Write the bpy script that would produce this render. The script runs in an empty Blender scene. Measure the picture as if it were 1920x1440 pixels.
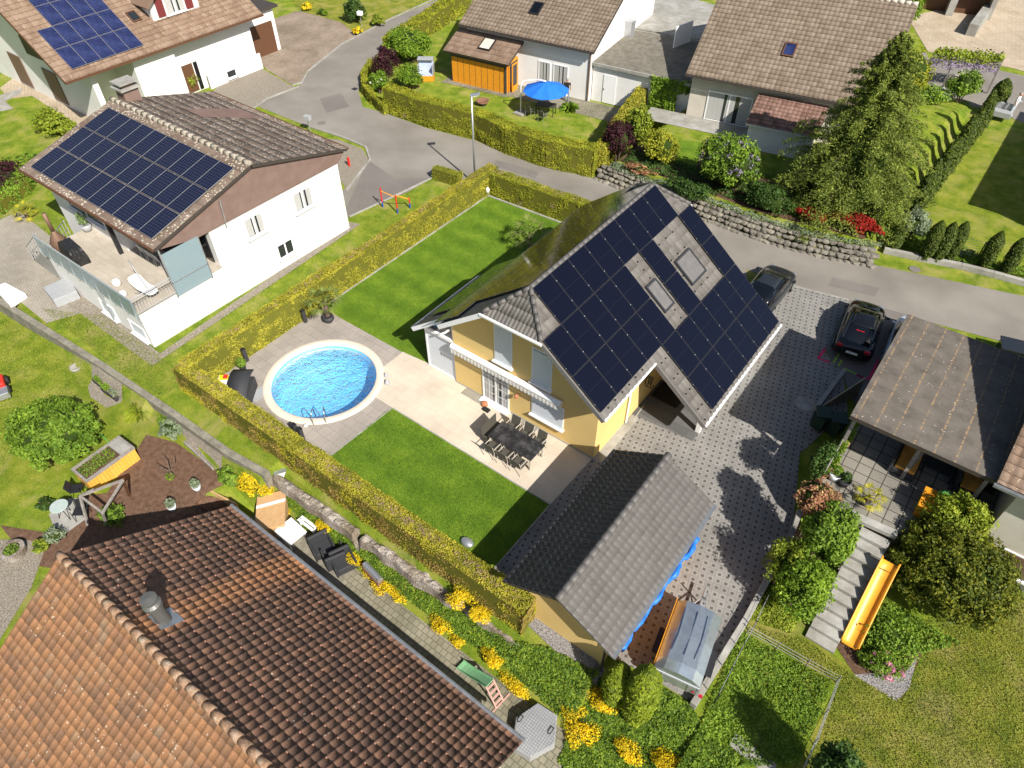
import bpy, bmesh, math, random
import numpy as np
from mathutils import Vector, Matrix, noise, geometry
random.seed(7); rng = np.random.default_rng(7)
scene = bpy.context.scene
COL = scene.collection
R = math.radians
# ---------------------------------------------------------------- camera, sky, sun, exposure
H = 23.0; F = 1318.11; PITCH = 0.797994; ROLL = -0.0020025; YAW = 2.221444
fw = Vector((math.cos(PITCH)*math.cos(YAW), math.cos(PITCH)*math.sin(YAW), -math.sin(PITCH)))
_rt = Vector((math.sin(YAW), -math.cos(YAW), 0)); _up = _rt.cross(fw)
rt = _rt*math.cos(ROLL)+_up*math.sin(ROLL); up = rt.cross(fw)
cam = bpy.data.cameras.new('camera'); camo = bpy.data.objects.new('camera', cam); COL.objects.link(camo)
cam.sensor_width = 36; cam.lens = F/1920*36; cam.clip_end = 3000; cam.clip_start = .5
camo.matrix_world = Matrix(((rt.x, up.x, -fw.x, 0), (rt.y, up.y, -fw.y, 0), (rt.z, up.z, -fw.z, H), (0, 0, 0, 1)))
scene.camera = camo
AZ, EL = -20.0, 42.0
w = bpy.data.worlds.new("World"); scene.world = w; w.use_nodes = True
nt = w.node_tree; bg = nt.nodes['Background']; sky = nt.nodes.new('ShaderNodeTexSky'); sky.sky_type = 'NISHITA'; sky.sun_disc = False
sky.sun_elevation = R(EL); sky.sun_rotation = R(90-AZ); sky.air_density = 1.0; sky.dust_density = 1.5; sky.ozone_density = 1.0
nt.links.new(sky.outputs[0], bg.inputs[0]); bg.inputs[1].default_value = 0.07
sd = bpy.data.lights.new('sun', 'SUN'); so = bpy.data.objects.new('sun', sd); COL.objects.link(so)
sd.energy = 5.0; sd.angle = R(.53); sd.color = (1, .945, .86)
so.rotation_euler = Vector((math.cos(R(EL))*math.cos(R(AZ)), math.cos(R(EL))*math.sin(R(AZ)), math.sin(R(EL)))).to_track_quat('Z', 'Y').to_euler()
so.location = (30, -10, 40)
scene.view_settings.view_transform = 'Standard'; scene.view_settings.look = 'None'; scene.view_settings.gamma = 1
scene.view_settings.exposure = 0.6
# ---------------------------------------------------------------- helpers
def at(px, py, z=0.0):
    """point of the plane at height z seen at photograph pixel px, py (a survey of the aerial photo)"""
    d = fw+rt*((px-960)/F)-up*((py-720)/F); t = (z-H)/d.z
    return Vector((d.x*t, d.y*t, z))
ORG = {'r1': (0, 0), 'r2': (600, 0), 'r3': (1220, 0), 'r4': (0, 450), 'r5': (600, 450), 'r6': (1220, 450), 'b1': (0, 915), 'b2': (600, 915), 'b3': (1220, 915)}
def q(k, a, b, z=0.0):
    o = ORG[k]; return at(o[0]+a*.364583, o[1]+b*.364583, z)
def wloc(o):
    v = Vector((0, 0, 0))
    while o: v += o.location; o = o.parent
    return v
def thing(name, label, cat, loc=(0, 0, 0), group=None):
    o = bpy.data.objects.new(name, None); COL.objects.link(o); o.location = loc; o.empty_display_size = .2
    o['label'] = label; o['category'] = cat
    if group: o['group'] = group
    return o
def tag(o, label, cat, group=None):
    o['label'] = label; o['category'] = cat
    if group: o['group'] = group
    return o
def fin(name, me, mat, parent=None, smooth=False):
    o = bpy.data.objects.new(name, me)
    for m in (mat if isinstance(mat, (list, tuple)) else [mat]): me.materials.append(m)
    if parent is not None: o.parent = parent
    COL.objects.link(o)
    if smooth: me.polygons.foreach_set('use_smooth', [True]*len(me.polygons))
    return o
class MB:
    def __init__(s): s.v = []; s.f = []; s.m = []
    def add(s, vs, fs, mi=0):
        n = len(s.v); s.v += [tuple(v) for v in vs]; s.f += [tuple(i+n for i in f) for f in fs]; s.m += [mi]*len(fs); return s
    def box(s, c, sz, rz=0, mi=0, M=None):
        x, y, z = sz[0]/2, sz[1]/2, sz[2]/2
        vs = [Vector((a*x, b*y, d*z)) for a in (-1, 1) for b in (-1, 1) for d in (-1, 1)]
        T = M if M else Matrix.Translation(Vector(c)) @ Matrix.Rotation(rz, 4, 'Z')
        return s.add([T @ v for v in vs], [(0, 1, 3, 2), (4, 6, 7, 5), (0, 4, 5, 1), (2, 3, 7, 6), (0, 2, 6, 4), (1, 5, 7, 3)], mi)
    def bb(s, x0, x1, y0, y1, z0, z1, mi=0): return s.box(((x0+x1)/2, (y0+y1)/2, (z0+z1)/2), (x1-x0, y1-y0, z1-z0), 0, mi)
    def prism(s, pts, z0, z1, mi=0):
        n = len(pts); a = sum(pts[i][0]*pts[(i+1) % n][1]-pts[(i+1) % n][0]*pts[i][1] for i in range(n))
        if a < 0: pts = pts[::-1]
        zb = z0 if callable(z0) else (lambda x, y: z0); zt = z1 if callable(z1) else (lambda x, y: z1)
        vs = [(p[0], p[1], zb(p[0], p[1])) for p in pts]+[(p[0], p[1], zt(p[0], p[1])) for p in pts]
        fs = [(i, (i+1) % n, n+(i+1) % n, n+i) for i in range(n)]
        for t in geometry.tessellate_polygon([[Vector((p[0], p[1], 0)) for p in pts]]):
            tri = t if (Vector(pts[t[1]][:2])-Vector(pts[t[0]][:2])).cross(Vector(pts[t[2]][:2])-Vector(pts[t[0]][:2])) > 0 else t[::-1]
            fs.append(tuple(n+i for i in tri)); fs.append(tuple(tri[::-1]))
        return s.add(vs, fs, mi)
    def slab(s, pts, th, mi=0):
        """polygon in space given thickness th below it"""
        n = len(pts); P = [Vector(p) for p in pts]; nn = Vector((0, 0, 0))
        for i in range(n): nn += P[i].cross(P[(i+1) % n])
        nn.normalize()
        if nn.z < 0: P = P[::-1]; nn = -nn
        ax = P[1]-P[0]; ax.normalize(); ay = nn.cross(ax)
        tris = geometry.tessellate_polygon([[Vector(((p-P[0]).dot(ax), (p-P[0]).dot(ay), 0)) for p in P]])
        vs = P+[p-nn*th for p in P]; fs = []
        for t in tris:
            a, b, c = [Vector(((P[i]-P[0]).dot(ax), (P[i]-P[0]).dot(ay))) for i in t]
            if (b-a).cross(c-a) < 0: t = t[::-1]
            fs.append(tuple(t)); fs.append(tuple(n+i for i in t[::-1]))
        fs += [(i, n+i, n+(i+1) % n, (i+1) % n) for i in range(n)]
        return s.add(vs, fs, mi)
    def bar(s, a, b, wd, hg, mi=0, upv=(0, 0, 1)):
        a = Vector(a); b = Vector(b); d = b-a; L = d.length; d.normalize(); u = Vector(upv)
        if abs(d.dot(u)) > .99: u = Vector((1, 0, 0))
        sx = d.cross(u); sx.normalize(); u = sx.cross(d)
        M = Matrix(((d.x, sx.x, u.x, (a.x+b.x)/2), (d.y, sx.y, u.y, (a.y+b.y)/2), (d.z, sx.z, u.z, (a.z+b.z)/2), (0, 0, 0, 1)))
        return s.box(None, (L, wd, hg), 0, mi, M)
    def tube(s, pts, r, n=8, mi=0, cap=True):
        P = [Vector(p) for p in pts]; rr = r if isinstance(r, (list, tuple)) else [r]*len(P); vs = []; N = len(P)
        pu = None
        for i, p in enumerate(P):
            d = (P[min(i+1, N-1)]-P[max(i-1, 0)]).normalized()
            u = pu if pu is not None else (Vector((0, 0, 1)) if abs(d.z) < .9 else Vector((1, 0, 0)))
            u = (u-d*u.dot(d)).normalized(); pu = u; v = d.cross(u)
            for k in range(n):
                t = 2*math.pi*k/n; vs.append(p+(u*math.cos(t)+v*math.sin(t))*rr[i])
        fs = [(i*n+k, i*n+(k+1) % n, (i+1)*n+(k+1) % n, (i+1)*n+k) for i in range(N-1) for k in range(n)]
        if cap: fs += [tuple(range(n-1, -1, -1)), tuple((N-1)*n+k for k in range(n))]
        return s.add(vs, fs, mi)
    def cyl(s, c, r, z0, z1, n=16, mi=0, r2=None): return s.tube([(c[0], c[1], z0), (c[0], c[1], z1)], [r, r if r2 is None else r2], n, mi)
    def lathe(s, c, prof, n=20, mi=0, cap=True):
        vs = [(c[0]+r*math.cos(2*math.pi*k/n), c[1]+r*math.sin(2*math.pi*k/n), c[2]+z) for r, z in prof for k in range(n)]
        m = len(prof); fs = [(i*n+k, i*n+(k+1) % n, (i+1)*n+(k+1) % n, (i+1)*n+k) for i in range(m-1) for k in range(n)]
        if cap: fs += [tuple((m-1)*n+k for k in range(n)), tuple(range(n-1, -1, -1))]
        return s.add(vs, fs, mi)
    def build(s, name, mat, parent=None, smooth=False, bevel=0):
        o0 = wloc(parent) if parent else Vector((0, 0, 0)); me = bpy.data.meshes.new(name)
        me.from_pydata([(v[0]-o0.x, v[1]-o0.y, v[2]-o0.z) for v in s.v], [], s.f)
        if any(s.m): me.polygons.foreach_set('material_index', s.m)
        if bevel:
            bm = bmesh.new(); bm.from_mesh(me); bmesh.ops.remove_doubles(bm, verts=bm.verts, dist=1e-5)
            bmesh.ops.bevel(bm, geom=[e for e in bm.edges if len(e.link_faces) == 2 and e.calc_face_angle(0) > .5], offset=bevel, segments=2, profile=.5, affect='EDGES')
            bm.to_mesh(me); bm.free()
        me.update()
        return fin(name, me, mat, parent, smooth)
def kids(o): return [c for c in bpy.data.objects if c.parent == o]
def copy_tree(o, loc, rz=0.0, label=None, group=None, parent=None, scale=None):
    c = o.copy(); COL.objects.link(c)
    if parent is None:
        c.location = loc; c.rotation_euler.z = rz
        if label: c['label'] = label
        if group: c['group'] = group
        if scale: c.scale = (scale,)*3 if not isinstance(scale, tuple) else scale
    else: c.parent = parent
    for ch in kids(o): copy_tree(ch, None, parent=c)
    return c
def mk_leaves(P, N, size, name, mat, parent=None, jit=.6, aspect=.55):
    """many small diamond leaves at points P, roughly facing N"""
    P = np.asarray(P, float); N = np.asarray(N, float); n = len(P)
    o0 = np.array(wloc(parent)) if parent else np.zeros(3); P = P-o0
    N = N+rng.normal(0, jit, (n, 3)); N /= np.linalg.norm(N, axis=1)[:, None]+1e-9
    T = rng.normal(0, 1, (n, 3)); U = np.cross(N, T); U /= np.linalg.norm(U, axis=1)[:, None]+1e-9; V = np.cross(N, U)
    s = (np.asarray(size)*rng.uniform(.6, 1.25, n))[:, None] if np.ndim(size) else (size*rng.uniform(.6, 1.25, n))[:, None]
    vs = np.empty((n, 4, 3)); vs[:, 0] = P+U*s; vs[:, 1] = P+V*s*aspect; vs[:, 2] = P-U*s; vs[:, 3] = P-V*s*aspect
    me = bpy.data.meshes.new(name); me.vertices.add(4*n); me.vertices.foreach_set('co', vs.reshape(-1))
    me.loops.add(4*n); me.loops.foreach_set('vertex_index', np.arange(4*n)); me.polygons.add(n); me.polygons.foreach_set('loop_start', np.arange(n)*4)
    me.update(calc_edges=True)
    return fin(name, me, mat, parent)
def sphere_pts(n):
    v = rng.normal(0, 1, (n, 3)); return v/np.linalg.norm(v, axis=1)[:, None]
# ---------------------------------------------------------------- materials
MT = {}
def nodes(name):
    m = bpy.data.materials.new(name); m.use_nodes = True; t = m.node_tree; b = t.nodes['Principled BSDF']; return m, t, b
def N_(t, ty, **k):
    n = t.nodes.new(ty)
    for a, v in k.items():
        if a in n.inputs: n.inputs[a].default_value = v
        else: setattr(n, a, v)
    return n
def ramp(t, fac, cols, pos=None, interp='LINEAR'):
    n = t.nodes.new('ShaderNodeValToRGB'); cr = n.color_ramp; cr.interpolation = interp
    pos = pos or [i/(len(cols)-1) for i in range(len(cols))]
    while len(cr.elements) < len(cols): cr.elements.new(.5)
    for e, c, p in zip(cr.elements, cols, pos): e.position = p; e.color = (*c, 1)
    t.links.new(fac, n.inputs[0]); return n.outputs[0]
def mixc(t, a, b, fac, mode='MIX'):
    n = t.nodes.new('ShaderNodeMix'); n.data_type = 'RGBA'; n.blend_type = mode
    for s, v in ((n.inputs[6], a), (n.inputs[7], b)):
        if isinstance(v, (tuple, list)): s.default_value = (*v, 1)
        else: t.links.new(v, s)
    if isinstance(fac, (int, float)): n.inputs[0].default_value = fac
    else: t.links.new(fac, n.inputs[0])
    return n.outputs[2]
def math_(t, op, a, b=0.0, c=None):
    n = t.nodes.new('ShaderNodeMath'); n.operation = op
    for i, v in enumerate((a, b, c)):
        if v is None: continue
        if isinstance(v, (int, float)): n.inputs[i].default_value = v
        else: t.links.new(v, n.inputs[i])
    return n.outputs[0]
def coords(t, kind='Object', scale=(1, 1, 1), rot=(0, 0, 0), loc=(0, 0, 0)):
    tc = t.nodes.new('ShaderNodeTexCoord'); mp = t.nodes.new('ShaderNodeMapping')
    t.links.new(tc.outputs[kind], mp.inputs[0]); mp.inputs['Scale'].default_value = scale; mp.inputs['Rotation'].default_value = rot; mp.inputs['Location'].default_value = loc
    return mp.outputs[0]
def nz(t, vec, scale, detail=3, rough=.55, dist=0.0):
    n = t.nodes.new('ShaderNodeTexNoise'); n.inputs['Scale'].default_value = scale; n.inputs['Detail'].default_value = detail; n.inputs['Roughness'].default_value = rough; n.inputs['Distortion'].default_value = dist
    t.links.new(vec, n.inputs['Vector']); return n.outputs['Fac']
def bump(t, b, h, strength=.3, dist=.02):
    n = t.nodes.new('ShaderNodeBump'); n.inputs['Strength'].default_value = strength; n.inputs['Distance'].default_value = dist
    t.links.new(h, n.inputs['Height']); t.links.new(n.outputs[0], b.inputs['Normal'])
def surf(name, cols, scale=3.0, rough=.8, fine=60.0, fam=.25, bmp=.2, bd=.01, pos=None, spec=.3, metal=0.0, big=None, kind='Object'):
    """general weathered surface: ramp over noise, fine grain, bump"""
    m, t, b = nodes(name); v = coords(t, kind); c = ramp(t, nz(t, v, scale, 4, .6), cols, pos or [.3+.4*i/(len(cols)-1) for i in range(len(cols))])
    f = nz(t, v, fine, 2, .6); c = mixc(t, c, ramp(t, f, [(1-fam,)*3, (1+fam*.6,)*3], [.3, .7]), 1.0, 'MULTIPLY')
    if big: c = mixc(t, c, ramp(t, nz(t, v, big[0], 3), [big[1], (1, 1, 1)], [.35, .65]), 1.0, 'MULTIPLY')
    t.links.new(c, b.inputs['Base Color']); b.inputs['Roughness'].default_value = rough; b.inputs['Specular IOR Level'].default_value = spec; b.inputs['Metallic'].default_value = metal
    if bmp: bump(t, b, f, bmp, bd)
    MT[name] = m; return m
def plain(name, col, rough=.6, metal=0.0, spec=.4, var=.08, vs=4.0):
    m, t, b = nodes(name); v = coords(t); f = nz(t, v, vs, 4, .65)
    c = mixc(t, tuple(x*(1-var) for x in col), tuple(min(1, x*(1+var)) for x in col), ramp(t, f, [(0, 0, 0), (1, 1, 1)], [.3, .7]))
    t.links.new(c, b.inputs['Base Color']); b.inputs['Roughness'].default_value = rough; b.inputs['Metallic'].default_value = metal; b.inputs['Specular IOR Level'].default_value = spec
    MT[name] = m; return m
def glassy(name, col, rough=.05, spec=.6):
    m, t, b = nodes(name); b.inputs['Base Color'].default_value = (*col, 1); b.inputs['Roughness'].default_value = rough; b.inputs['IOR'].default_value = 1.52; b.inputs['Specular IOR Level'].default_value = spec
    MT[name] = m; return m
def leafm(name, cols, big=.8, transl=.3, patch=None, rough=.6):
    m, t, b = nodes(name); g = t.nodes.new('ShaderNodeNewGeometry'); v = coords(t)
    c = ramp(t, g.outputs['Random Per Island'], cols); 
    c = mixc(t, c, ramp(t, nz(t, v, big, 3), [(.62, .66, .6), (1.2, 1.16, 1.1)], [.35, .65]), 1.0, 'MULTIPLY')
    if patch: c = mixc(t, c, patch[0], ramp(t, nz(t, v, patch[1], 3), [(0, 0, 0), (1, 1, 1)], [patch[2], patch[2]+.06]))
    t.links.new(c, b.inputs['Base Color']); b.inputs['Roughness'].default_value = rough; b.inputs['Specular IOR Level'].default_value = .25
    tr = t.nodes.new('ShaderNodeBsdfTranslucent'); t.links.new(c, tr.inputs[0]); mx = t.nodes.new('ShaderNodeMixShader'); mx.inputs[0].default_value = transl
    out = t.nodes['Material Output']; t.links.new(b.outputs[0], mx.inputs[1]); t.links.new(tr.outputs[0], mx.inputs[2]); t.links.new(mx.outputs[0], out.inputs[0])
    MT[name] = m; return m
def grass(name, c1, c2, c3, stripe=None, dry=None):
    m, t, b = nodes(name); v = coords(t)
    c = ramp(t, nz(t, v, 1.1, 5, .65), [c1, c2, c3], [.34, .5, .66])
    f = nz(t, v, 22, 3, .7); f2 = nz(t, v, 75, 2, .7)
    c = mixc(t, c, ramp(t, f, [(.62, .68, .6), (1.3, 1.22, 1.2)], [.33, .67]), 1.0, 'MULTIPLY')
    c = mixc(t, c, ramp(t, f2, [(.5, .55, .5), (1.45, 1.35, 1.3)], [.32, .68]), 1.0, 'MULTIPLY')
    if dry: c = mixc(t, c, dry, ramp(t, nz(t, v, .55, 6, .7, .5), [(0, 0, 0), (.75,)*3], [.5, .68]))
    if stripe:
        vv = coords(t, 'Object', (1, 1, 1), (0, 0, R(stripe[0]))); wv = t.nodes.new('ShaderNodeTexWave'); wv.inputs['Scale'].default_value = stripe[1]; wv.inputs['Distortion'].default_value = 1.2; wv.inputs['Detail Scale'].default_value = .6
        t.links.new(vv, wv.inputs[0]); c = mixc(t, c, ramp(t, wv.outputs['Fac'], [(.86, .9, .86), (1.12, 1.08, 1.1)]), 1.0, 'MULTIPLY')
    t.links.new(c, b.inputs['Base Color']); b.inputs['Roughness'].default_value = .85; b.inputs['Specular IOR Level'].default_value = .15
    bump(t, b, f2, .9, .04); MT[name] = m; return m
def paver(name, bw, bh, c1, c2, cm, rot=0.0, off=.5, mort=.015, sq=None, spec=.25, stain=None, loc=(0, 0, 0)):
    m, t, b = nodes(name); v = coords(t, 'Object', (1, 1, 1), (0, 0, rot), loc)
    br = t.nodes.new('ShaderNodeTexBrick'); t.links.new(v, br.inputs[0]); br.offset = off; br.offset_frequency = 2
    br.inputs['Color1'].default_value = (*c1, 1); br.inputs['Color2'].default_value = (*c2, 1); br.inputs['Mortar'].default_value = (*cm, 1)
    br.inputs['Scale'].default_value = 1; br.inputs['Mortar Size'].default_value = mort; br.inputs['Brick Width'].default_value = bw; br.inputs['Row Height'].default_value = bh; br.inputs['Mortar Smooth'].default_value = .3
    c = br.outputs[0]
    if sq:   # octagon pavers with small dark squares on a lattice
        sp = t.nodes.new('ShaderNodeSeparateXYZ'); t.links.new(v, sp.inputs[0])
        fx = math_(t, 'ABSOLUTE', math_(t, 'SUBTRACT', math_(t, 'FRACT', math_(t, 'DIVIDE', sp.outputs[0], bw)), .5))
        fy = math_(t, 'ABSOLUTE', math_(t, 'SUBTRACT', math_(t, 'FRACT', math_(t, 'DIVIDE', sp.outputs[1], bh)), .5))
        k = math_(t, 'LESS_THAN', math_(t, 'MAXIMUM', fx, fy), sq[0]); c = mixc(t, c, sq[1], k)
    w2 = coords(t); c = mixc(t, c, ramp(t, nz(t, w2, 45, 2, .7), [(.8,)*3, (1.15,)*3], [.3, .7]), 1.0, 'MULTIPLY')
    c = mixc(t, c, ramp(t, nz(t, w2, .45, 4, .6), [stain or (.85, .85, .85), (1.05,)*3], [.35, .62]), 1.0, 'MULTIPLY')
    t.links.new(c, b.inputs['Base Color']); b.inputs['Roughness'].default_value = .85; b.inputs['Specular IOR Level'].default_value = spec
    bump(t, b, br.outputs['Fac'], -.3, .01); MT[name] = m; return m
def tilem(name, cols, pos=None, rough=.75, streak=None, spots=None, patch=None, spec=.3):
    """roof tile colour: per-tile shade from the UV grid, streaks down the slope, lichen spots"""
    m, t, b = nodes(name); uv = t.nodes.new('ShaderNodeUVMap'); fl = t.nodes.new('ShaderNodeVectorMath'); fl.operation = 'FLOOR'; t.links.new(uv.outputs[0], fl.inputs[0])
    wn = t.nodes.new('ShaderNodeTexWhiteNoise'); wn.noise_dimensions = '2D'; t.links.new(fl.outputs[0], wn.inputs['Vector'])
    v = coords(t); n1 = nz(t, v, .9, 5, .65)
    fac = math_(t, 'ADD', math_(t, 'MULTIPLY', wn.outputs['Value'], .35), math_(t, 'MULTIPLY', n1, .65)); c = ramp(t, fac, cols, pos or [.3+.4*i/(len(cols)-1) for i in range(len(cols))])
    if patch:
        c = patch(t, c, v)
    c = mixc(t, c, ramp(t, nz(t, v, 28, 3, .7), [(.72,)*3, (1.22,)*3], [.3, .7]), 1.0, 'MULTIPLY')
    if spots:
        vo = t.nodes.new('ShaderNodeTexVoronoi'); vo.inputs['Scale'].default_value = spots[1]; t.links.new(v, vo.inputs['Vector'])
        k = math_(t, 'MULTIPLY', math_(t, 'LESS_THAN', vo.outputs['Distance'], spots[2]), math_(t, 'GREATER_THAN', nz(t, v, spots[3], 3), spots[4])); c = mixc(t, c, spots[0], k)
    t.links.new(c, b.inputs['Base Color']); b.inputs['Roughness'].default_value = rough; b.inputs['Specular IOR Level'].default_value = spec
    bump(t, b, nz(t, v, 40, 2, .6), .25, .01); MT[name] = m; return m
W_ = surf('white_plaster', [(.72, .71, .69), (.8, .79, .77)], .5, .88, 50, .05, .1, big=(.35, (.93, .925, .91))) if True else plain('white_plaster', (.78, .77, .75), .85, spec=.15, var=.04, vs=.6)
surf('cream_plaster', [(.5, .46, .39), (.6, .56, .48)], 1.2, .9, 40, .1, .15)
surf('yellow_plaster', [(.7, .5, .19), (.75, .545, .22)], .7, .9, 60, .06, .1, big=(.5, (.93, .92, .9)))
plain('white_paint', (.8, .8, .8), .35, var=.03); plain('grey_paint', (.34, .35, .36), .4); plain('light_grey_metal', (.5, .52, .54), .35, .7); plain('steel', (.55, .56, .57), .25, .9)
plain('dark_metal', (.03, .03, .033), .4, .3); plain('black_plastic', (.012, .012, .013), .45); plain('brown_wood', (.11, .05, .025), .6, vs=12); plain('shutter_grey', (.62, .66, .7), .5, var=.02)
plain('fascia_dark', (.055, .045, .038), .6); plain('zinc', (.33, .35, .37), .35, .6, var=.2)
glassy('window_glass', (.02, .026, .03)); glassy('dark_glass', (.004, .005, .007), .03); glassy('car_black', (.006, .006, .007), .08, .7); glassy('car_white', (.62, .66, .7), .15); glassy('car_grey', (.02, .023, .028), .1, .7)
plain('rubber', (.015, .015, .015), .8); plain('curtain', (.42, .42, .4), .9, vs=20)
surf('asphalt', [(.235, .215, .188), (.285, .262, .23)], .35, .9, 130, .22, .3, .01, big=(.22, (.76, .75, .74)))
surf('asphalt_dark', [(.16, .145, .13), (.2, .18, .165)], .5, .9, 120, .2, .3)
surf('gravel', [(.2, .17, .13), (.36, .32, .26)], 14, .9, 26, .55, 1.0, .04); surf('grey_gravel', [(.16, .15, .145), (.36, .34, .33)], 16, .9, 22, .6, 1.0, .05)
surf('soil', [(.07, .04, .025), (.16, .09, .055)], 9, .95, 30, .5, .8, .03); surf('mulch', [(.11, .06, .035), (.22, .13, .085)], 5, .95, 38, .6, 1.0, .04)
surf('concrete', [(.3, .29, .265), (.42, .41, .38)], 2.2, .9, 50, .25, .3, big=(.8, (.75, .74, .7))); surf('old_concrete', [(.17, .155, .12), (.3, .28, .225)], 2.5, .9, 30, .4, .5, .02)
surf('rock', [(.24, .2, .17), (.46, .42, .38)], 3.5, .9, 18, .5, .9, .05, big=(1.1, (.6, .55, .45))); surf('wood_pale', [(.5, .3, .14), (.6, .39, .2)], 6, .7, 40, .15, .2); surf('wood_grey', [(.2, .18, .16), (.33, .3, .27)], 6, .85, 40, .3, .3)
plain('orange_wood', (.68, .27, .015), .55, var=.14, vs=9); plain('blue_tarp', (.02, .16, .62), .45, var=.2, vs=7); plain('blue_fabric', (.015, .16, .66), .7, var=.12); plain('green_plastic', (.12, .5, .12), .4); plain('bin_green', (.012, .035, .022), .5)
plain('pale_green_plastic', (.3, .62, .33), .4); plain('orange_plastic', (.8, .34, .03), .4, var=.12, vs=3); plain('red_paint', (.6, .03, .02), .5); plain('terracotta', (.42, .16, .08), .85); plain('yellow_paint', (.8, .6, .02), .5)
plain('wicker_black', (.035, .036, .04), .6, vs=40); plain('white_fabric', (.75, .75, .74), .85); plain('orange_fabric', (.75, .36, .06), .8, var=.3, vs=3); plain('blue_plastic', (.02, .07, .4), .4); plain('pink_paint', (.75, .02, .12), .5); plain('lime_paint', (.35, .6, .05), .5)
plain('skin', (.55, .32, .22), .6); plain('hair', (.3, .27, .24), .8); plain('terrace_beige', (.5, .45, .38), .8)
# ---------------------------------------------------------------- ground sheets
grass('lawn_fine', (.095, .18, .014), (.125, .225, .018), (.165, .27, .024), stripe=(90, .2)); grass('lawn_rough', (.115, .19, .014), (.19, .27, .024), (.29, .33, .045), dry=(.36, .31, .11))
grass('lawn_meadow', (.12, .19, .014), (.2, .26, .025), (.3, .33, .05), dry=(.3, .28, .08)); grass('lawn_dry', (.12, .17, .016), (.21, .24, .03), (.3, .29, .055), dry=(.37, .31, .12))
paver('drive_paving', .28, .28, (.235, .225, .21), (.28, .27, .25), (.16, .155, .145), rot=R(-14), off=0, mort=.008, sq=(.19, (.1, .095, .09)))
paver('patio_slabs', .8, .4, (.56, .48, .38), (.6, .52, .42), (.44, .38, .3), off=.5, mort=.006); paver('pool_slabs', .5, .5, (.32, .285, .25), (.36, .32, .28), (.22, .195, .17), off=.5, mort=.01)
paver('brown_paving', .3, .16, (.28, .22, .17), (.34, .27, .21), (.2, .16, .12), rot=R(20), stain=(.7, .7, .66)); paver('beige_paving', .4, .25, (.42, .34, .25), (.48, .4, .3), (.33, .27, .2), rot=R(28), stain=(.85, .84, .8))
paver('old_paving', .24, .24, (.22, .2, .15), (.29, .265, .2), (.12, .12, .08), stain=(.65, .66, .6)); paver('grid_paving', .3, .2, (.32, .285, .24), (.37, .335, .28), (.22, .2, .16), sq=(.17, (.22, .2, .14)), off=0, rot=R(8))
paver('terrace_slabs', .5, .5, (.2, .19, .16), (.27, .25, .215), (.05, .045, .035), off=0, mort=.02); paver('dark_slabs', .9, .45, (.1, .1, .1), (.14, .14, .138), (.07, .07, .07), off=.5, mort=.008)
paver('deck_slabs', .6, .3, (.42, .37, .3), (.47, .42, .35), (.34, .3, .25), off=.5, mort=.008)
POOL = (-20.64, 12.85)
def sstep(a, b, x): t = min(1, max(0, (x-a)/(b-a))); return t*t*(3-2*t)
def hgt(x, y):
    # lower garden and courtyard towards the camera
    if x < -3.4:
        lo = -.8+(-1.2)*sstep(-20.5, -18.6, x)
        if x < -18.6: z = lo*(1-sstep(6.9, 7.6, y)) if x > -26 else lo*(1-sstep(6.5, 7.2, y))
        else:
            t = (y-7.65)/.75; z = lo if t < 0 else (0 if y > 8.75 else (lo+(-.35-lo)*min(1, t) if t < 1 else -.35+.35*(y-8.4)/.35))
        if x < -30: z = z*sstep(-60, -40, x)
        return z
    if x < 1.8:
        k = 1-sstep(.2, 1.8, x); yy = 10.1-.4*(x+3.4)/3.6
        t = (y-7.6)/(yy-.05-7.6); z = -2 if t < 0 else (-2+2*min(1, t)**.8)
        if x > 0.0: z *= .6
        return z*k
    return 0.0
def wall_y(x): return float(np.interp(x, [-21, -16, -10, -7, -3], [35.95, 35.75, 35.75, 35.95, 37.1]))
def raised(x, y):   # garden of the right-hand house behind the boulder wall
    yw = wall_y(x)
    if y > yw+.4 and -20.4 < x < -3.6: return 1.0*sstep(yw+.4, yw+.85, y)*sstep(-20.4, -19.6, x)*(1-sstep(-4.4, -3.6, x))*(1-sstep(56, 62, y))
    return 0.0
def ground_z(x, y): return hgt(x, y)+raised(x, y)
def axis(a, b, st, lo, hi):
    v = list(np.arange(a, b+st/2, st)); s = st; x = a
    while x > lo: s *= 1.6; x -= s; v.insert(0, x)
    s = st; x = b
    while x < hi: s *= 1.6; x += s; v.append(x)
    return v
xs = axis(-60, 12, .3, -900, 700); ys = axis(-6, 60, .3, -700, 1200)
VV = [(x, y, ground_z(x, y)-.012+(0.0 if (-60 < x < 12 and -6 < y < 70) else 0)) for y in ys for x in xs]; nx = len(xs); FF = []
for j in range(len(ys)-1):
    for i in range(nx-1):
        cx, cy = (xs[i]+xs[i+1])/2, (ys[j]+ys[j+1])/2
        if math.hypot(cx-POOL[0], cy-POOL[1]) < 2.8: continue
        FF.append((j*nx+i, j*nx+i+1, (j+1)*nx+i+1, (j+1)*nx+i))
me = bpy.data.meshes.new('ground'); me.from_pydata(VV, [], FF); me.update(); g = fin('ground', me, MT['lawn_rough']); g['kind'] = 'structure'
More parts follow.
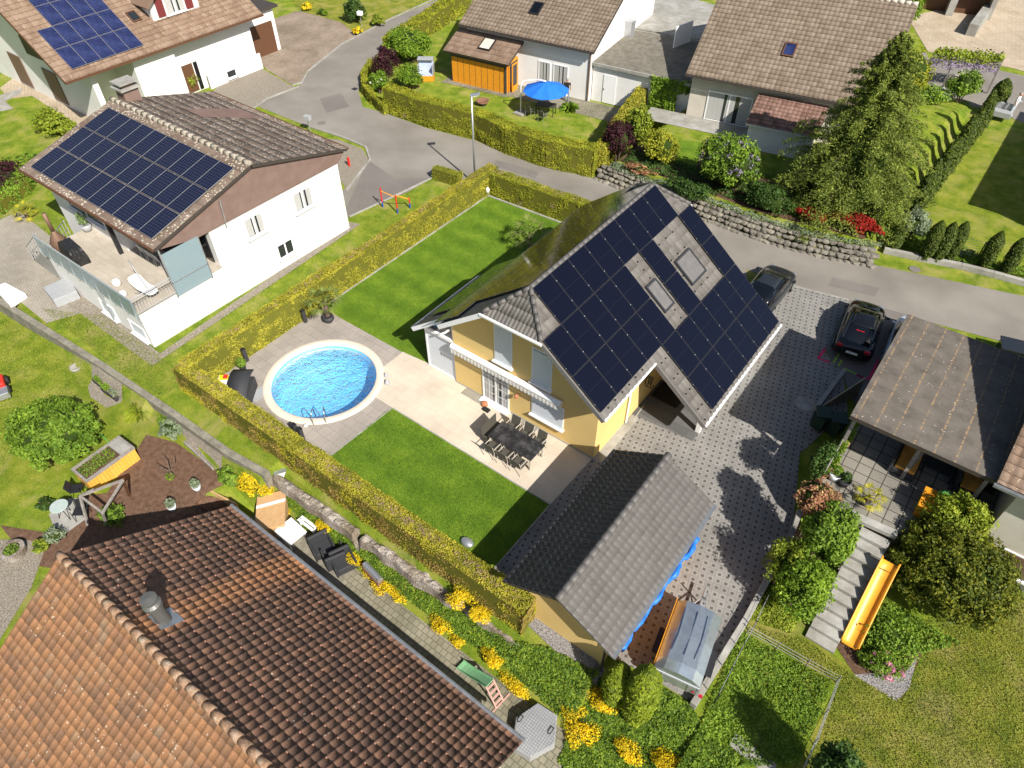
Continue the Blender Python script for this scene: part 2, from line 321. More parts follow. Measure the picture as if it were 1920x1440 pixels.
def sheet(name, pts, z, mat, holes=None, kind='structure', th=0.0):
    P = [Vector((p[0], p[1], 0)) for p in pts]; loops = [P]+[[Vector((p[0], p[1], 0)) for p in h] for h in (holes or [])]
    flat = [p for l in loops for p in l]; fs = []
    for t in geometry.tessellate_polygon(loops):
        a, b, c = [flat[i].xy for i in t]
        fs.append(tuple(t) if (b-a).cross(c-a) > 0 else tuple(t[::-1]))
    zz = z if callable(z) else (lambda x, y: z)
    me = bpy.data.meshes.new(name); me.from_pydata([(p.x, p.y, zz(p.x, p.y)) for p in flat], [], fs)
    if callable(z) or th:
        bm = bmesh.new(); bm.from_mesh(me)
        if callable(z):
            for ax in (0, 1):
                lo = min(p[ax] for p in flat); hi = max(p[ax] for p in flat); k = math.floor(lo/.3)*.3+(.0 if ax == 0 else .0)
                while k < hi:
                    n = Vector((1, 0, 0)) if ax == 0 else Vector((0, 1, 0))
                    bmesh.ops.bisect_plane(bm, geom=bm.verts[:]+bm.edges[:]+bm.faces[:], plane_co=n*k, plane_no=n); k += .3
            for v in bm.verts: v.co.z = z(v.co.x, v.co.y)
        bm.to_mesh(me); bm.free()
    me.update(); o = fin(name, me, mat)
    if kind: o['kind'] = kind
    return o
L1, L2, L3 = .004, .010, .016
def pxs(z, *a): return [at(x, y, z) for x, y in a]
# roads
road = pxs(0, (480, 198), (500, 182), (565, 158), (578, 135), (640, 82), (730, 38), (840, -10), (905, -40), (960, -40), (862, 12), (790, 45), (725, 85), (700, 110), (680, 145), (672, 170), (680, 200), (722, 212),
           (800, 240), (892, 264), (1000, 308), (1107, 332), (1200, 355), (1320, 410), (1500, 470), (1655, 500), (1800, 530), (1990, 570), (1990, 670), (1660, 582), (1470, 532), (1400, 505), (1402, 541), (1188, 450), (1000, 375), (912, 342), (812, 334), (765, 360),
           (655, 405), (640, 360), (694, 300), (685, 275), (640, 257), (585, 240))
sheet('road', road, L1, MT['asphalt'])
sheet('road', pxs(0, (1735, 96), (1745, 118), (1830, 122), (2000, 160), (2000, 260), (1880, 215), (1700, 165), (1690, 120)), L1, MT['asphalt'])
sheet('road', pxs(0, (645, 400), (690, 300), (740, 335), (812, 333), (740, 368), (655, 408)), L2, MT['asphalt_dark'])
sheet('driveway', pxs(0, (475, 48), (560, 20), (640, 42), (672, 68), (640, 85), (580, 133), (566, 156), (548, 160), (500, 130), (488, 118)), L2, MT['brown_paving'])
sheet('driveway', pxs(0, (1700, 30), (1730, 25), (1800, 10), (1850, -20), (2010, -20), (2010, 160), (1900, 128), (1740, 97)), L2, MT['beige_paving'])
# main plot
wallx = -8.29
drive = [(-8.4, 9.25), (-6.6, 9.25), (-2.2, 9.95), (-.55, 10.05), at(1395, 1170), at(1485, 1000), at(1500, 850), at(1590, 770), at(1580, 700), at(1545, 660), at(1592, 563), at(1470, 532), at(1380, 560), (-8.3, 30.5), (-8.3, 16.4), (-8.36, 16.4)]
sheet('driveway', drive, L2, MT['drive_paving'])
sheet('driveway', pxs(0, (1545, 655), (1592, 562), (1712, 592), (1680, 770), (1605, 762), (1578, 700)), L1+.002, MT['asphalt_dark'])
lawn = [(-24.55, 16.45), (-24.55, 29.9), (-18, 30.1), (-15, 30.2), (-15.7, 17.35), (-17.5, 17.35), (-17.5, 16.2)]
sheet('lawn', lawn, L2, MT['lawn_fine'])
sheet('lawn', [(-20.5, 9.0), (-17.1, 13.47), (-8.43, 13.47), (-8.43, 9.0)], L1, MT['lawn_fine'])
circ = [(POOL[0]+2.6*math.cos(t*math.pi/24), POOL[1]+2.6*math.sin(t*math.pi/24)) for t in range(48)]
poolp = [(-24.6, 9.0), (-24.6, 16.6), at(642, 598), at(755, 660)+Vector((.1, 0, 0)), (-18.0, 16.2), (-19.5, 16.0), (-20.35, 16.2), at(735, 763), (-20.5, 11.9), (-20.55, 9.0)]
poolp = [(-24.6, 8.9), (-24.6, 16.85), (-22.3, 17.0), (-20.15, 17.05), (-20.1, 16.2), (-17.3, 16.2), (-17.3, 9.9), (-18.5, 9.0)]
# exact outline of the grey pool surround from the photo
a1 = at(642, 599); a2 = at(755, 660); a3 = at(736, 765); a4 = at(621, 854)
sheet('pool_surround', [(-24.6, 8.9), (-24.6, a1.y), (a1.x, a1.y), (a3.x, a2.y), (a3.x, a3.y), (a4.x, a4.y), (a4.x, 8.9)], L3, MT['pool_slabs'], [circ])
b1 = at(1032, 947)
sheet('patio', [(POOL[0]+2.6*math.cos(R(k)), POOL[1]+2.6*math.sin(R(k))) for k in (52, 42, 33, 24, 14)]+[(b1.x, b1.y), (-8.33, 16.4), (-15.7, 16.4), (-15.7, 16.5), (-17.45, 16.55), (a2.x+.01, a2.y)], L3+.004, MT['patio_slabs'])
m = MB(); m.lathe((POOL[0], POOL[1], 0), [(2.38, -.06), (2.38, .03), (2.41, .055), (2.72, .055), (2.75, .03), (2.75, -.06)], 72, cap=False); 
surf('coping', [(.66, .57, .46), (.72, .63, .52)], 3, .8, 50, .12, .15); plain('liner', (.2, .62, .95), .5, var=.1, vs=1.2)
m2, t, b = nodes('water'); v = coords(t, 'Object', (1, 1, 1)); h = math_(t, 'ADD', nz(t, v, 3.2, 4, .6, 1.2), math_(t, 'MULTIPLY', nz(t, v, 9, 3, .6, .6), .5))
bp = t.nodes.new('ShaderNodeBump'); bp.inputs['Strength'].default_value = .85; bp.inputs['Distance'].default_value = .04; t.links.new(h, bp.inputs['Height'])
gl = t.nodes.new('ShaderNodeBsdfGlossy'); gl.inputs['Roughness'].default_value = .03; t.links.new(bp.outputs[0], gl.inputs['Normal'])
tp = t.nodes.new('ShaderNodeBsdfTransparent'); tp.inputs[0].default_value = (.9, .97, 1, 1)
fr = t.nodes.new('ShaderNodeFresnel'); fr.inputs['IOR'].default_value = 1.34; t.links.new(bp.outputs[0], fr.inputs['Normal'])
mx = t.nodes.new('ShaderNodeMixShader'); t.links.new(fr.outputs[0], mx.inputs[0]); t.links.new(tp.outputs[0], mx.inputs[1]); t.links.new(gl.outputs[0], mx.inputs[2]); t.links.new(mx.outputs[0], t.nodes['Material Output'].inputs[0]); MT['water'] = m2
P = thing('swimming_pool', 'round in-ground pool of bright blue water with a pale stone rim', 'swimming pool', (POOL[0], POOL[1], 0)); m.build('rim', MT['coping'], P, True)
m = MB(); m.lathe((POOL[0], POOL[1], 0), [(.001, -1.45), (2.2, -1.45), (2.38, -1.3), (2.385, -.05)], 72, cap=False); m.f = [f[::-1] for f in m.f]; m.build('basin', MT['liner'], P, True)
# rippled water surface, real waves
wv = []; wf = []; nr_, na_ = 60, 160
for i in range(nr_+1):
    for k in range(na_):
        r_ = 2.375*i/nr_; a_ = 2*math.pi*k/na_; x_, y_ = r_*math.cos(a_), r_*math.sin(a_)
        wv.append((x_, y_, -.13+.007*noise.noise((x_*2.2, y_*2.2, 0))+.003*noise.noise((x_*7, y_*7, 3))))
for i in range(nr_):
    for k in range(na_): wf.append((i*na_+k, i*na_+(k+1) % na_, (i+1)*na_+(k+1) % na_, (i+1)*na_+k))
me = bpy.data.meshes.new('water'); me.from_pydata(wv, [], wf[na_:]+[(0, (i+1)*1+na_-1, 0+na_+(i+1) % na_) for i in range(0)]); o = fin('water', me, MT['water'], P, True)
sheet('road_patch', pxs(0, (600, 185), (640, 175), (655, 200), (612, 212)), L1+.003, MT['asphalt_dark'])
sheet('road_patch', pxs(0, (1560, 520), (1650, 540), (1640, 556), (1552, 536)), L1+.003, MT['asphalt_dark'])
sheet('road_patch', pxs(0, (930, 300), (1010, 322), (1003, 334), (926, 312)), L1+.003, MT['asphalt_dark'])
# paths and beds
sheet('path', [at(*p, -2)-Vector((0, 0, 0)) for p in ((600, 1010), (660, 1062), (700, 1090), (775, 1135), (950, 1268), (1074, 1370), (1050, 1450), (900, 1600), (560, 1100), (480, 1010), (520, 960))], -1.985, MT['old_paving'])
sheet('path', [(-19.0, 6.2), (-19.0, 7.3), (-16, 7.45), (-13.5, 7.5), (-13.5, 6.2)], -1.98, MT['old_concrete'])
sheet('garden_bed', [at(*p, -.8) for p in ((275, 815), (330, 830), (410, 885), (420, 905), (385, 925), (320, 960), (190, 960), (150, 930), (200, 925))], lambda x, y: ground_z(x, y)+.012, MT['mulch'])
sheet('garden_bed', [at(*p, -.8) for p in ((0, 985), (95, 1000), (160, 935), (330, 930), (430, 925), (200, 1080), (60, 1060))], lambda x, y: ground_z(x, y)+.008, MT['mulch'])
sheet('path', [at(*p, -.8) for p in ((-60, 1010), (90, 1015), (60, 1100), (0, 1200), (-60, 1250))], lambda x, y: ground_z(x, y)+.02, MT['gravel'])
sheet('path', [at(*p, -.8) for p in ((92, 965), (130, 935), (168, 935), (160, 975), (125, 1000), (100, 985))], -.77, MT['concrete'])
sheet('lawn', [(-60, -3), (-60, 6.5), (-26, 6.8), (-20.6, 7.0), (-20.6, 5.0), (-26, 3.5), (-26, -3)], lambda x, y: ground_z(x, y)+.004, MT['lawn_meadow'])
sheet('lawn', pxs(0, (1400, 1175), (1420, 1140), (1520, 1200), (1690, 1315), (1800, 1120), (2050, 1150), (2050, 1700), (1500, 1700), (1490, 1440), (1570, 1285)), L1, MT['lawn_dry'])
sheet('lawn', pxs(0, (1845, 245), (1740, 370), (1700, 460), (1920, 520), (2100, 560), (2100, 260)), L1+.3*0, MT['lawn_meadow'])
sheet('lawn', pxs(0, (530, -20), (560, 18), (640, 42), (672, 66), (725, 37), (835, -15)), L1, MT['lawn_dry'])
# gravel belts
sheet('gravel_bed', pxs(0, (470, 205), (400, 172), (430, 135), (490, 128), (545, 160), (560, 165), (500, 185)), L2, MT['gravel'])
sheet('gravel_bed', pxs(0, (590, 258), (635, 262), (680, 280), (692, 300), (650, 355), (640, 340)), L2, MT['gravel'])
sheet('gravel_bed', [(-36.5, 8.6), (-36.5, 9.8), (-28.2, 9.3), (-29.25, 22.7), (-28.6, 22.9), (-27.75, 8.6)], L3, MT['gravel'])
sheet('path', pxs(0, (0, 165), (45, 130), (150, 205), (185, 235), (170, 250), (60, 180), (15, 185)), L1, MT['beige_paving'])
sheet('path', pxs(0, (-20, 185), (42, 165), (40, 175), (10, 190), (25, 205), (-20, 212)), L2, MT['concrete'])
sheet('driveway', [(-46, 7.4), (-46, 11.5), (-36.8, 11.0), (-33.6, 9.6), (-34.7, 7.2)], L2, MT['grid_paving'])
sheet('gravel_bed', [(-6.4, 9.0), (-6.4, 9.35), (-3.2, 9.45), (-3.1, 8.9), (-4.6, 8.75)], lambda x, y: ground_z(x, y)+.05, MT['grey_gravel'])
sheet('gravel_bed', pxs(0, (1600, 1265), (1680, 1315), (1705, 1290), (1720, 1230), (1690, 1270), (1640, 1262)), L2, MT['grey_gravel'])
sheet('garden_bed', pxs(0, (1560, 1200), (1600, 1262), (1690, 1310), (1730, 1225), (1650, 1150)), L1+.003, MT['soil'])
sheet('garden_bed', [(-19.6, 36.9), (-19.6, 39.5), (-5, 41), (-4.3, 37.5), (-10, 36.6)], 1.0, MT['soil'])
sheet('gravel_bed', [at(*p, .3) for p in ((1850, 235), (1835, 232), (1725, 345), (1712, 400), (1735, 380), (1770, 320))], .25, MT['grey_gravel'])
# kerbs
def kerb(pts, z0, h, wd, mat='concrete', name='kerb'):
    m = MB()
    for a, b in zip(pts[:-1], pts[1:]):
        a = Vector((a[0], a[1], z0+h/2)); b = Vector((b[0], b[1], z0+h/2)); d = (b-a).normalized()*.01; m.bar(a+d, b-d, wd, h+random.uniform(0, .004))
    o = m.build(name, MT[mat]); o['kind'] = 'structure'; return o
kerb(pxs(0, (1470, 532), (1525, 546), (1592, 563)), 0, .025, .1)
kerb(pxs(0, (548, 160), (566, 156), (578, 134), (640, 84), (672, 67)), 0, .08, .12)
kerb(pxs(0, (672, 67), (730, 37), (838, -12)), 0, .08, .12)
kerb(pxs(0, (470, 208), (500, 186), (560, 163)), 0, .08, .12)
kerb(pxs(0, (585, 240), (640, 257), (686, 276), (694, 300), (650, 358)), 0, .08, .12)
kerb(pxs(0, (655, 407), (740, 368), (812, 333)), 0, .06, .1)
kerb([(-24.6, 16.9), (-24.6, 29.9), (-17.5, 30.2)], 0, .05, .12)
kerb([(a4.x, a4.y), (a3.x, a3.y), (b1.x, b1.y)], 0, .03, .05, 'concrete')
kerb([(-8.42, 9.2), (b1.x, b1.y)], 0, .05, .06)
kerb([at(*p) for p in ((1655, 473), (1720, 487), (1800, 503), (1860, 518), (1990, 555))], 0, .3, .25)
kerb([at(1185, 792), (at(1203, 757)+at(1212, 762))/2, at(1205, 765)], 0, .03, .05)
def reflection_hills():  # ring of unseen wooded hills, added for the solar panels to reflect
    m = MB(); n = 90; vs = []; rows = 6
    for r_ in range(rows+1):
        for k in range(n+1):
            a = 2*math.pi*k/n; rad = 420+r_*55; hz = 0 if r_ == 0 else (95*noise.noise((math.cos(a)*2.3, math.sin(a)*2.3, r_*.3))+55)*(r_/rows)**1.2
            vs.append((rad*math.cos(a), rad*math.sin(a), max(-.5, hz)-2))
    m.add(vs, [(r_*(n+1)+k, (r_+1)*(n+1)+k, (r_+1)*(n+1)+k+1, r_*(n+1)+k+1) for r_ in range(rows) for k in range(n)])
    surf('added_hill_forest', [(.03, .05, .015), (.08, .1, .03)], .03, .95, .3, .4, 0); o = m.build('added_hills', MT['added_hill_forest'], None, True); o['kind'] = 'structure'
reflection_hills()
# ---------------------------------------------------------------- roofs and panels
def clip_bm(bm, poly):
    n = len(poly)
    for i in range(n):
        a = Vector((*poly[i], 0)); b = Vector((*poly[(i+1) % n], 0)); d = b-a
        if d.length < 1e-6: continue
        no = Vector((d.y, -d.x, 0)).normalized()
        bmesh.ops.bisect_plane(bm, geom=bm.verts[:]+bm.edges[:]+bm.faces[:], plane_co=a, plane_no=no, clear_outer=True)
def tile_mesh(name, O, U, D, polys, mat, parent=None, tw=.3, tl=.36, amp=.03, step=.03, seg=6, prof='roll', stagger=False, lift=.0):
    """courses of overlapping roof tiles over convex polygons given in (along eave, down slope) metres"""
    O, U, D = Vector(O), Vector(U).normalized(), Vector(D).normalized(); Nn = U.cross(D)
    if Nn.z < 0: Nn = -Nn
    M = bmesh.new(); uvl = M.loops.layers.uv.new('UVMap')
    for poly in polys:
        ar = sum(poly[i][0]*poly[(i+1) % len(poly)][1]-poly[(i+1) % len(poly)][0]*poly[i][1] for i in range(len(poly)))
        if ar < 0: poly = poly[::-1]
        bm = bmesh.new(); ul = bm.loops.layers.uv.new('UVMap')
        u0 = math.floor(min(p[0] for p in poly)/tw); u1 = math.ceil(max(p[0] for p in poly)/tw); s0 = math.floor(min(p[1] for p in poly)/tl); s1 = math.ceil(max(p[1] for p in poly)/tl)
        for k in range(s0, s1):
            sh = .5 if (stagger and k % 2) else 0
            top = []; bot = []; nxt = []
            for i in range((u1-u0+1)*seg+1):
                u = (u0-1+sh)*tw+i*tw/seg; ph = (i % seg)/seg
                if prof == 'roll': h = amp*(math.sin(math.pi*min(1, ph/.45)) if ph < .45 else -.12*math.sin(math.pi*(ph-.45)/.55)); dl = .0
                elif prof == 'wave': h = amp*(.5-.5*math.cos(2*math.pi*ph)); dl = -.0
                elif prof == 'scallop': h = amp*(.5-.5*math.cos(2*math.pi*ph)); dl = tl*.16*(1-(2*ph-1)**2)
                else: h = 0; dl = 0
                top.append(bm.verts.new((u, k*tl, h))); bot.append(bm.verts.new((u, (k+1)*tl+dl, h+step))); nxt.append(bm.verts.new((u, (k+1)*tl+dl-.002, h*.5-.004)))
            for i in range(len(top)-1):
                for f4 in ((top[i], top[i+1], bot[i+1], bot[i]), (bot[i], bot[i+1], nxt[i+1], nxt[i])):
                    f = bm.faces.new(f4); f.smooth = (prof != 'flat') and f4[0] is top[i]
                    uu = (top[i].co.x+top[i+1].co.x)/2/tw-sh
                    for l in f.loops: l[ul].uv = (uu, k+.5)
        clip_bm(bm, poly)
        mp = {}
        for f in bm.faces:
            vs = []
            for vv in f.verts:
                if vv not in mp: mp[vv] = M.verts.new(vv.co)
                vs.append(mp[vv])
            try: g_ = M.faces.new(vs)
            except ValueError: continue
            g_.smooth = f.smooth
            for l, l2 in zip(f.loops, g_.loops): l2[uvl].uv = l[ul].uv
        bm.free()
    o0 = wloc(parent) if parent else Vector((0, 0, 0))
    for vv in M.verts: vv.co = O+U*vv.co.x+D*vv.co.y+Nn*(vv.co.z+lift)-o0
    me = bpy.data.meshes.new(name); M.normal_update()
    if sum(f.normal.dot(Nn)*f.calc_area() for f in M.faces) < 0: bmesh.ops.reverse_faces(M, faces=M.faces[:])
    M.to_mesh(me); M.free(); me.update()
    o = bpy.data.objects.new(name, me); me.materials.append(mat); o.parent = parent; COL.objects.link(o); return o
def roof_slab(name, O, U, D, polys, th, mat, parent, off=-.01):
    O, U, D = Vector(O), Vector(U).normalized(), Vector(D).normalized(); Nn = U.cross(D)
    if Nn.z < 0: Nn = -Nn
    m = MB()
    for p in polys: m.slab([O+U*a+D*b+Nn*off for a, b in p], th)
    return m.build(name, mat, parent)
def panel_proto(name, wd, ln, cells, mats, line=.0):
    m = MB(); m.bb(0, wd, 0, ln, 0, .035, 1)
    fr = .012; m.bb(fr, wd-fr, fr, ln-fr, .0352, .037, 0)
    if cells:
        cx, cy = cells
        for i in range(1, cx): m.bb(fr+(wd-2*fr)*i/cx-.004, fr+(wd-2*fr)*i/cx+.004, fr, ln-fr, .0372, .0378, 2)
        for j in range(1, cy): m.bb(fr, wd-fr, fr+(ln-2*fr)*j/cy-.004, fr+(ln-2*fr)*j/cy+.004, .0379, .0384, 2)
    else: m.bb(fr, wd-fr, ln/2-.006, ln/2+.006, .0371, .0375, 2)
    for cx in (-.01, wd-.01):
        for cy in (ln*.22, ln*.78): m.bb(cx+.003, cx+.021, cy-.02, cy+.02, .03, .041, 3)
    me_o = m.build(name, mats); return me_o
def put_panels(proto, O, U, D, spots, parent, lift=.09, first=[True]):
    O, U, D = Vector(O), Vector(U).normalized(), Vector(D).normalized(); Nn = U.cross(D); Nn = -Nn if Nn.z < 0 else Nn
    D2 = Nn.cross(U); flip = D2.dot(D) < 0; used = False; o0 = wloc(parent)
    for u, s in spots:
        o = proto.copy() if used or proto.get('used') else proto
        if o is not proto: COL.objects.link(o)
        proto['used'] = 1; used = True
        if 'used' in o and o is not proto: del o['used']
        ln = proto['ln']; org = O+U*u+D*((s+ln) if flip else s)+Nn*lift-o0
        yv = -D if flip else D
        o.parent = parent; o.matrix_local = Matrix(((U.x, yv.x, Nn.x, org.x), (U.y, yv.y, Nn.y, org.y), (U.z, yv.z, Nn.z, org.z), (0, 0, 0, 1)))
m_, t, b = nodes('pv_black'); b.inputs['Base Color'].default_value = (.0035, .004, .011, 1); b.inputs['Roughness'].default_value = .08; b.inputs['IOR'].default_value = 1.42; v = coords(t); MT['pv_black'] = m_
m_, t, b = nodes('pv_blue'); v = coords(t, 'Object'); c = ramp(t, nz(t, v, 1.3, 2), [(.012, .018, .07), (.025, .035, .11)], [.4, .6]); t.links.new(c, b.inputs['Base Color']); b.inputs['Roughness'].default_value = .12; MT['pv_blue'] = m_
m_, t, b = nodes('pv_navy'); b.inputs['Base Color'].default_value = (.008, .01, .028, 1); b.inputs['Roughness'].default_value = .12; MT['pv_navy'] = m_
plain('pv_frame', (.07, .07, .075), .35, .5); plain('pv_line', (.012, .013, .02), .3); plain('clamp', (.4, .4, .4), .4, .5); plain('pv_grid', (.075, .08, .11), .4)
def onY(px, py, y):
    d = fw+rt*((px-960)/F)-up*((py-720)/F); t = y/d.y; return d.x*t, H+d.z*t
def onX(px, py, x):
    d = fw+rt*((px-960)/F)-up*((py-720)/F); t = x/d.x; return d.y*t, H+d.z*t
def window(parent, p0, p1, z0, z1, y_out, n=2, bars=None, name='window', frame='white_paint', glass='window_glass', sill=True, curtain=False, shut=None, depth=.1):
    """window between plan points p0,p1 on a wall whose outward normal is y_out (2D)"""
    a = Vector((*p0, 0)); b_ = Vector((*p1, 0)); u = (b_-a).normalized(); L = (b_-a).length; nv = Vector((*y_out, 0)).normalized()
    def bx(m, s0, s1, za, zb, o0, o1, mi=0):
        c = a+u*((s0+s1)/2)+nv*((o0+o1)/2); c.z = (za+zb)/2; ang = math.atan2(u.y, u.x); m.box(c, (s1-s0, abs(o1-o0), zb-za), ang, mi)
    m = MB(); f = .07
    bx(m, 0, L, z0, z0+f, -.02, .035); bx(m, 0, L, z1-f, z1, -.02, .035); bx(m, 0, f, z0+f, z1-f, -.02, .035); bx(m, L-f, L, z0+f, z1-f, -.02, .035)
    for k in range(1, n): bx(m, L*k/n-f*.6, L*k/n+f*.6, z0+f, z1-f, -.02, .03)
    if bars:
        for k in range(n):
            w0, w1 = L*k/n+f, L*(k+1)/n-f
            for i in range(1, bars[0]): bx(m, w0+(w1-w0)*i/bars[0]-.012, w0+(w1-w0)*i/bars[0]+.012, z0+f, z1-f, -.01, .02)
            for j in range(1, bars[1]): z = z0+f+(z1-z0-2*f)*j/bars[1]; bx(m, w0, w1, z-.012, z+.012, -.012, .018)
    o = m.build(name, MT[frame], parent)
    g_ = MB(); bx(g_, f*.5, L-f*.5, z0+f*.5, z1-f*.5, -.015, .008); g_.build('glass', MT[glass], o)
    if curtain:
        c_ = MB(); k = 30
        for i in range(k):
            if .36 < i/k < .42 or .6 < i/k < .72: continue
            s = f+(L-2*f)*i/k; bx(c_, s, s+(L-2*f)/k*.97, z0+.1, z1-.08, .0085, .011+.004*(i % 3))
        c_.build('curtain', MT['curtain'], o)
    if shut is not None:
        s_ = MB(); n_ = int((z1-z0-2*f*.4)/.09); zz = z0+f*.4
        for i in range(n_): bx(s_, f*.6, L-f*.6, zz+i*.09, zz+i*.09+.082, .0, .045)
        s_.build('roller_shutter', MT[shut], o)
    if sill: s_ = MB(); bx(s_, -.06, L+.06, z0-.06, z0-.002, -.02, .16); s_.build('sill', MT[frame], o)
    return o
tilem('tile_anthracite', [(.11, .1, .09), (.135, .124, .112), (.165, .152, .138)], rough=.6, spec=.4)
tilem('tile_garage_shade', [(.055, .052, .051), (.08, .075, .072)], rough=.5, spec=.4)  # garage tile with shade put into its colour, for the slope facing off the sun
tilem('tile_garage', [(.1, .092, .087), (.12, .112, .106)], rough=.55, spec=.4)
# ---------------------------------------------------------------- main yellow house
XR, ZR, TH = -11.85, 7.02, R(37.9); TN = math.tan(TH); CT, ST = math.cos(TH), math.sin(TH)
A_, B_ = 1.14, 1.685; Y0 = 16.68
HS = thing('yellow_house', 'yellow house with a steep dark tiled roof covered in black solar panels', 'house', (-12, 20, 0))
def zroof(x): return ZR-abs(x-XR)*TN
WL, WR, WF, WB = -15.7, -8.29, 16.42, 26.6
m = MB(); sec = [(WL, 0), (WR, 0), (WR, zroof(WR)-.2), (XR+1.42, 5.62), (XR-1.42, 5.62), (WL, zroof(WL)-.2)]
def extr(m, sec, y0, y1, mi=0):
    n = len(sec); vs = [(x, y0, z) for x, z in sec]+[(x, y1, z) for x, z in sec]
    fs = [(i, (i+1) % n, n+(i+1) % n, n+i) for i in range(n)]+[tuple(range(n-1, -1, -1)), tuple(range(n, 2*n))]
    return m.add(vs, fs, mi)
extr(m, sec, WF, WB); m.build('wall', MT['yellow_plaster'], HS)
m = MB(); extr(m, [(WR+.005, 0), (-5.7, 0), (-5.7, zroof(-5.7)-.2), (WR+.005, zroof(WR)-.25)], 22.2, WB-.02); m.build('wall', MT['yellow_plaster'], HS)
m = MB(); m.bb(WL-.012, WR+.012, WF-.012, WF+.3, 0.0, .07); m.build('plinth', MT['grey_paint'], HS)
polyR = [[(16.7, 0), (25.8, 0), (27.05, 1.75), (27.05, 5.4), (15.5, 5.4), (15.5, 1.75)], [(19.3, 5.4), (27.05, 5.4), (27.05, 8.65), (19.3, 8.65)]]
polyL = [[(16.7, 0), (25.8, 0), (27.05, 1.75), (27.05, 5.4), (20.85, 5.4), (15.5, 5.4), (15.5, 1.75)][:4]+[(15.5, 5.4), (15.5, 1.75)], [(16.15, 5.4), (20.85, 5.4), (20.85, 7.6), (16.15, 7.6)]]
polyL[0] = [(16.7, 0), (25.8, 0), (27.05, 1.75), (27.05, 5.4), (20.85, 5.4), (16.15, 5.4), (16.15, 4.75), (15.5, 4.7), (15.5, 1.75)]
polyL = [[(16.7, 0), (25.8, 0), (27.05, 1.75), (27.05, 4.72), (15.5, 4.72), (15.5, 1.75)], [(16.15, 4.72), (27.05, 4.72), (27.05, 5.4), (16.15, 5.4)], [(16.15, 5.4), (20.85, 5.4), (20.85, 7.6), (16.15, 7.6)]]
OR = (XR, 0, ZR); UR = (0, 1, 0); DR = (CT, 0, -ST); DL = (-CT, 0, -ST)
rR = tile_mesh('roof', OR, UR, DR, polyR, MT['tile_anthracite'], HS, .3, .42, .022, .02, 6, 'wave')
rL = tile_mesh('roof', OR, UR, DL, polyL, MT['tile_anthracite'], HS, .3, .42, .022, .02, 6, 'wave')
plain('fascia_grey', (.16, .155, .15), .6)
roof_slab('fascia', OR, UR, DR, polyR, .13, MT['fascia_grey'], rR); roof_slab('fascia', OR, UR, DL, polyL, .13, MT['white_paint'], rL)
# half hips
for (ya, yb) in ((16.7, 15.5), (25.8, 27.05)):
    zb = ZR-1.75*ST; hw = 1.75*CT; dn = Vector((0, yb-ya, zb-ZR)); L = dn.length
    hp = tile_mesh('roof', (XR, ya, ZR), (1, 0, 0), dn, [[(0, 0), (hw, L), (-hw, L)]], MT['tile_anthracite'], HS, .17, .42, .03, .02, 6, 'wave')
    roof_slab('fascia', (XR, ya, ZR), (1, 0, 0), dn, [[(0, 0), (hw, L), (-hw, L)]], .12, MT['white_paint'], hp)
    m = MB()
    for sx in (-1, 1):
        a = Vector((XR, ya, ZR+.05)); b_ = Vector((XR+sx*hw, yb, zb+.05)); k = 6
        for i in range(k): m.tube([a.lerp(b_, i/k), a.lerp(b_, (i+1)/k-.02)], [.085, .1], 8)
    m.build('hip_cap', MT['tile_garage'], hp, True)
    m = MB(); m.bar((XR-hw-.05, yb+(-.05 if yb < ya else .05), zb-.05), (XR+hw+.05, yb+(-.05 if yb < ya else .05), zb-.05), .09, .08); m.build('gutter', MT['white_paint'], hp)
m = MB(); k = 26
for i in range(k): y = 16.7+9.1*i/k; m.tube([(XR, y, ZR+.045), (XR, y+9.1/k-.015, ZR+.05)], [.1, .115], 8)
m.build('ridge_cap', MT['tile_garage'], HS, True)
# gutters
def pt(s, y, side=1): return Vector((XR+side*s*CT, y, ZR-s*ST))
m = MB(); m.bar(pt(8.68, 19.3), pt(8.68, 27.05), .12, .09); m.build('gutter', MT['white_paint'], HS)
m = MB(); m.bar(pt(5.43, 15.5), pt(5.43, 19.3), .1, .08); m.build('gutter', MT['white_paint'], HS)
m = MB(); m.bar(pt(7.63, 16.15, -1), pt(7.63, 20.85, -1), .1, .08); m.bar(pt(5.43, 20.85, -1), pt(5.43, 27.05, -1), .1, .08); m.build('gutter', MT['zinc'], HS)
m = MB()
for y0, y1, s0, s1 in ((15.47, 15.5, 1.8, 5.4), (19.27, 19.3, 5.45, 8.65)): m = MB(); m.bar(pt(s0, y0)-Vector((0, 0, .06)), pt(s1, y0)-Vector((0, 0, .06)), .03, .2); m.build('verge', MT['fascia_grey'], HS)
m = MB(); m.bar(pt(1.8, 15.46, -1)-Vector((0, 0, .07)), pt(4.7, 15.46, -1)-Vector((0, 0, .07)), .04, .2); m.build('verge', MT['white_paint'], HS); m = MB(); m.bar(pt(4.75, 16.12, -1)-Vector((0, 0, .07)), pt(7.6, 16.12, -1)-Vector((0, 0, .07)), .04, .2); m.build('verge', MT['white_paint'], HS)
pp = panel_proto('solar_panel', A_-.022, B_-.022, None, [MT['pv_black'], MT['pv_frame'], MT['pv_line'], MT['clamp']]); pp['ln'] = B_-.022
rows = {0: range(0, 8), 1: [-1, 0, 1, 2, 3, 5, 8], 2: [-1, 0, 1, 2, 3, 5, 8], 3: range(3, 9), 4: range(3, 9)}
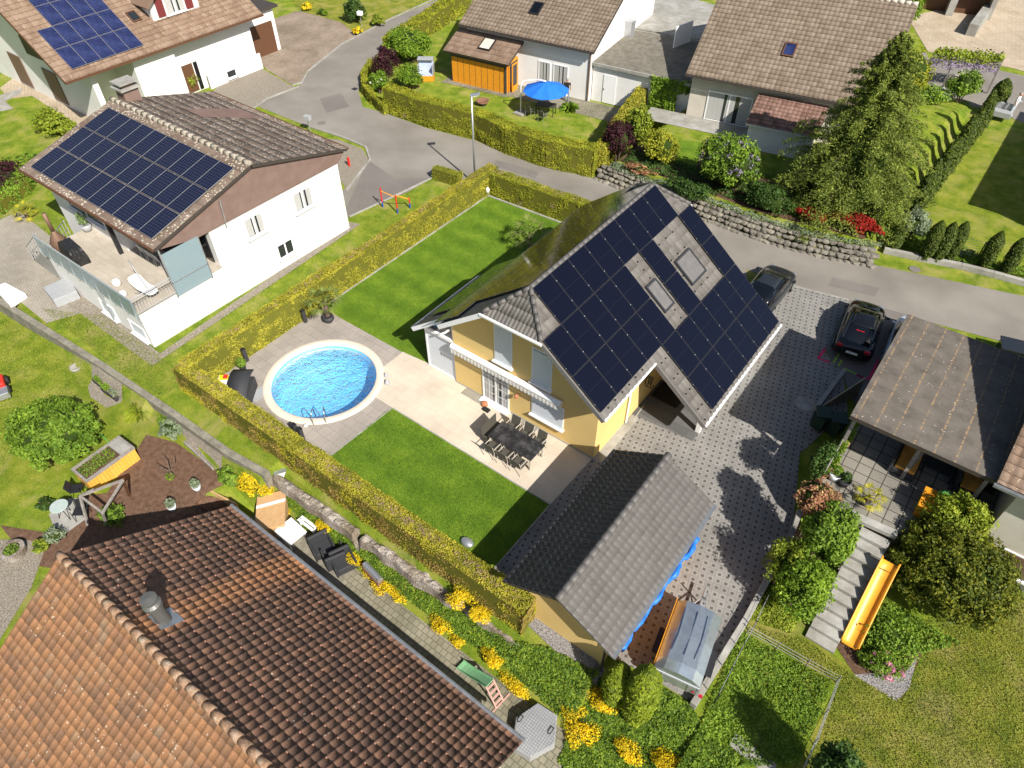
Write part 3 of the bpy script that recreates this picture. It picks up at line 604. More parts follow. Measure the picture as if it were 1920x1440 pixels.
# row 1 starts one column outside the hip
put_panels(pp, OR, UR, DR, [(Y0+i*A_, .04+j*B_) for j, r_ in rows.items() for i in r_ if not (j == 1 and i == -1)]+[(Y0-A_, .04+B_)], rR)
rowsL = {0: range(0, 8), 1: range(0, 9), 2: range(-1, 9), 3: range(0, 4)}
put_panels(pp, OR, UR, DL, [(Y0+.1+i*A_, .06+j*B_) for j, r_ in rowsL.items() for i in r_], rL)
# skylights
def skylight(parent, O, U, D, u, s, wd, ln, frame='pv_frame', glass='shutter_grey', lift=.03):
    O, U, D = Vector(O), Vector(U).normalized(), Vector(D).normalized(); Nn = U.cross(D); Nn = -Nn if Nn.z < 0 else Nn; o0 = wloc(parent)
    def P_(a, b_, h): return O+U*a+D*b_+Nn*h
    m = MB()
    for a0, a1, b0, b1 in ((u, u+.07, s, s+ln), (u+wd-.07, u+wd, s, s+ln), (u+.07, u+wd-.07, s, s+.09), (u+.07, u+wd-.07, s+ln-.09, s+ln)): m.slab([P_(a0, b0, .11+lift), P_(a1, b0, .11+lift), P_(a1, b1, .11+lift), P_(a0, b1, .11+lift)], .12)
    o = m.build('skylight', MT[frame], parent); g_ = MB(); g_.slab([P_(u+.07, s+.09, .08+lift), P_(u+wd-.07, s+.09, .08+lift), P_(u+wd-.07, s+ln-.09, .08+lift), P_(u+.07, s+ln-.09, .08+lift)], .04); g_.build('pane', MT[glass], o)
    return o
surf('shutter_weathered', [(.12, .115, .11), (.16, .15, .145)], 3, .5, 60, .15, .3, spec=.5)
skylight(rR, OR, UR, DR, 21.4, 2.95, .78, 1.35, glass='shutter_weathered'); skylight(rR, OR, UR, DR, 23.75, 3.05, 1.3, 1.3, glass='shutter_weathered')
m = MB()
for (y, s) in [(22.0+.3*i, 2.0+.42*j) for i in range(1) for j in range(8)]+[(23.7+.3*i, 2.1+.84*j) for i in (0, 2, 4) for j in range(4)]+[(19.55+.32*i, 5.6+.8*j) for i in (0, 1) for j in range(4)]+[(16.0+.5*i, 5.2) for i in range(6)]+[(19.5+.5*i, 8.5) for i in range(15)]+[(15.9, 2.4+.5*i) for i in range(2)]:
    p = pt(s, y); m.box((p.x+.02, p.y, p.z+.05), (.05, .05, .05))
m.build('snow_guards', MT['dark_metal'], rR)['kind'] = 'stuff'
# front windows and door, measured on the wall plane
def fx(px, py): return onY(px, py, WF)
for (l, rr_, zb) in (((928, 672), (961, 691), None), ((997, 712), (1034, 731), None)):
    xa, za = fx(*l); xb, zb_ = fx(*rr_); window(HS, (xa, WF), (xb, WF), (za+zb_)/2, (za+zb_)/2+1.95 if xa < -12 else (za+zb_)/2+1.85, (0, -1), n=1, shut='shutter_grey')
xa, za = fx(997, 774); xb, zb_ = fx(1056, 804); window(HS, (xa, WF), (xb, WF), (za+zb_)/2, 2.05, (0, -1), n=1, shut='shutter_grey')
xa, za = fx(907, 748); xb, zb_ = fx(955, 771); dd = window(HS, (xa, WF), (xb, WF), .06, 2.1, (0, -1), n=2, bars=(2, 4), name='patio_door', curtain=True)
m = MB(); m.bb(xa-.03, xb+.03, WF-.3, WF-.05, 0.02, .075); m.build('threshold', MT['white_paint'], dd)
# awning cassette over the patio
xa, za = fx(850, 640); xb, zb_ = fx(1057, 750)
m = MB(); m.tube([(WL+.05, WF-.16, 2.42), (xb, WF-.16, 2.42)], .13, 12); m.bb(WL+.05, xb, WF-.3, WF-.03, 2.36, 2.46); aw = m.build('awning', MT['white_paint'], HS)
m = MB(); k = 30
for i in range(k):
    x = WL+.1+(xb-WL-.15)*i/k; dx = (xb-WL-.15)/k; m.bb(x, x+dx*.55, WF-.3, WF-.285, 2.12, 2.3); m.bb(x+dx*.55, x+dx, WF-.3, WF-.285, 2.16, 2.3, 1)
m.build('valance', [MT['white_fabric'], MT['terrace_beige']], aw)
# wall lamp, wall hose, downpipe, gutter pipes
x_, z_ = fx(973, 738); m = MB(); m.bar((x_, WF, z_), (x_, WF-.18, z_+.05), .03, .03); m.lathe((x_, WF-.2, z_-.12), [(.03, 0), (.08, .03), (.08, .16), (.02, .24)], 10); m.build('wall_lamp', MT['terracotta'], HS)
m = MB(); m.tube([(WR+.08, 18.9, 3.6), (WR+.08, 18.9, .1)], .045, 8); m.build('downpipe', MT['white_paint'], HS)
hy = 20.3; m = MB(); m.tube([(WR+.06+.01*i, hy+.16*math.cos(i*.55), 1.55+.32*math.sin(i*.55)) for i in range(34)], .02, 6); m.build('hose', MT['black_plastic'], HS, True)
m = MB(); m.tube([(XR-4.9*CT, 16.9, 3.2), (XR-5.4*CT, 16.4, 2.8), (XR-5.7*CT, 16.2, 2.7)], .05, 8); m.build('pipe', MT['white_paint'], HS, True)
# entrance corner: post, dark slabs, far garage wall
m = MB(); m.bb(-5.62, -5.42, 20.3, 20.5, 0, zroof(-5.5)-.14); m.build('post', MT['white_paint'], HS)
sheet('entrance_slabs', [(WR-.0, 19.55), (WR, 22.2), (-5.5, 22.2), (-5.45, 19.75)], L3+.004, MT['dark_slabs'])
m = MB(); m.bb(-8.15, -6.9, 21.0, 22.1, .0, .06); o = m.build('door_mat', MT['rubber']); tag(o, 'dark brown mat on the grey slabs inside the covered entrance of the yellow house', 'door mat')
sheet('concrete_strip', [(WR, 16.42), (-7.9, 16.42), (-7.9, 19.5), (WR, 19.5)], L3+.002, MT['concrete'])
dm = window(HS, (-5.69, 22.8), (-5.69, 25.8), .05, 1.6, (1, 0), n=1, name='garage_door', sill=False, shut='shutter_grey')
# conservatory screens on the left
CX = -17.45
m = MB()
for (a, b_, z) in (((CX, 16.55), (WL, 16.5), 2.25), ):
    m.bb(CX, CX+.09, 16.48, 16.57, 0, 2.35); m.bb(WL-.1, WL-.02, 16.48, 16.57, 0, 3.35); m.bb(CX, WL-.02, 16.47, 16.58, 0, .1); m.bb(CX, WL-.02, 16.47, 16.58, 2.2, 2.32)
    m.bar((CX-.05, 16.45, 2.42), (WL-.02, 16.45, 2.42), .12, .12); m.bar((CX, 16.52, 2.4), (WL, 16.52, 3.9), .08, .1)
cons = m.build('conservatory', MT['white_paint'], HS)
m = MB()
for i in range(14): x = CX+.1+i*(WL-CX-.2)/14; m.bb(x, x+(WL-CX-.2)/14-.012, 16.505, 16.535, .1, 2.2)
m.build('screen', MT['shutter_weathered'] if False else MT['shutter_grey'], cons)
m = MB(); m.slab([(CX+.05, 16.52, 2.32), (WL-.05, 16.52, 2.32), (WL-.05, 16.52, 3.75)], .02); m.bb(CX, CX+.04, 16.6, 20.7, .1, 2.3); m.build('glass', MT['window_glass'], cons)
m = MB()
for y in (16.55, 17.9, 19.3, 20.65): m.bb(CX-.02, CX+.06, y, y+.08, 0, 2.34)
m.build('frame', MT['white_paint'], cons)
for (x_, l) in ((-15.05, 'grey cellar light grate in the patio, left of the glazed patio door'), (-12.3, 'grey cellar light grate in the patio by the outdoor dining table')):
    m = MB(); m.bb(x_, x_+1.25, WF-.45, WF-.03, .02, .05)
    for i in range(12): m.bb(x_+.04+i*.1, x_+.07+i*.1, WF-.43, WF-.05, .05, .056)
    tag(m.build('light_well_grate', MT['light_grey_metal']), l, 'grate')
m = MB(); P = (-13.75, 16.05); m.lathe((P[0], P[1], .02), [(.12, 0), (.16, .03), (.14, .16), (.06, .2)], 12); m.bb(P[0]+.1, P[0]+.42, P[1]-.3, P[1]-.1, .03, .12, 1); tag(m.build('garden_decoration', [MT['terracotta'], MT['rubber']]), 'small stone ornament and dark box on the patio at the foot of the glazed door', 'ornament')
# ---------------------------------------------------------------- garage of the yellow house
G_ = thing('garage', 'long yellow garden garage with a dark grey tiled gable roof between lawn and driveway', 'garage', (-4.8, 12, 0))
GX0, GX1, GY0, GY1, GZ, GR = -6.98, -2.95, 8.78, 15.6, 2.35, 3.55; GXC = -4.98
m = MB(); extr(m, [(-6.42, -1.4), (-3.45, -1.4), (-3.45, 2.62), (GXC, 3.3), (-6.42, 2.56)], 9.35, 15.2); m.build('wall', MT['yellow_plaster'], G_)
for sx, x1 in ((-1, GX0), (1, GX1)):
    D_ = Vector((x1-GXC, 0, GZ-GR)); L = D_.length
    rf = tile_mesh('roof', (GXC, 0, GR), (0, 1, 0), D_, [[(GY0, 0), (GY1, 0), (GY1, L), (GY0, L)]], MT['tile_garage_shade' if sx < 0 else 'tile_garage'], G_, .23, .31, .055 if sx < 0 else .016, .04 if sx < 0 else .01, 6, 'scallop' if sx < 0 else 'wave')
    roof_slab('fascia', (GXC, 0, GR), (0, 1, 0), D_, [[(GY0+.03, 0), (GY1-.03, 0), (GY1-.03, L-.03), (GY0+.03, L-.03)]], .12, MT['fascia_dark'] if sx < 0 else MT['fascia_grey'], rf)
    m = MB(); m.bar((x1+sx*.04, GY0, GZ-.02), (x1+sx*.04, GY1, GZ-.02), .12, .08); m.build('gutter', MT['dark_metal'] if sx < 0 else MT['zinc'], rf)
m = MB(); k = 19
for i in range(k): y = GY0-.03+(GY1-GY0+.06)*i/k; m.tube([(GXC, y, GR+.03), (GXC, y+(GY1-GY0)/k-.015, GR+.045)], [.12, .14], 8)
m.build('ridge_cap', MT['tile_garage'], G_, True)
m = MB(); m.tube([(GX1+.04, 8.85, GZ-.1), (GX1-.3, 9.0, 1.9), (-3.4, 9.28, 1.7), (-3.4, 9.28, -.3)], .045, 8); m.build('downpipe', MT['steel'], G_, True)
m = MB(); m.bb(-3.448, -3.40, 9.8, 14.8, 0.03, 2.1); m.build('garage_door', MT['orange_wood'], G_)
m = MB(); k = 34
m.tube([(-2.83+.1*math.sin(i*.9)*.5-.12*(1-i/k), 9.3+5.0*i/k, 1.92+.04*math.sin(i*1.7)) for i in range(k+1)], [(.05 if i in (9, 17, 26) else .1+.025*math.sin(i*2.3)) for i in range(k+1)], 9)
tp_ = m.build('rolled_tarpaulin', MT['blue_tarp'], None, True); tag(tp_, 'long blue tarpaulin rolled up along the driveway eave of the garage', 'tarpaulin')
# ---------------------------------------------------------------- white house with navy panels (left)
tilem('tile_eternit', [(.15, .105, .08), (.19, .14, .108), (.23, .175, .138)], rough=.85, spots=((.5, .46, .37), 7.0, .33, 1.3, .44))
tilem('tile_brown', [(.17, .11, .075), (.215, .145, .1), (.26, .185, .135)], rough=.85, spots=((.4, .34, .25), 9, .22, 1.5, .52)); tilem('tile_light', [(.165, .125, .09), (.2, .155, .115), (.24, .19, .145)], rough=.85); tilem('tile_red', [(.13, .075, .055), (.19, .11, .085), (.25, .15, .12)], rough=.85)
surf('rust_board', [(.17, .11, .09), (.22, .15, .125)], 1.5, .8, 40, .12, .15)
WH = thing('white_house', 'white house with a lichen-spotted brown roof, navy solar panels and a raised terrace', 'house', (-34, 15, 0))
def gable_house(root, x0, x1, y0, y1, z0, ze, zr, rx0, rx1, ry0, ry1, wallm, tilemat, base=None):
    yc = (ry0+ry1)/2; sl = (zr-ze)/(yc-ry0)
    def zz(y): return zr-abs(y-yc)*sl
    sec = [(y0, z0), (y1, z0), (y1, zz(y1)-.2), (yc, zr-.2), (y0, zz(y0)-.2)]
    m = MB(); n = 5; vs = [(x0, y, z) for y, z in sec]+[(x1, y, z) for y, z in sec]
    m.add(vs, [(i, n+i, n+(i+1) % n, (i+1) % n) for i in range(n)]+[tuple(range(n)), tuple(range(2*n-1, n-1, -1))]); m.build('wall', wallm, root)
    rf = []
    for ye in (ry0, ry1):
        D_ = Vector((0, ye-yc, ze-zr)); L = D_.length
        r_ = tile_mesh('roof', (0, yc, zr), (1, 0, 0), D_, [[(rx0, 0), (rx1, 0), (rx1, L), (rx0, L)]], tilemat[0], root, *tilemat[1]); rf.append((r_, D_.normalized(), L))
        roof_slab('fascia', (0, yc, zr), (1, 0, 0), D_, [[(rx0, 0), (rx1, 0), (rx1, L), (rx0, L)]], .14, MT['fascia_dark'], r_)
        m = MB(); m.bar((rx0, ye+(.05 if ye > yc else -.05), ze-.04), (rx1, ye+(.05 if ye > yc else -.05), ze-.04), .1, .09); m.build('gutter', MT['brown_wood'], r_)
    return rf, yc
rf, yc = gable_house(WH, -40.2, -28.82, 14.0, 22.25, -.1, 4.78, 6.35, -40.5, -28.55, 11.15, 22.9, MT['white_plaster'], (MT['tile_eternit'], (.5, .62, .012, .008, 4, 'wave')))
m = MB(); m.bb(-40.2, -33.6, 11.95, 14.05, -.1, 4.68); m.bb(-33.6, -28.82, 9.42, 14.0, -.1, 2.05); m.bb(-37.2, -33.6, 9.42, 11.95, -.1, 2.05); m.build('wall', MT['white_plaster'], WH)
m = MB(); sl = 1.57/5.87
m.prism([(-28.81, 11.3), (-28.74, 11.3), (-28.74, 22.75), (-28.81, 22.75)], 4.15, lambda x, y: 4.2); 
vs = []; ysq = [11.3, yc, 22.8]; top = [6.35-abs(y-yc)*sl-.16 for y in ysq]; low = [4.62, 4.15, 4.62]
m = MB(); P0 = [(-28.81, 11.3, 4.56), (-28.81, 13.3, 4.14), (-28.81, 22.3, 4.14), (-28.81, 22.8, 4.6), (-28.81, yc, 6.2)]
m.add([(x, y, z) for x in (-28.81, -28.73) for (_, y, z) in P0], [(i, 5+i, 5+(i+1) % 5, (i+1) % 5)[::-1] for i in range(5)]+[(0, 1, 2, 3, 4), (9, 8, 7, 6, 5)]); m.build('gable_boarding', MT['rust_board'], WH)
m = MB(); m.bb(-28.82, -28.8, 9.45, 22.24, -.05, 1.25); m.build('plinth', MT['white_paint'] if False else plain('plinth_grey', (.6, .6, .59), .8, spec=.1, var=.03), WH)
m = MB(); k = 24
for i in range(k): x = -40.5+11.95*i/k; m.tube([(x, yc, 6.37), (x+.48, yc, 6.39)], [.13, .15], 8)
m.build('ridge_cap', MT['tile_eternit'] if False else surf('lichen_cap', [(.2, .16, .12), (.48, .44, .36)], 5, .9, 30, .4, .4), WH, True)
pw = panel_proto('solar_panel', 1.055, 1.66, (6, 10), [MT['pv_navy'], MT['clamp'], MT['pv_grid'], MT['clamp']]); pw['ln'] = 1.66
put_panels(pw, (0, yc, 6.35), (1, 0, 0), rf[0][1], [(-39.75+i*1.075, .62+j*1.72) for j in range(3) for i in range(10)], rf[0][0], .1)
ch = MB(); ch.bb(-40.7, -39.9, 17.5, 18.4, 5.6, 6.75); ch.bb(-40.85, -39.75, 17.35, 18.55, 6.75, 6.85, 1); ch.bb(-40.6, -40.0, 17.6, 18.3, 6.85, 7.05); ch.bb(-40.8, -39.8, 17.4, 18.5, 7.05, 7.13, 1); ch.build('chimney', [MT['rust_board'], MT['concrete']], WH)
m = MB(); m.slab([(-37.6, 19.4, 5.76), (-36.1, 19.4, 5.76), (-34.6, 22.2, 5.01), (-36.7, 22.2, 5.01)], .02); m.build('roof_patch', MT['rust_board'], rf[1][0])
for (ya, yb, za, zb) in ((15.85, 16.98, 2.66, 3.78), (18.95, 20.2, 2.62, 3.75)): window(WH, (-28.8, ya), (-28.8, yb), za, zb, (1, 0), n=2, curtain=True)
window(WH, (-28.8, 17.25), (-28.8, 18.3), .62, 1.5, (1, 0), n=2)
m = MB(); m.tube([(-28.5, 14.9, 5.5), (-28.7, 14.9, 3.95)], .03, 6); m.build('downpipe', MT['light_grey_metal'], WH)
# terrace: slabs, screens, railings
m = MB(); m.bb(-37.25, -28.75, 9.35, 11.96, 2.05, 2.15); m.bb(-33.6, -28.75, 11.96, 14.0, 2.05, 2.15); tr_ = m.build('terrace', MT['deck_slabs'], WH)
glassm, t, b = nodes('frosted_glass'); b.inputs['Base Color'].default_value = (.3, .4, .44, 1); b.inputs['Roughness'].default_value = .12; b.inputs['Alpha'].default_value = .62; MT['frosted_glass'] = glassm
m = MB(); m.bb(-28.74, -28.7, 11.4, 13.35, 1.9, 4.25); m.build('side_screen', MT['frosted_glass'], WH)
m = MB(); m.bb(-28.75, -28.69, 11.36, 11.42, 1.85, 4.7); m.bb(-28.75, -28.69, 13.33, 13.38, 1.85, 4.25); m.bb(-28.75, -28.69, 11.36, 13.38, 2.65, 2.7); m.build('frame', MT['light_grey_metal'], WH)
m = MB(); m.bb(-37.2, -28.6, 9.26, 9.3, 2.0, 3.0); m.build('glass_balustrade', MT['frosted_glass'], WH)
m = MB()
for i in range(9): x = -37.2+i*8.5/8; m.tube([(x, 9.33, 1.7), (x, 9.24, 2.0), (x, 9.33, 3.05)], .025, 6)
m.tube([(-37.2, 9.3, 3.05), (-28.65, 9.3, 3.05)], .03, 6)
m.tube([(-28.65, 9.3, 3.05), (-28.65, 11.35, 3.05)], .03, 6); m.tube([(-28.65, 9.3, 2.9), (-28.65, 11.35, 2.9)], .015, 6); m.tube([(-28.65, 9.3, 2.2), (-28.65, 11.35, 2.2)], .02, 6)
for i in range(15): y = 9.35+i*.143; m.tube([(-28.65, y, 2.2), (-28.65, y, 3.0)], .012, 5)
m.build('railing', MT['grey_paint'], WH)
m = MB(); m.bb(-33.55, -29.2, 13.93, 13.985, 2.2, 4.1); m.build('glazing', MT['dark_glass'], WH); window(WH, (-38.5, 11.94), (-35.0, 11.94), 2.9, 4.0, (0, -1), n=2)
m = MB(); m.bb(-33.75, -33.6, 11.5, 11.7, 2.15, 4.6); m.build('post', MT['dark_metal'], WH)
for x_ in (-33.0, -30.4): window(WH, (x_, 9.41), (x_+1.3, 9.41), .2, 1.0, (0, -1), n=1, name='garage_window', glass='shutter_grey')
m = MB(); m.tube([(-32.2, 9.3, 1.95), (-31.9, 9.3, .0)], .05, 6); m.build('downpipe', MT['light_grey_metal'], WH)
# outside stair with stone side on the left of the terrace
ST_ = thing('outside_stair', 'concrete outside stair with metal railings at the left end of the white terrace', 'staircase', (-38.8, 9.9, 0))
for i in range(9): m = MB(); m.bb(-37.25-.32*(i+1), -37.25-.32*i, 9.5, 10.9, 0, 2.0-.21*i); m.build('step', MT['concrete'], ST_)
m = MB()
for yy in (9.45, 10.95):
    m.tube([(-37.3, yy, 3.0), (-40.2, yy, 1.0)], .03, 6); m.tube([(-37.3, yy, 2.5), (-40.2, yy, .55)], .02, 6)
    for i in range(6): x = -37.4-i*.55; m.tube([(x, yy, 2.0-.21*(i*.55/.32)), (x, yy, 2.95-(i*.55)*.69)], .02, 5)
m.build('railing', MT['grey_paint'], ST_)
# terrace furniture
def grill():
    t = thing('kettle_smoker', 'tall brown garden fireplace with a conical hood and flue on the white terrace', 'outdoor fireplace', (-36.2, 9.95, 2.15))
    m = MB(); m.lathe((-36.2, 9.95, 2.15), [(.38, 0), (.38, .35), (.42, .6), (.12, 1.15), (.1, 1.2)], 14); m.build('hood', plain('rust_steel', (.2, .12, .08), .6, .3), t, True)
    m = MB(); m.cyl((-36.2, 9.95), .1, 3.3, 4.35, 12); m.build('flue', MT['rust_steel'], t, True)
grill()
def lump(name, label, cat, c, sz, mat, seed=1, flat=.2, rz=0, n=3, amp=.12, parent=None):
    bm = bmesh.new(); bmesh.ops.create_icosphere(bm, subdivisions=n, radius=1)
    for v in bm.verts:
        d = 1+amp*noise.noise(v.co*2.1+Vector((seed*7.1, 0, 0)))+amp*.5*noise.noise(v.co*6+Vector((seed, 3, 0)))
        v.co = Vector((v.co.x*sz[0]*d, v.co.y*sz[1]*d, max(-flat, v.co.z)*sz[2]*d))
    me = bpy.data.meshes.new(name); bm.to_mesh(me); bm.free()
    if parent is None: me.transform(Matrix.Rotation(rz, 4, 'Z')); o = fin(name, me, mat, None, True); o.location = c; 
    else: me.transform(Matrix.Translation(Vector(c)-wloc(parent)) @ Matrix.Rotation(rz, 4, 'Z')); o = fin(name, me, mat, parent, True)
    if label: tag(o, label, cat)
    return o
m = MB(); c = at(197, 500, 2.3)
bm = bmesh.new(); bmesh.ops.create_cube(bm, size=1); bmesh.ops.subdivide_edges(bm, edges=bm.edges[:], cuts=7, use_grid_fill=True)
for v in bm.verts: 
    f = 1-.25*(v.co.z+.5)**2; v.co = Vector((v.co.x*1.5*f+.05*noise.noise(v.co*9), v.co.y*.75*f+.06*noise.noise(v.co*8+Vector((3, 0, 0))), (v.co.z+.5)*.95+.05*noise.noise(v.co*7)))
me = bpy.data.meshes.new('grill_cover'); bm.to_mesh(me); bm.free(); o = fin('covered_grill', me, plain('black_cover', (.02, .02, .02), .28, spec=.6)); o.location = (-34.95, 9.95, 2.15); o.rotation_euler.z = R(-4); tag(o, 'black plastic cover draped over a grill beside the glass balustrade of the white terrace', 'grill')
def table(name, label, c, sz, h, top, leg, rz=0, group=None, lw=.05, th=.04, cat='table'):
    t = thing(name, label, cat, (0, 0, 0), group); m = MB(); m.bb(-sz[0]/2, sz[0]/2, -sz[1]/2, sz[1]/2, h-th, h); m.build('tabletop', MT[top], t, False, .006)
    for sx in (-1, 1):
        for sy in (-1, 1): m = MB(); m.bb(*sorted((sx*(sz[0]/2-.04), sx*(sz[0]/2-.04-lw))), *sorted((sy*(sz[1]/2-.04), sy*(sz[1]/2-.04-lw))), 0, h-th); m.build('leg', MT[leg], t)
    t.location = c; t.rotation_euler.z = rz; return t
def chair(name, label, seat, frame, back=.9, w=.48, arms=True, group=None):
    t = thing(name, label, 'chair', (0, 0, 0), group)
    m = MB(); m.bb(-w/2, w/2, -w/2, w/2, .42, .45); m.build('seat', MT[seat], t); m = MB(); m.bar((0, w/2-.01, .47), (0, w/2+.1, back), w-.06, .025, 0, (0, 1, 0)); m.build('backrest', MT[seat], t)
    for sx in (-1, 1):
        m = MB(); m.tube([(sx*w/2, -w/2, 0), (sx*w/2, -w/2+.02, .64)], .014, 5); m.build('leg', MT[frame], t); m = MB(); m.tube([(sx*w/2, w/2+.04, 0), (sx*w/2, w/2-.02, .45), (sx*w/2, w/2+.1, back)], .014, 5); m.build('leg', MT[frame], t)
        if arms: m = MB(); m.tube([(sx*w/2, -w/2+.02, .64), (sx*w/2, w/2+.03, .66)], .018, 5); m.build('armrest', MT[frame], t)
    return t
table('dining_table', 'pale oak table with black steel frame beside the grey side screen of the terrace', (-29.5, 12.35, 2.15), (1.0, .8), .74, 'wood_pale', 'dark_metal', R(4))
table('dining_table', 'long dark table at the glazing under the eaves of the white terrace', (-31.6, 13.0, 2.15), (2.2, .8), .74, 'fascia_dark', 'light_grey_metal', 0)
tc_ = chair('terrace_chair', 'grey metal chair at the long dark terrace table, leftmost of the row', 'grey_paint', 'light_grey_metal', group='chairs at the long table on the white terrace'); tc_.location = (-32.3, 12.3, 2.15); tc_.rotation_euler.z = math.pi
for i, l in ((1, 'grey metal chair in the middle of the row at the long dark terrace table'), (2, 'grey metal chair at the long dark terrace table, nearest the oak table')): copy_tree(tc_, (-32.3+.65*i, 12.3, 2.15), math.pi, l)
def hanging_chair(c, lab):
    t = thing('lounge_chair', lab, 'lounge chair', c); m = MB(); P_ = [(-.75, 0, .75), (-.35, 0, .42), (.1, 0, .32), (.55, 0, .5), (.95, 0, .42)]; vs = []
    for x, y, z in P_:
        for s in (-.33, 0, .33): vs.append((c[0]+x, c[1]+y+s, c[2]+z+abs(s)*.25))
    m.add(vs, [(i*3+k, i*3+k+1, i*3+k+4, i*3+k+3) for i in range(4) for k in range(2)]); o = m.build('cushion', MT['white_fabric'], t, True)
    md = o.modifiers.new('s', 'SOLIDIFY'); md.thickness = .09; md2 = o.modifiers.new('u', 'SUBSURF'); md2.levels = 2; md2.render_levels = 2
    m = MB(); m.tube([(c[0]-.5, c[1]-.3, c[2]), (c[0]+.4, c[1]+.3, c[2]+.02), (c[0]+.6, c[1], c[2]+.3), (c[0]-.05, c[1], c[2]+1.4), (c[0]-.5, c[1]+.1, c[2]+1.7)], .03, 6); m.build('stand', MT['grey_paint'], t, True)
    return t
hanging_chair(tuple(at(275, 552, 2.15)), 'white cushioned lounger with a folded grey parasol near the corner railing of the terrace')
for (px, py, lab, s) in ((221, 536, 'round white pot standing on the terrace beside the white lounger', .2), (233, 556, 'white dish with dark fruit bowl beside the glass balustrade', .17)):
    c = at(px, py, 2.15); m = MB(); m.lathe((0, 0, 0), [(s*.7, 0), (s, s*.8), (s*.9, s*1.6), (s*.5, s*1.9)], 14); o = m.build('flower_pot', MT['white_paint'], None, True); o.location = c; tag(o, lab, 'pot')
def potted(name, lab, c, pr, ph, pm_, lm, cr, n=500, cat='potted plant', hgt_=.4, leaf=.05, jit=1.2):
    t = thing(name, lab, cat, c); m = MB(); m.lathe(c, [(pr*.7, 0), (pr, ph), (pr*.93, ph), (pr*.88, ph-.05), (.01, ph-.05)], 16); m.build('pot', MT[pm_], t, True)
    S = sphere_pts(n)*rng.uniform(.3, 1, (n, 1))**.5; P_ = S*np.array([cr, cr, hgt_])+np.array([c[0], c[1], c[2]+ph+hgt_*.8]); mk_leaves(P_, S, leaf, 'foliage', MT[lm], t, jit); return t
leafm('leaf_mid', [(.1, .19, .018), (.18, .3, .03), (.27, .39, .045)]); leafm('leaf_yellowgreen', [(.17, .24, .018), (.27, .34, .03), (.38, .43, .05)]); leafm('leaf_dark', [(.03, .07, .014), (.06, .12, .022), (.1, .18, .035)])
leafm('leaf_hedge', [(.31, .31, .03), (.42, .39, .04), (.52, .47, .06)], 1.5, patch=((.4, .26, .1), 2.2, .68)); leafm('leaf_hedge_brown', [(.27, .18, .06), (.35, .25, .075), (.36, .3, .06)], 1.2, patch=((.4, .36, .03), 1.1, .52))
leafm('leaf_hedge_green', [(.24, .28, .02), (.35, .37, .03), (.46, .45, .045)], 1.3, patch=((.4, .3, .18), .7, .68)); leafm('leaf_conifer', [(.1, .15, .025), (.18, .23, .035), (.29, .34, .06)], .9); leafm('leaf_bronze', [(.3, .12, .07), (.5, .25, .15), (.45, .36, .14)], 1.5)
leafm('leaf_purple', [(.03, .01, .015), (.06, .018, .025), (.1, .03, .04)], 1.5); leafm('leaf_red', [(.28, .015, .01), (.5, .02, .015), (.3, .05, .02)], 1.5); leafm('flower_yellow', [(.75, .5, .005), (.85, .62, .01), (.6, .5, .04)], 2, .2); leafm('flower_lilac', [(.3, .22, .42), (.45, .36, .55)], 2); leafm('flower_pink', [(.6, .2, .35), (.75, .4, .5)], 2); leafm('flower_white', [(.7, .7, .65), (.8, .8, .78)], 2)
leafm('leaf_ivy', [(.05, .11, .012), (.13, .22, .02), (.26, .36, .035)], 2.2); leafm('leaf_yew', [(.06, .09, .01), (.12, .15, .014), (.27, .27, .025)], 1.6); leafm('leaf_silver', [(.2, .26, .16), (.32, .38, .26)], 1.5); leafm('leaf_bright', [(.1, .2, .014), (.18, .3, .024), (.29, .41, .04)], 1.2)
potted('potted_plant', 'leafy plant in a square grey tub on the left part of the white terrace', tuple(at(165, 432, 2.15)), .3, .4, 'grey_paint', 'leaf_mid', .3, 250)
m = MB(); m.prism(pxs(0, (89, 553), (135, 532), (152, 560), (108, 577)), 0, .5); tag(m.build('garden_box', MT['wicker_black'] if False else MT['grey_paint'], None, False, .02), 'low grey storage box beside the white wall on the grid paving', 'storage box')
m = MB(); m.prism(pxs(.25, (-12, 540), (10, 531), (48, 551), (18, 572)), .02, .3); tag(m.build('white_board', MT['white_paint'], None, False, .01), 'large white slab lying on the grid paving at the left edge', 'slab')
m = MB(); m.tube([at(103, 487, .8), at(115, 513, .0)], .03, 6); m.tube([at(108, 484, .8), at(120, 510, .0)], .03, 6); tag(m.build('hand_truck', MT['red_paint']), 'red tubular hand truck leaning against the white garage wall', 'hand truck')
# ---------------------------------------------------------------- white chalet top left
TL = thing('white_chalet', 'large white house with a brown tiled roof, blue solar panels and a dormer window', 'house', (-56, 27, 0))
EX, EZ = -50.9, 4.0
D_ = Vector((-1, 0, .62)); D_.normalize(); Dn = Vector((1, 0, -.62)).normalized()
ridge = (-62.5, EZ+.62*11.6)
rt_ = tile_mesh('roof', (ridge[0], 0, ridge[1]), (0, 1, 0), Dn, [[(19.0, 0), (35.0, 0), (35.0, 13.65), (19.0, 13.65)]], MT['tile_brown'], TL, .33, .4, .035, .03, 4, 'wave')
roof_slab('fascia', (ridge[0], 0, ridge[1]), (0, 1, 0), Dn, [[(19.0, 0), (35.0, 0), (35.0, 13.65), (19.0, 13.65)]], .18, MT['brown_wood'], rt_)
rt2 = tile_mesh('roof', (ridge[0], 0, ridge[1]), (0, 1, 0), Vector((-1, 0, -.62)), [[(19.0, 0), (35.0, 0), (35.0, 13.65), (19.0, 13.65)]], MT['tile_brown'], TL, .33, .4, .035, .03, 4, 'wave')
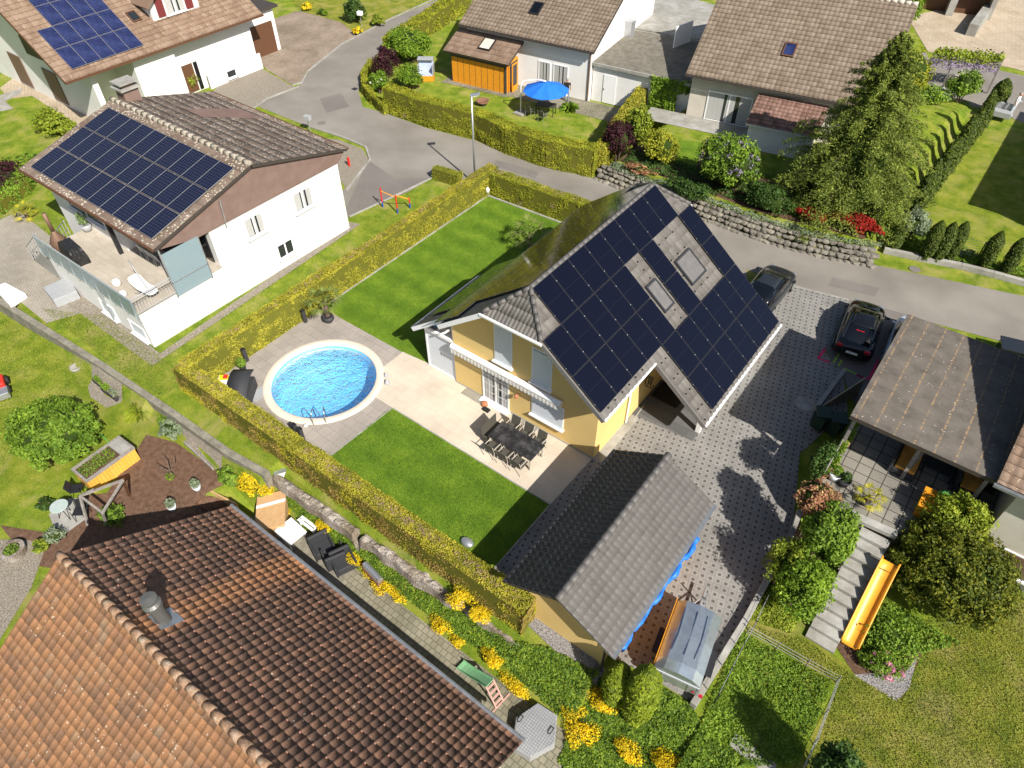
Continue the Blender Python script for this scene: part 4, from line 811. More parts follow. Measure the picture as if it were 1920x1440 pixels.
m = MB(); m.bar((EX+.06, 19.0, EZ-.06), (EX+.06, 35.0, EZ-.06), .12, .1); m.build('gutter', MT['brown_wood'], rt_)
m = MB(); sec = [(-73, -.1), (-51.9, -.1), (-51.9, 4.3), (ridge[0], ridge[1]-.25), (-73, 4.5)]
vs_ = sec; extr(m, sec, 24.0, 34.2); extr(m, [(-73, -.1), (-54.6, -.1), (-54.6, 5.8), (ridge[0], ridge[1]-.25), (-73, 4.5)], 20.9, 24.0); m.bb(-51.9, -51.5, 24.0, 27.2, -.1, 3.9); m.bb(-54.6, -51.7, 20.9, 21.3, -.1, 4.0); m.build('wall', MT['white_plaster'], TL)
m = MB(); m.bb(-51.5, -51.4, 29.2, 34.22, -.1, 1.2); m.build('plinth', MT['plinth_grey'], TL)
m = MB(); m.bb(-51.88, -51.84, 27.6, 28.5, .1, 2.1); m.build('door', MT['brown_wood'], TL); m = MB(); m.bb(-51.88, -51.82, 28.6, 28.9, .1, 2.1); m.build('side_light', MT['dark_glass'], TL)
window(TL, (-51.4, 30.8), (-51.4, 31.7), .25, .85, (1, 0), n=1, name='cellar_window')
for x_ in (-58.9, -64.0): m = MB(); m.bb(x_, x_+1.9, 20.82, 20.88, .2, 2.5); m.build('shutter', plain('shutter_brown', (.16, .1, .07), .6) if 'shutter_brown' not in MT else MT['shutter_brown'], TL)
m = MB(); m.bb(-60.2, -57.4, 20.82, 20.88, 3.2, 4.5); m.build('balcony_window', MT['fascia_dark'], TL)
m = MB(); m.bb(-58, -53.5, 34.2, 37.8, -.1, 3.3); m.bb(-53.5, -53.4, 34.6, 37.4, 0, 2.4, 1); m.bb(-58.2, -53.2, 34.0, 38.2, 3.3, 3.5, 2); m.build('annex', [MT['white_plaster'], MT['brown_wood'], MT['tile_brown'] if False else MT['fascia_dark']], TL)
pb = panel_proto('solar_panel', 1.02, 1.66, (6, 10), [MT['pv_blue'], MT['clamp'], MT['pv_grid'], MT['clamp']]); pb['ln'] = 1.66
sp_ = [(19.95+i*1.05, 11.35-j*1.7) for j in range(6) for i in range(0 if j < 2 else 1, 5)]
put_panels(pb, (ridge[0], 0, ridge[1]), (0, 1, 0), Dn, sp_, rt_, .12)
skylight(rt_, (ridge[0], 0, ridge[1]), (0, 1, 0), Dn, 25.85, 10.2, .7, .9, frame='brown_wood', glass='window_glass')
# dormer
dz = lambda x: EZ+.62*(EX-x)
DM = MB(); y0, y1 = 27.2, 31.0; xf = -52.75; zt = dz(xf)+1.9
DM.add([(xf, y0, dz(xf)), (xf, y1, dz(xf)), (xf, y1, zt-.7), (xf, (y0+y1)/2+1, zt), (xf, (y0+y1)/2-1, zt), (xf, y0, zt-.7)]+[(xf-3.2, y0, dz(xf-3.2)-.3), (xf-3.2, y1, dz(xf-3.2)-.3), (xf-3.2, y1, zt-.7), (xf-3.2, (y0+y1)/2+1, zt), (xf-3.2, (y0+y1)/2-1, zt), (xf-3.2, y0, zt-.7)], [(0, 1, 2, 3, 4, 5)]+[(i, 6+i, 6+(i+1) % 6, (i+1) % 6) for i in range(6)])
dm_ = DM.build('dormer', MT['white_plaster'], TL)
m = MB(); m.slab([(xf+.4, y0-.4, zt-.85), (xf+.4, (y0+y1)/2-1, zt+.1), (xf-3.4, (y0+y1)/2-1, zt+.1), (xf-3.4, y0-.4, zt-.85)], .1); m.slab([(xf+.4, y1+.4, zt-.85), (xf-3.4, y1+.4, zt-.85), (xf-3.4, (y0+y1)/2+1, zt+.1), (xf+.4, (y0+y1)/2+1, zt+.1)], .1); m.slab([(xf+.4, (y0+y1)/2-1, zt+.1), (xf+.4, (y0+y1)/2+1, zt+.1), (xf-3.4, (y0+y1)/2+1, zt+.1), (xf-3.4, (y0+y1)/2-1, zt+.1)], .1); m.build('dormer_roof', plain('brown_tin', (.2, .13, .09), .6), dm_)
wd_ = window(dm_, (xf+.01, y0+1.1), (xf+.01, y1-1.1), dz(xf)+.15, zt-.25, (1, 0), n=2, curtain=True); 
for a, b_ in ((y0+.45, y0+1.05), (y1-1.05, y1-.45)): m = MB(); m.bb(xf+.01, xf+.06, a, b_, dz(xf)+.15, zt-.45); m.build('shutter', plain('shutter_red', (.16, .03, .03), .5) if 'shutter_red' not in MT else MT['shutter_red'], dm_)
# ---------------------------------------------------------------- row houses top right (rotated frames)
def frame_house(name, label, corner, ang, W, Dp, ze, slope, z0, wallm, tile, ox, oy, ridge_d, cut=None):
    """corner = eave's left end on plan; local x along eave, local y up-slope"""
    t = thing(name, label, 'house', (0, 0, 0)); c, s = math.cos(ang), math.sin(ang); tn = math.tan(slope)
    Dv = Vector((0, -math.cos(slope), -math.sin(slope))); zr = ze+ridge_d*tn; L = ridge_d/math.cos(slope)
    r_ = tile_mesh('roof', (0, ridge_d, zr), (1, 0, 0), Dv, [[(0, 0), (W, 0), (W, L), (0, L)]], tile[0], t, *tile[1]); roof_slab('fascia', (0, ridge_d, zr), (1, 0, 0), Dv, [[(0, 0), (W, 0), (W, L), (0, L)]], .2, MT['fascia_dark'], r_)
    r2_ = tile_mesh('roof', (0, ridge_d, zr), (1, 0, 0), Vector((0, math.cos(slope), -math.sin(slope))), [[(0, 0), (W, 0), (W, L), (0, L)]], tile[0], t, .6, .8, .03, .03, 2, 'wave')
    m = MB(); m.bar((0, -.05, ze-.08), (W, -.05, ze-.08), .12, .1); m.build('gutter', MT['fascia_dark'], r_)
    m = MB(); y0, y1 = oy, 2*ridge_d-oy; sec = [(y0, z0), (y1, z0), (y1, ze+oy*tn-.25), (ridge_d, zr-.25), (y0, ze+oy*tn-.25)]; n = 5
    m.add([(ox, y, z) for y, z in sec]+[(W-ox, y, z) for y, z in sec], [(i, n+i, n+(i+1) % n, (i+1) % n) for i in range(n)]+[tuple(range(n)), tuple(range(2*n-1, n-1, -1))]); m.build('wall', wallm, t)
    m = MB(); k = int(W/.4)
    for i in range(k): m.tube([(W*i/k, ridge_d, zr+.02), (W*(i+1)/k-.02, ridge_d, zr+.04)], [.12, .14], 6)
    m.build('ridge_cap', tile[0] if False else MT['terrace_beige'], r_, True)
    return t, r_, Dv, (0, ridge_d, zr), L
e0, e1 = at(860, 45, 3.8), at(1113, 98, 3.8); ang4 = math.atan2(e1.y-e0.y, e1.x-e0.x)
T4, R4, D4, O4, L4 = frame_house('white_bungalow', 'white house with pale brown tiles and an orange wooden annexe behind the tall hedge', e0, ang4, (e1-e0).length, 9, 3.8, R(26.5), 0, MT['white_plaster'], (MT['tile_light'], (.3, .36, .03, .03, 6, 'wave')), .35, .55, 6.5)
skylight(R4, O4, (1, 0, 0), D4, 5.0, L4-3.3, .8, 1.15, frame='dark_metal', glass='dark_glass')
def loc4(px, py, z=0): p = at(px, py, z)-Vector((e0.x, e0.y, 0)); return (p.x*math.cos(ang4)+p.y*math.sin(ang4), -p.x*math.sin(ang4)+p.y*math.cos(ang4))
m_win = []
for (a, b_, z1) in (((1003, 172), (1032, 172), 2.2), ((1036, 174), (1066, 178), 2.2)):
    xa = loc4(*a)[0]; xb = loc4(*b_)[0]; window(T4, (xa, .54), (xb, .54), .1, z1, (0, -1), n=1, name='patio_door' if a[0] == 1003 else 'window', curtain=True)
W4 = (e1-e0).length
m = MB(); m.tube([(W4-.45, .5, 3.5), (W4-.45, .5, .05)], .05, 8); m.build('downpipe', MT['brown_wood'], T4)
# orange annexe
sx0, sy = loc4(849, 152); sx1, _ = loc4(946, 178); 
AN = bpy.data.objects.new('annexe', None); COL.objects.link(AN); AN.parent = T4
m = MB(); m.bb(sx0, sx1, sy, .5, 0, 2.15); o = m.build('wall', MT['orange_wood'], AN)
m = MB()
for i in range(9): x = sx0+(sx1-sx0)*i/9; m.bb(x, x+.015, sy-.012, sy-.002, 0, 2.15)
m.bb(sx1-.1, sx1+.04, sy-.05, sy+.1, 0, 2.2); m.bb(sx0-.02, sx1+.02, sy-.06, sy-.0, 1.95, 2.2); m.build('trim', MT['fascia_dark'], AN)
rr = tile_mesh('roof', (0, .6, 3.35), (1, 0, 0), Vector((0, sy-1.0, 2.4-3.35)), [[(sx0-.45, 0), (sx1+.45, 0), (sx1+.45, (Vector((0, sy-1.0, -.95))).length), (sx0-.45, (Vector((0, sy-1.0, -.95))).length)]], MT['tile_red'] if False else MT['tile_brown'], AN, .3, .5, .004, .012, 3, 'wave')
roof_slab('fascia', (0, .6, 3.35), (1, 0, 0), Vector((0, sy-1.0, 2.4-3.35)), [[(sx0-.45, 0), (sx1+.45, 0), (sx1+.45, (Vector((0, sy-1.0, -.95))).length), (sx0-.45, (Vector((0, sy-1.0, -.95))).length)]], .16, MT['fascia_dark'], rr)
skylight(rr, (0, .6, 3.35), (1, 0, 0), Vector((0, sy-1.0, -.95)), (sx0+sx1)/2-.2, .55, 1.0, 1.2, frame='dark_metal', glass='cream_plaster')
m = MB(); m.bb(sx1+.3, sx1+.36, sy+.4, sy+1.15, .05, 2.1); m.bb(sx1+.05, sx1+.12, sy+.3, sy+.4, .05, 2.1); m.build('open_door', MT['brown_wood'] if False else MT['orange_wood'], AN); m = MB(); m.bb(sx1+.365, sx1+.375, sy+.5, sy+1.05, .5, 2.0); m.bb(sx1+.002, sx1+.01, sy+.5, .4, .5, 2.0); m.build('glass', MT['window_glass'], AN)
T4.location = (e0.x, e0.y, 0); T4.rotation_euler.z = ang4
bpy.context.view_layer.update()
sheet('path', [T4.matrix_world @ Vector(p) for p in ((sx0-.7, sy-.6, 0), (sx1+.1, sy-.55, 0), (sx1+.6, sy-.2, 0), (W4+4.5, -1.8, 0), (W4+4.5, .6, 0), (sx0-.7, .6, 0))], L2, MT['old_paving'])
# flat garage between the two houses
f0, f1, f2, f3 = at(1107, 117, 2.8), at(1183, 55, 2.8), at(1330, 80, 2.8), at(1295, 158, 2.8)
FG = thing('flat_garage', 'flat gravel-roofed white garage block between the two tiled houses', 'garage', (f0.x, f0.y, 0))
m = MB(); m.prism([f0+Vector((.15, .25, 0)), f1, f2, f3+Vector((0, .3, 0))], 0, 2.62); m.build('wall', MT['white_plaster'], FG)
m = MB(); m.prism([f0, f1, f2, f3], 2.62, 2.82); m.build('roof_edge', MT['concrete'], FG)
cc = (f0+f1+f2+f3)/4; m = MB(); m.prism([p.lerp(cc, .04) for p in (f0, f1, f2, f3)], 2.82, 2.84); m.build('gravel_roof', MT['grey_gravel'] if False else surf('roof_gravel', [(.13, .115, .09), (.24, .22, .18)], 3, .95, 25, .5, .8, .03), FG)
ux = (f3-f0).normalized(); nv = Vector((ux.y, -ux.x, 0)); wl0 = f0+Vector((.15, .25, 0))
def wbox(m, s0, s1, z0, z1, o0, o1): c = wl0+ux*((s0+s1)/2)+nv*((o0+o1)/2); m.box((c.x, c.y, (z0+z1)/2), (s1-s0, o1-o0, z1-z0), math.atan2(ux.y, ux.x))
m = MB(); wbox(m, .9, 1.9, .05, 2.1, .0, .04); d_ = m.build('door', MT['white_paint'], FG); m = MB(); wbox(m, .96, 1.0, 1.0, 1.1, .04, .08); m.build('handle', MT['dark_metal'], d_)
m = MB(); wbox(m, 5.6, 6.5, .05, 2.0, .05, .09); m.build('door', MT['shutter_grey'], FG)
m = MB(); h0 = at(1262, 90, 2.84); m.bar(h0, h0+Vector((.4, 1.9, 0)), .08, 1.5); m.v = [(x, y, z+.75) for x, y, z in m.v]; m.build('roof_board', MT['white_paint'], FG)
h0 = at(1178, 68, 2.84); m = MB(); m.bb(h0.x-.35, h0.x+.35, h0.y-.3, h0.y+.3, 2.84, 4.0); m.build('vent_box', MT['light_grey_metal'], FG)
m = MB(); hA, hB = at(1183, 52, 2.8), at(1480, 100, 2.8); m.prism([at(1183, 50, 2.8), at(1330, 75, 2.8), at(1350, 10, 2.8), at(1200, -30, 2.8)], 2.4, 2.75); FG2 = m.build('slab_roof', MT['concrete'], FG)
# house with conifer in front
e0, e1 = at(1286, 138, 4.0), at(1545, 187, 4.0); ang5 = math.atan2(e1.y-e0.y, e1.x-e0.x)
T5, R5, D5, O5, L5 = frame_house('cream_house', 'cream house with a large pale brown tiled roof behind the big conifer', e0, ang5, 12.2, 9, 4.0, R(30), .9, MT['cream_plaster'], (MT['tile_light'], (.3, .36, .03, .03, 6, 'wave')), .35, .65, 6.9)
def loc5(px, py, z=0): p = at(px, py, z)-Vector((e0.x, e0.y, 0)); return (p.x*math.cos(ang5)+p.y*math.sin(ang5), -p.x*math.sin(ang5)+p.y*math.cos(ang5))
u_, v_ = loc5(1452, 112, 6.3); skylight(R5, O5, (1, 0, 0), D5, 5.4, 4.35, .75, 1.05, frame='brown_wood', glass='pv_blue')
xa = loc5(1340, 245, 1)[0]; window(T5, (1.6, .63), (4.6, .63), 1.0, 3.0, (0, -1), n=2, curtain=True, name='patio_door')
pr = tile_mesh('roof', (0, .3, 3.55), (1, 0, 0), Vector((0, -2.8, -.85)), [[(4.9, 0), (9.3, 0), (9.3, 2.95), (4.9, 2.95)]], MT['tile_red'], T5, .28, .34, .03, .03, 6, 'wave'); pr.name = 'porch_roof'
roof_slab('fascia', (0, .3, 3.55), (1, 0, 0), Vector((0, -2.8, -.85)), [[(4.9, 0), (9.3, 0), (9.3, 2.95), (4.9, 2.95)]], .12, MT['white_paint'], pr)
m = MB(); m.bb(5.1, 9.1, -2.2, .6, .9, 2.5); m.build('porch_wall', MT['white_paint'], T5)
m = MB()
for i in range(16): m.bb(5.2, 9.0, -2.26, -2.21, 1.0+i*.09, 1.07+i*.09)
m.build('blind', MT['white_paint'], T5)
T5.location = (e0.x, e0.y, 0); T5.rotation_euler.z = ang5
bpy.context.view_layer.update()
sheet('path', [T5.matrix_world @ Vector(p) for p in ((-2.2, -1.3, 0), (4.8, -1.3, 0), (4.8, .7, 0), (-2.2, .7, 0))], 1.02, MT['concrete'])
sheet('lawn', [at(*p, 1) for p in ((1275, 262), (1320, 268), (1300, 330), (1265, 300))], 1.015, MT['lawn_fine'])
# garage block at the top right corner
GB = thing('double_garage', 'double garage with brown wooden doors and a concrete pier at the top right', 'garage', tuple(at(1780, 20)))
g0, g1 = at(1712, 22), at(1846, 38); ux = (g1-g0).normalized(); nn_ = Vector((-ux.y, ux.x, 0)); L = (g1-g0).length; an_ = math.atan2(ux.y, ux.x)
def gbx(m, s0, s1, z0, z1, o0, o1): c = g0+ux*((s0+s1)/2)+nn_*((o0+o1)/2); m.box((c.x, c.y, (z0+z1)/2), (s1-s0, o1-o0, z1-z0), an_)
m = MB(); gbx(m, -.4, L+.4, 2.3, 2.7, 0, 6); gbx(m, -.4, 0, 0, 2.3, 0, 6); gbx(m, L*.5-.3, L*.5+.3, 0, 2.3, 0, 6); gbx(m, L, L+.4, 0, 2.3, 0, 6); m.build('wall', MT['concrete'], GB)
for a, b_ in ((0, L*.5-.3), (L*.5+.3, L)): m = MB(); gbx(m, a, b_, 0, 2.3, 1.2, 1.3); m.build('door', MT['brown_wood'], GB)
m = MB(); w0, w1 = at(1818, 68), at(1846, 30); m.bar(w0+Vector((0, 0, .5)), w1+Vector((0, 0, .5)), .8, 1.0); tag(m.build('retaining_wall', MT['concrete'], None, False, .02), 'stepped grey concrete wall beside the double garage forecourt', 'wall')
# ---------------------------------------------------------------- house and pergola at the right
PG = thing('pergola', 'terrace roof of brown corrugated sheets on timber posts beside the driveway', 'pergola', (2, 24, 1.9))
PZ = 4.3; px0, px1, py0, py1 = -.5, 4.75, 20.55, 27.55
rows_ = MB(); n = 84
m = MB(); vs = []; 
for i in range(n*2+1):
    y = py0+(py1-py0)*i/(n*2)
    for x in (px0, px1): vs.append((x, y, PZ+.012*(1 if i % 2 else -1)))
m.add(vs, [(2*i, 2*i+1, 2*i+3, 2*i+2) for i in range(n*2)])
m_, t, b = nodes('corrugated_brown'); v = coords(t); sp = t.nodes.new('ShaderNodeSeparateXYZ'); t.links.new(v, sp.inputs[0])
c = ramp(t, nz(t, v, 1.6, 5, .65), [(.075, .062, .05), (.115, .098, .08), (.145, .125, .102)], [.3, .5, .7])
k = math_(t, 'LESS_THAN', math_(t, 'ABSOLUTE', math_(t, 'SUBTRACT', math_(t, 'FRACT', math_(t, 'DIVIDE', sp.outputs[0], .66)), .5)), .045); dd = math_(t, 'GREATER_THAN', nz(t, coords(t, 'Object', (3, 22, 1)), 1, 2), .5)
c = mixc(t, c, (.27, .18, .09), math_(t, 'MULTIPLY', k, dd)); vo = t.nodes.new('ShaderNodeTexVoronoi'); vo.inputs['Scale'].default_value = 7; t.links.new(v, vo.inputs['Vector'])
c = mixc(t, c, (.5, .46, .38), math_(t, 'MULTIPLY', math_(t, 'LESS_THAN', vo.outputs['Distance'], .12), math_(t, 'GREATER_THAN', nz(t, v, 1.2), .5))); t.links.new(c, b.inputs['Base Color']); b.inputs['Roughness'].default_value = .6; MT['corrugated_brown'] = m_
rf_ = m.build('roof', m_, PG)
m = MB()
for i in range(9): x = px0+.05+i*(px1-px0-.1)/8; m.bar((x, py0, PZ-.09), (x, py1, PZ-.09), .06, .1)
m.build('rafter', MT['fascia_dark'], PG) if False else None
m = MB(); m.bar((px0, py0+.02, PZ-.1), (px1, py0+.02, PZ-.1), .06, .16); m.bar((px0, py1-.02, PZ-.1), (px1, py1-.02, PZ-.1), .06, .16); m.bar((px0+.02, py0+.06, PZ-.1), (px0+.02, py1-.06, PZ-.1), .05, .14); m.build('fascia', MT['fascia_dark'], rf_)
for i in range(7): m = MB(); y = py0+.6+i*1.0; m.bar((px0+.06, y, PZ-.12), (px1, y, PZ-.12), .07, .12); m.build('rafter', MT['wood_grey'], PG)
for (x, y) in ((-.3, 20.9), (1.98, 21.2), (4.2, 21.3), (-.3, 24), (-.3, 27.2), (2, 27.2)): m = MB(); m.bb(x-.06, x+.06, y-.06, y+.06, 1.9, PZ-.18); m.build('post', MT['wood_grey'], PG)
m = MB(); m.bar((1.98, 21.2, 1.9), (2.3, 21.9, 4.1), .07, .07); m.build('brace', MT['wood_grey'], PG)
TB = [(-.42, 19.1), (.62, 18.15), (2.7, 18.8), (5.0, 20.6), (5.0, 30.5), (-.2, 30.0), (-.42, 23)]
m = MB(); m.prism(TB, -.1, 1.9); tr2 = m.build('terrace', MT['terrace_slabs']); tr2['kind'] = 'structure'
RH = thing('right_house', 'cream rendered house at the right edge with a dark tiled roof corner and brown shutter', 'house', (9, 24, 0))
sl = math.tan(R(18.5)); m = MB()
ye = 29.4; m.add([(5.02, 20.6, 0), (16, 20.6, 0), (16, ye, 0), (5.02, ye, 0), (5.02, 20.6, 4.35), (16, 20.6, 4.35), (16, ye, 4.35+(ye-20.6)*sl), (5.02, ye, 4.35+(ye-20.6)*sl)], [(0, 1, 5, 4), (1, 2, 6, 5), (2, 3, 7, 6), (3, 0, 4, 7), (4, 5, 6, 7)]); m.build('wall', MT['cream_plaster'], RH)
Dd = Vector((0, -1, -sl)).normalized(); O_ = Vector((0, 29.6, 4.5+9.35*sl)); L = 9.35/math.cos(R(18.5))
r_ = tile_mesh('roof', O_, (1, 0, 0), Dd, [[(4.25, 0), (16.4, 0), (16.4, L), (4.25, L)]], MT['tile_brown'], RH, .3, .36, .03, .03, 5, 'wave'); roof_slab('fascia', O_, (1, 0, 0), Dd, [[(4.25, 0), (16.4, 0), (16.4, L), (4.25, L)]], .2, MT['fascia_dark'], r_)
m = MB(); m.bar((4.2, 20.2, 4.42), (16.4, 20.2, 4.42), .12, .1); m.build('gutter', MT['zinc'], r_)
window(RH, (5.75, 20.58), (7.6, 20.58), .55, 1.6, (0, -1), n=1, shut='shutter_brown', name='window')
NB = thing('tall_neighbour_house', 'plain neighbouring house outside the right edge whose shadow falls on the lawn', 'house', (10, 50, 0))
m = MB(); m.bb(5.6, 16, 45, 60, 0, 5.6); m.build('wall', MT['cream_plaster'], NB); m = MB(); m.slab([(5.2, 44.6, 5.7), (16.4, 44.6, 5.7), (16.4, 60.4, 5.7), (5.2, 60.4, 5.7)], .15); m.build('roof', MT['fascia_dark'], NB)
# ---------------------------------------------------------------- big red-tiled house, bottom left
RB = thing('red_roof_house', 'big house with a weathered orange and brown clay tiled roof at the bottom left', 'house', (-10, 0, -2))
RE, RR_, RYE, RYR = .2, 3.62, 5.82, .6
def red_patch(c1, c2):
    def f(t, c, v):
        # clean orange streak running down slope below the chimney
        sp = t.nodes.new('ShaderNodeSeparateXYZ'); t.links.new(v, sp.inputs[0]); n_ = nz(t, v, .8, 4, .6)
        e = math_(t, 'ABSOLUTE', math_(t, 'ADD', math_(t, 'ADD', sp.outputs[0], math_(t, 'MULTIPLY', sp.outputs[1], .0)), math_(t, 'ADD', math_(t, 'MULTIPLY', n_, 1.3), 3.5)))
        e = math_(t, 'ADD', math_(t, 'MULTIPLY', e, 1.0), math_(t, 'MULTIPLY', nz(t, v, 5, 3), .35))
        c = mixc(t, c, c1, ramp(t, e, [(.9,)*3, (.75,)*3, (0, 0, 0)], [.2, .5, 1.15])); return c
    return f
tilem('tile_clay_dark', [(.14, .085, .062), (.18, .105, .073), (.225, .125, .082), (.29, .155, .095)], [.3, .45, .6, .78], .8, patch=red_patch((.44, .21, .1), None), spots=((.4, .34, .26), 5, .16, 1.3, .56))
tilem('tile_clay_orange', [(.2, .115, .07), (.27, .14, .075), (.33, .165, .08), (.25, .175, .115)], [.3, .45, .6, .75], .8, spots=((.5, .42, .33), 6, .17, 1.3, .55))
X0, X1 = -18.2, -4.05
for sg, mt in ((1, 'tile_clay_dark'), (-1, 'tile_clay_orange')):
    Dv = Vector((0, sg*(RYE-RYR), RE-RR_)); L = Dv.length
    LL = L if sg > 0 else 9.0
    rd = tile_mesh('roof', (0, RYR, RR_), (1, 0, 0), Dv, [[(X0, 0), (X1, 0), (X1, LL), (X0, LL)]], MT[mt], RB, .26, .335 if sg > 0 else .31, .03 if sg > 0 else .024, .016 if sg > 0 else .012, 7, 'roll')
    roof_slab('fascia', (0, RYR, RR_), (1, 0, 0), Dv, [[(X0+.06, 0), (X1-.06, 0), (X1-.06, LL-.03), (X0+.06, LL-.03)]], .12, MT['fascia_dark'], rd)
    if sg > 0:
        m = MB(); m.tube([(X0, RYE+.07, RE-.02), (X1, RYE+.07, RE-.02)], .075, 8); m.build('gutter', MT['zinc'], rd)
        m = MB(); Dn_ = Dv.normalized(); Nn = Vector((1, 0, 0)).cross(Dn_); Nn = -Nn if Nn.z < 0 else Nn
        for j in range(2, 18, 2):
            for i in range(54):
                if (i+j//2) % 2 and j < 99:
                    p = Vector((X0+.1+.26*i, RYR, RR_))+Dn_*(.335*j-.05)+Nn*.05; m.box(p, (.05, .04, .04))
        sg_ = m.build('snow_guards', plain('snow_guard', (.36, .19, .13), .6), rd); sg_['kind'] = 'stuff'
m = MB(); k = 38
for i in range(k): x = X0-.02+(X1-X0)*i/k; m.tube([(x, RYR, RR_+.035+.01*random.random()), (x+(X1-X0)/k+.01, RYR, RR_+.06)], [.115, .14], 8)
m.build('ridge_cap', surf('ridge_clay', [(.12, .09, .06), (.3, .18, .11), (.4, .32, .24)], 4, .9, 25, .4, .5), RB, True)
m = MB(); n_ = 5; sec = [(-6.4, -2.2), (5.2, -2.2), (5.2, .35), (RYR, RR_-.25), (-6.4, -1.0)]
m.add([(X0+.4, y, z) for y, z in sec]+[(X1-.4, y, z) for y, z in sec], [(i, n_+i, n_+(i+1) % n_, (i+1) % n_) for i in range(n_)]+[tuple(range(n_)), tuple(range(2*n_-1, n_-1, -1))]); m.build('wall', MT['cream_plaster'], RB)
c = at(311, 1166, 3.0); zc = RR_-(c.y-RYR)*(RR_-RE)/(RYE-RYR)
m = MB(); m.lathe((c.x, c.y, zc-.2), [(.2, 0), (.2, 1.05), (.27, 1.1), (.27, 1.25), (.19, 1.33)], 18); m.lathe((c.x, c.y, zc+1.15), [(.13, 0), (.13, .12), (.24, .13), (.24, .16), (.02, .2)], 18); fl_ = m.build('flue', plain('flue_grey', (.14, .14, .13), .5, .4), RB)
m = MB(); Dn_ = Vector((0, RYE-RYR, RE-RR_)).normalized(); p = Vector((c.x, c.y, zc+.05)); ux_ = Vector((1, 0, 0)); m.slab([p+ux_*-.35+Dn_*-.28, p+ux_*.35+Dn_*-.28, p+ux_*.35+Dn_*.45, p+ux_*-.35+Dn_*.45], .03); m.build('flashing', MT['zinc'], fl_)
# ---------------------------------------------------------------- hedges
ORD = ['first', 'second', 'third', 'fourth', 'fifth', 'sixth', 'seventh', 'eighth', 'ninth', 'tenth', 'eleventh', 'twelfth', 'thirteenth', 'fourteenth', 'fifteenth', 'sixteenth', 'seventeenth', 'eighteenth']
def vh(base, top, z0=0.0):
    g = at(*base, z0); d = fw+rt*((top[0]-960)/F)-up*((top[1]-720)/F); t = (d.x*g.x+d.y*g.y)/(d.x*d.x+d.y*d.y); return g, H+d.z*t
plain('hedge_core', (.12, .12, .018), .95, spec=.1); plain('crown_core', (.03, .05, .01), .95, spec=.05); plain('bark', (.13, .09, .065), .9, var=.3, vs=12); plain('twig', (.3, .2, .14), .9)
def hedge(name, label, pts, w, h, z0, mats, dens=850, leaf=.036, bumps=.11, cat='hedge', twigs=0, taper=.08, h1=None):
    """clipped hedge along plan points; mats = (left side, right side, top)"""
    g = Vector((pts[0][0], pts[0][1], z0)); t = thing(name, label, cat, g)
    P_ = {0: [], 1: [], 2: []}; Q_ = {0: [], 1: [], 2: []}; core = MB(); n_seg = len(pts)-1
    for si, (a, b_) in enumerate(zip(pts[:-1], pts[1:])):
        a = Vector((a[0], a[1], 0)); b_ = Vector((b_[0], b_[1], 0)); d = b_-a; L = d.length; d.normalize(); nrm = Vector((-d.y, d.x, 0))
        hh = h if h1 is None else h+(h1-h)*(si+.5)/n_seg
        core.bar(a+Vector((0, 0, z0+hh/2-.05))-d*.0, b_+Vector((0, 0, z0+hh/2-.05)), w-.16, hh-.1)
        for side, sg in ((0, 1), (1, -1)):
            n = int(L*hh*dens); u = rng.uniform(-.02, L+.02, n); z = rng.uniform(0, 1, n)**.9*hh
            off = w/2-taper*(z/hh)-rng.uniform(0, .12, n)
            X = np.outer(np.ones(n), np.array(a))+np.outer(u, np.array(d))+np.outer(sg*off, np.array(nrm)); X[:, 2] = z0+z
            P_[side].append(X); Q_[side].append(np.tile(np.array(nrm)*sg+np.array([0, 0, .35]), (n, 1)))
        n = int(L*w*dens*1.15); u = rng.uniform(-.04, L+.04, n); v_ = rng.uniform(-w/2+taper, w/2-taper, n)
        X = np.outer(np.ones(n), np.array(a))+np.outer(u, np.array(d))+np.outer(v_, np.array(nrm)); X[:, 2] = z0+hh-rng.uniform(0, .1, n)
        P_[2].append(X); Q_[2].append(np.tile([0, 0, 1.], (n, 1)))
    for a, d0 in ((pts[0], Vector(pts[0][:2])-Vector(pts[1][:2])), (pts[-1], Vector(pts[-1][:2])-Vector(pts[-2][:2]))):
        d0.normalize(); n = int(w*h*dens); nn = Vector((-d0.y, d0.x)); v_ = rng.uniform(-w/2, w/2, n); z = rng.uniform(0, 1, n)*h
        X = np.zeros((n, 3)); X[:, 0] = a[0]+nn.x*v_+d0.x*.03; X[:, 1] = a[1]+nn.y*v_+d0.y*.03; X[:, 2] = z0+z; P_[1].append(X); Q_[1].append(np.tile([d0.x, d0.y, .3], (n, 1)))
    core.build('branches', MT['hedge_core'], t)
    nm = {}
    for k in (0, 1, 2):
        X = np.vstack(P_[k]); Nn = np.vstack(Q_[k])
        ds = np.array([noise.noise((p[0]*1.3, p[1]*1.3, p[2]*1.6))+.5*noise.noise((p[0]*4, p[1]*4, p[2]*4)) for p in X])*bumps; X = X+Nn*ds[:, None]
        nm.setdefault(mats[k], []).append((X, Nn))
    for mk, l in nm.items(): mk_leaves(np.vstack([x for x, _ in l]), np.vstack([y for _, y in l]), leaf, 'foliage', MT[mk], t, .5)
    if twigs:
        m = MB()
        for i in range(twigs):
            si = random.randrange(n_seg); a = Vector(pts[si][:2]); b_ = Vector(pts[si+1][:2]); f = random.random(); f = f if noise.noise((f*14+si*5, 2, 0)) > -.05 else random.random()
            p = a.lerp(b_, f); p = Vector((p.x+random.uniform(-.16, .16), p.y+random.uniform(-.16, .16), z0+h-.02)); m.tube([p, p+Vector((random.uniform(-.09, .09), random.uniform(-.09, .09), random.uniform(.0, .08)))], .009, 3, cap=False)
        m.build('bare_twigs', MT['twig'], t)['kind'] = 'stuff'
    return t
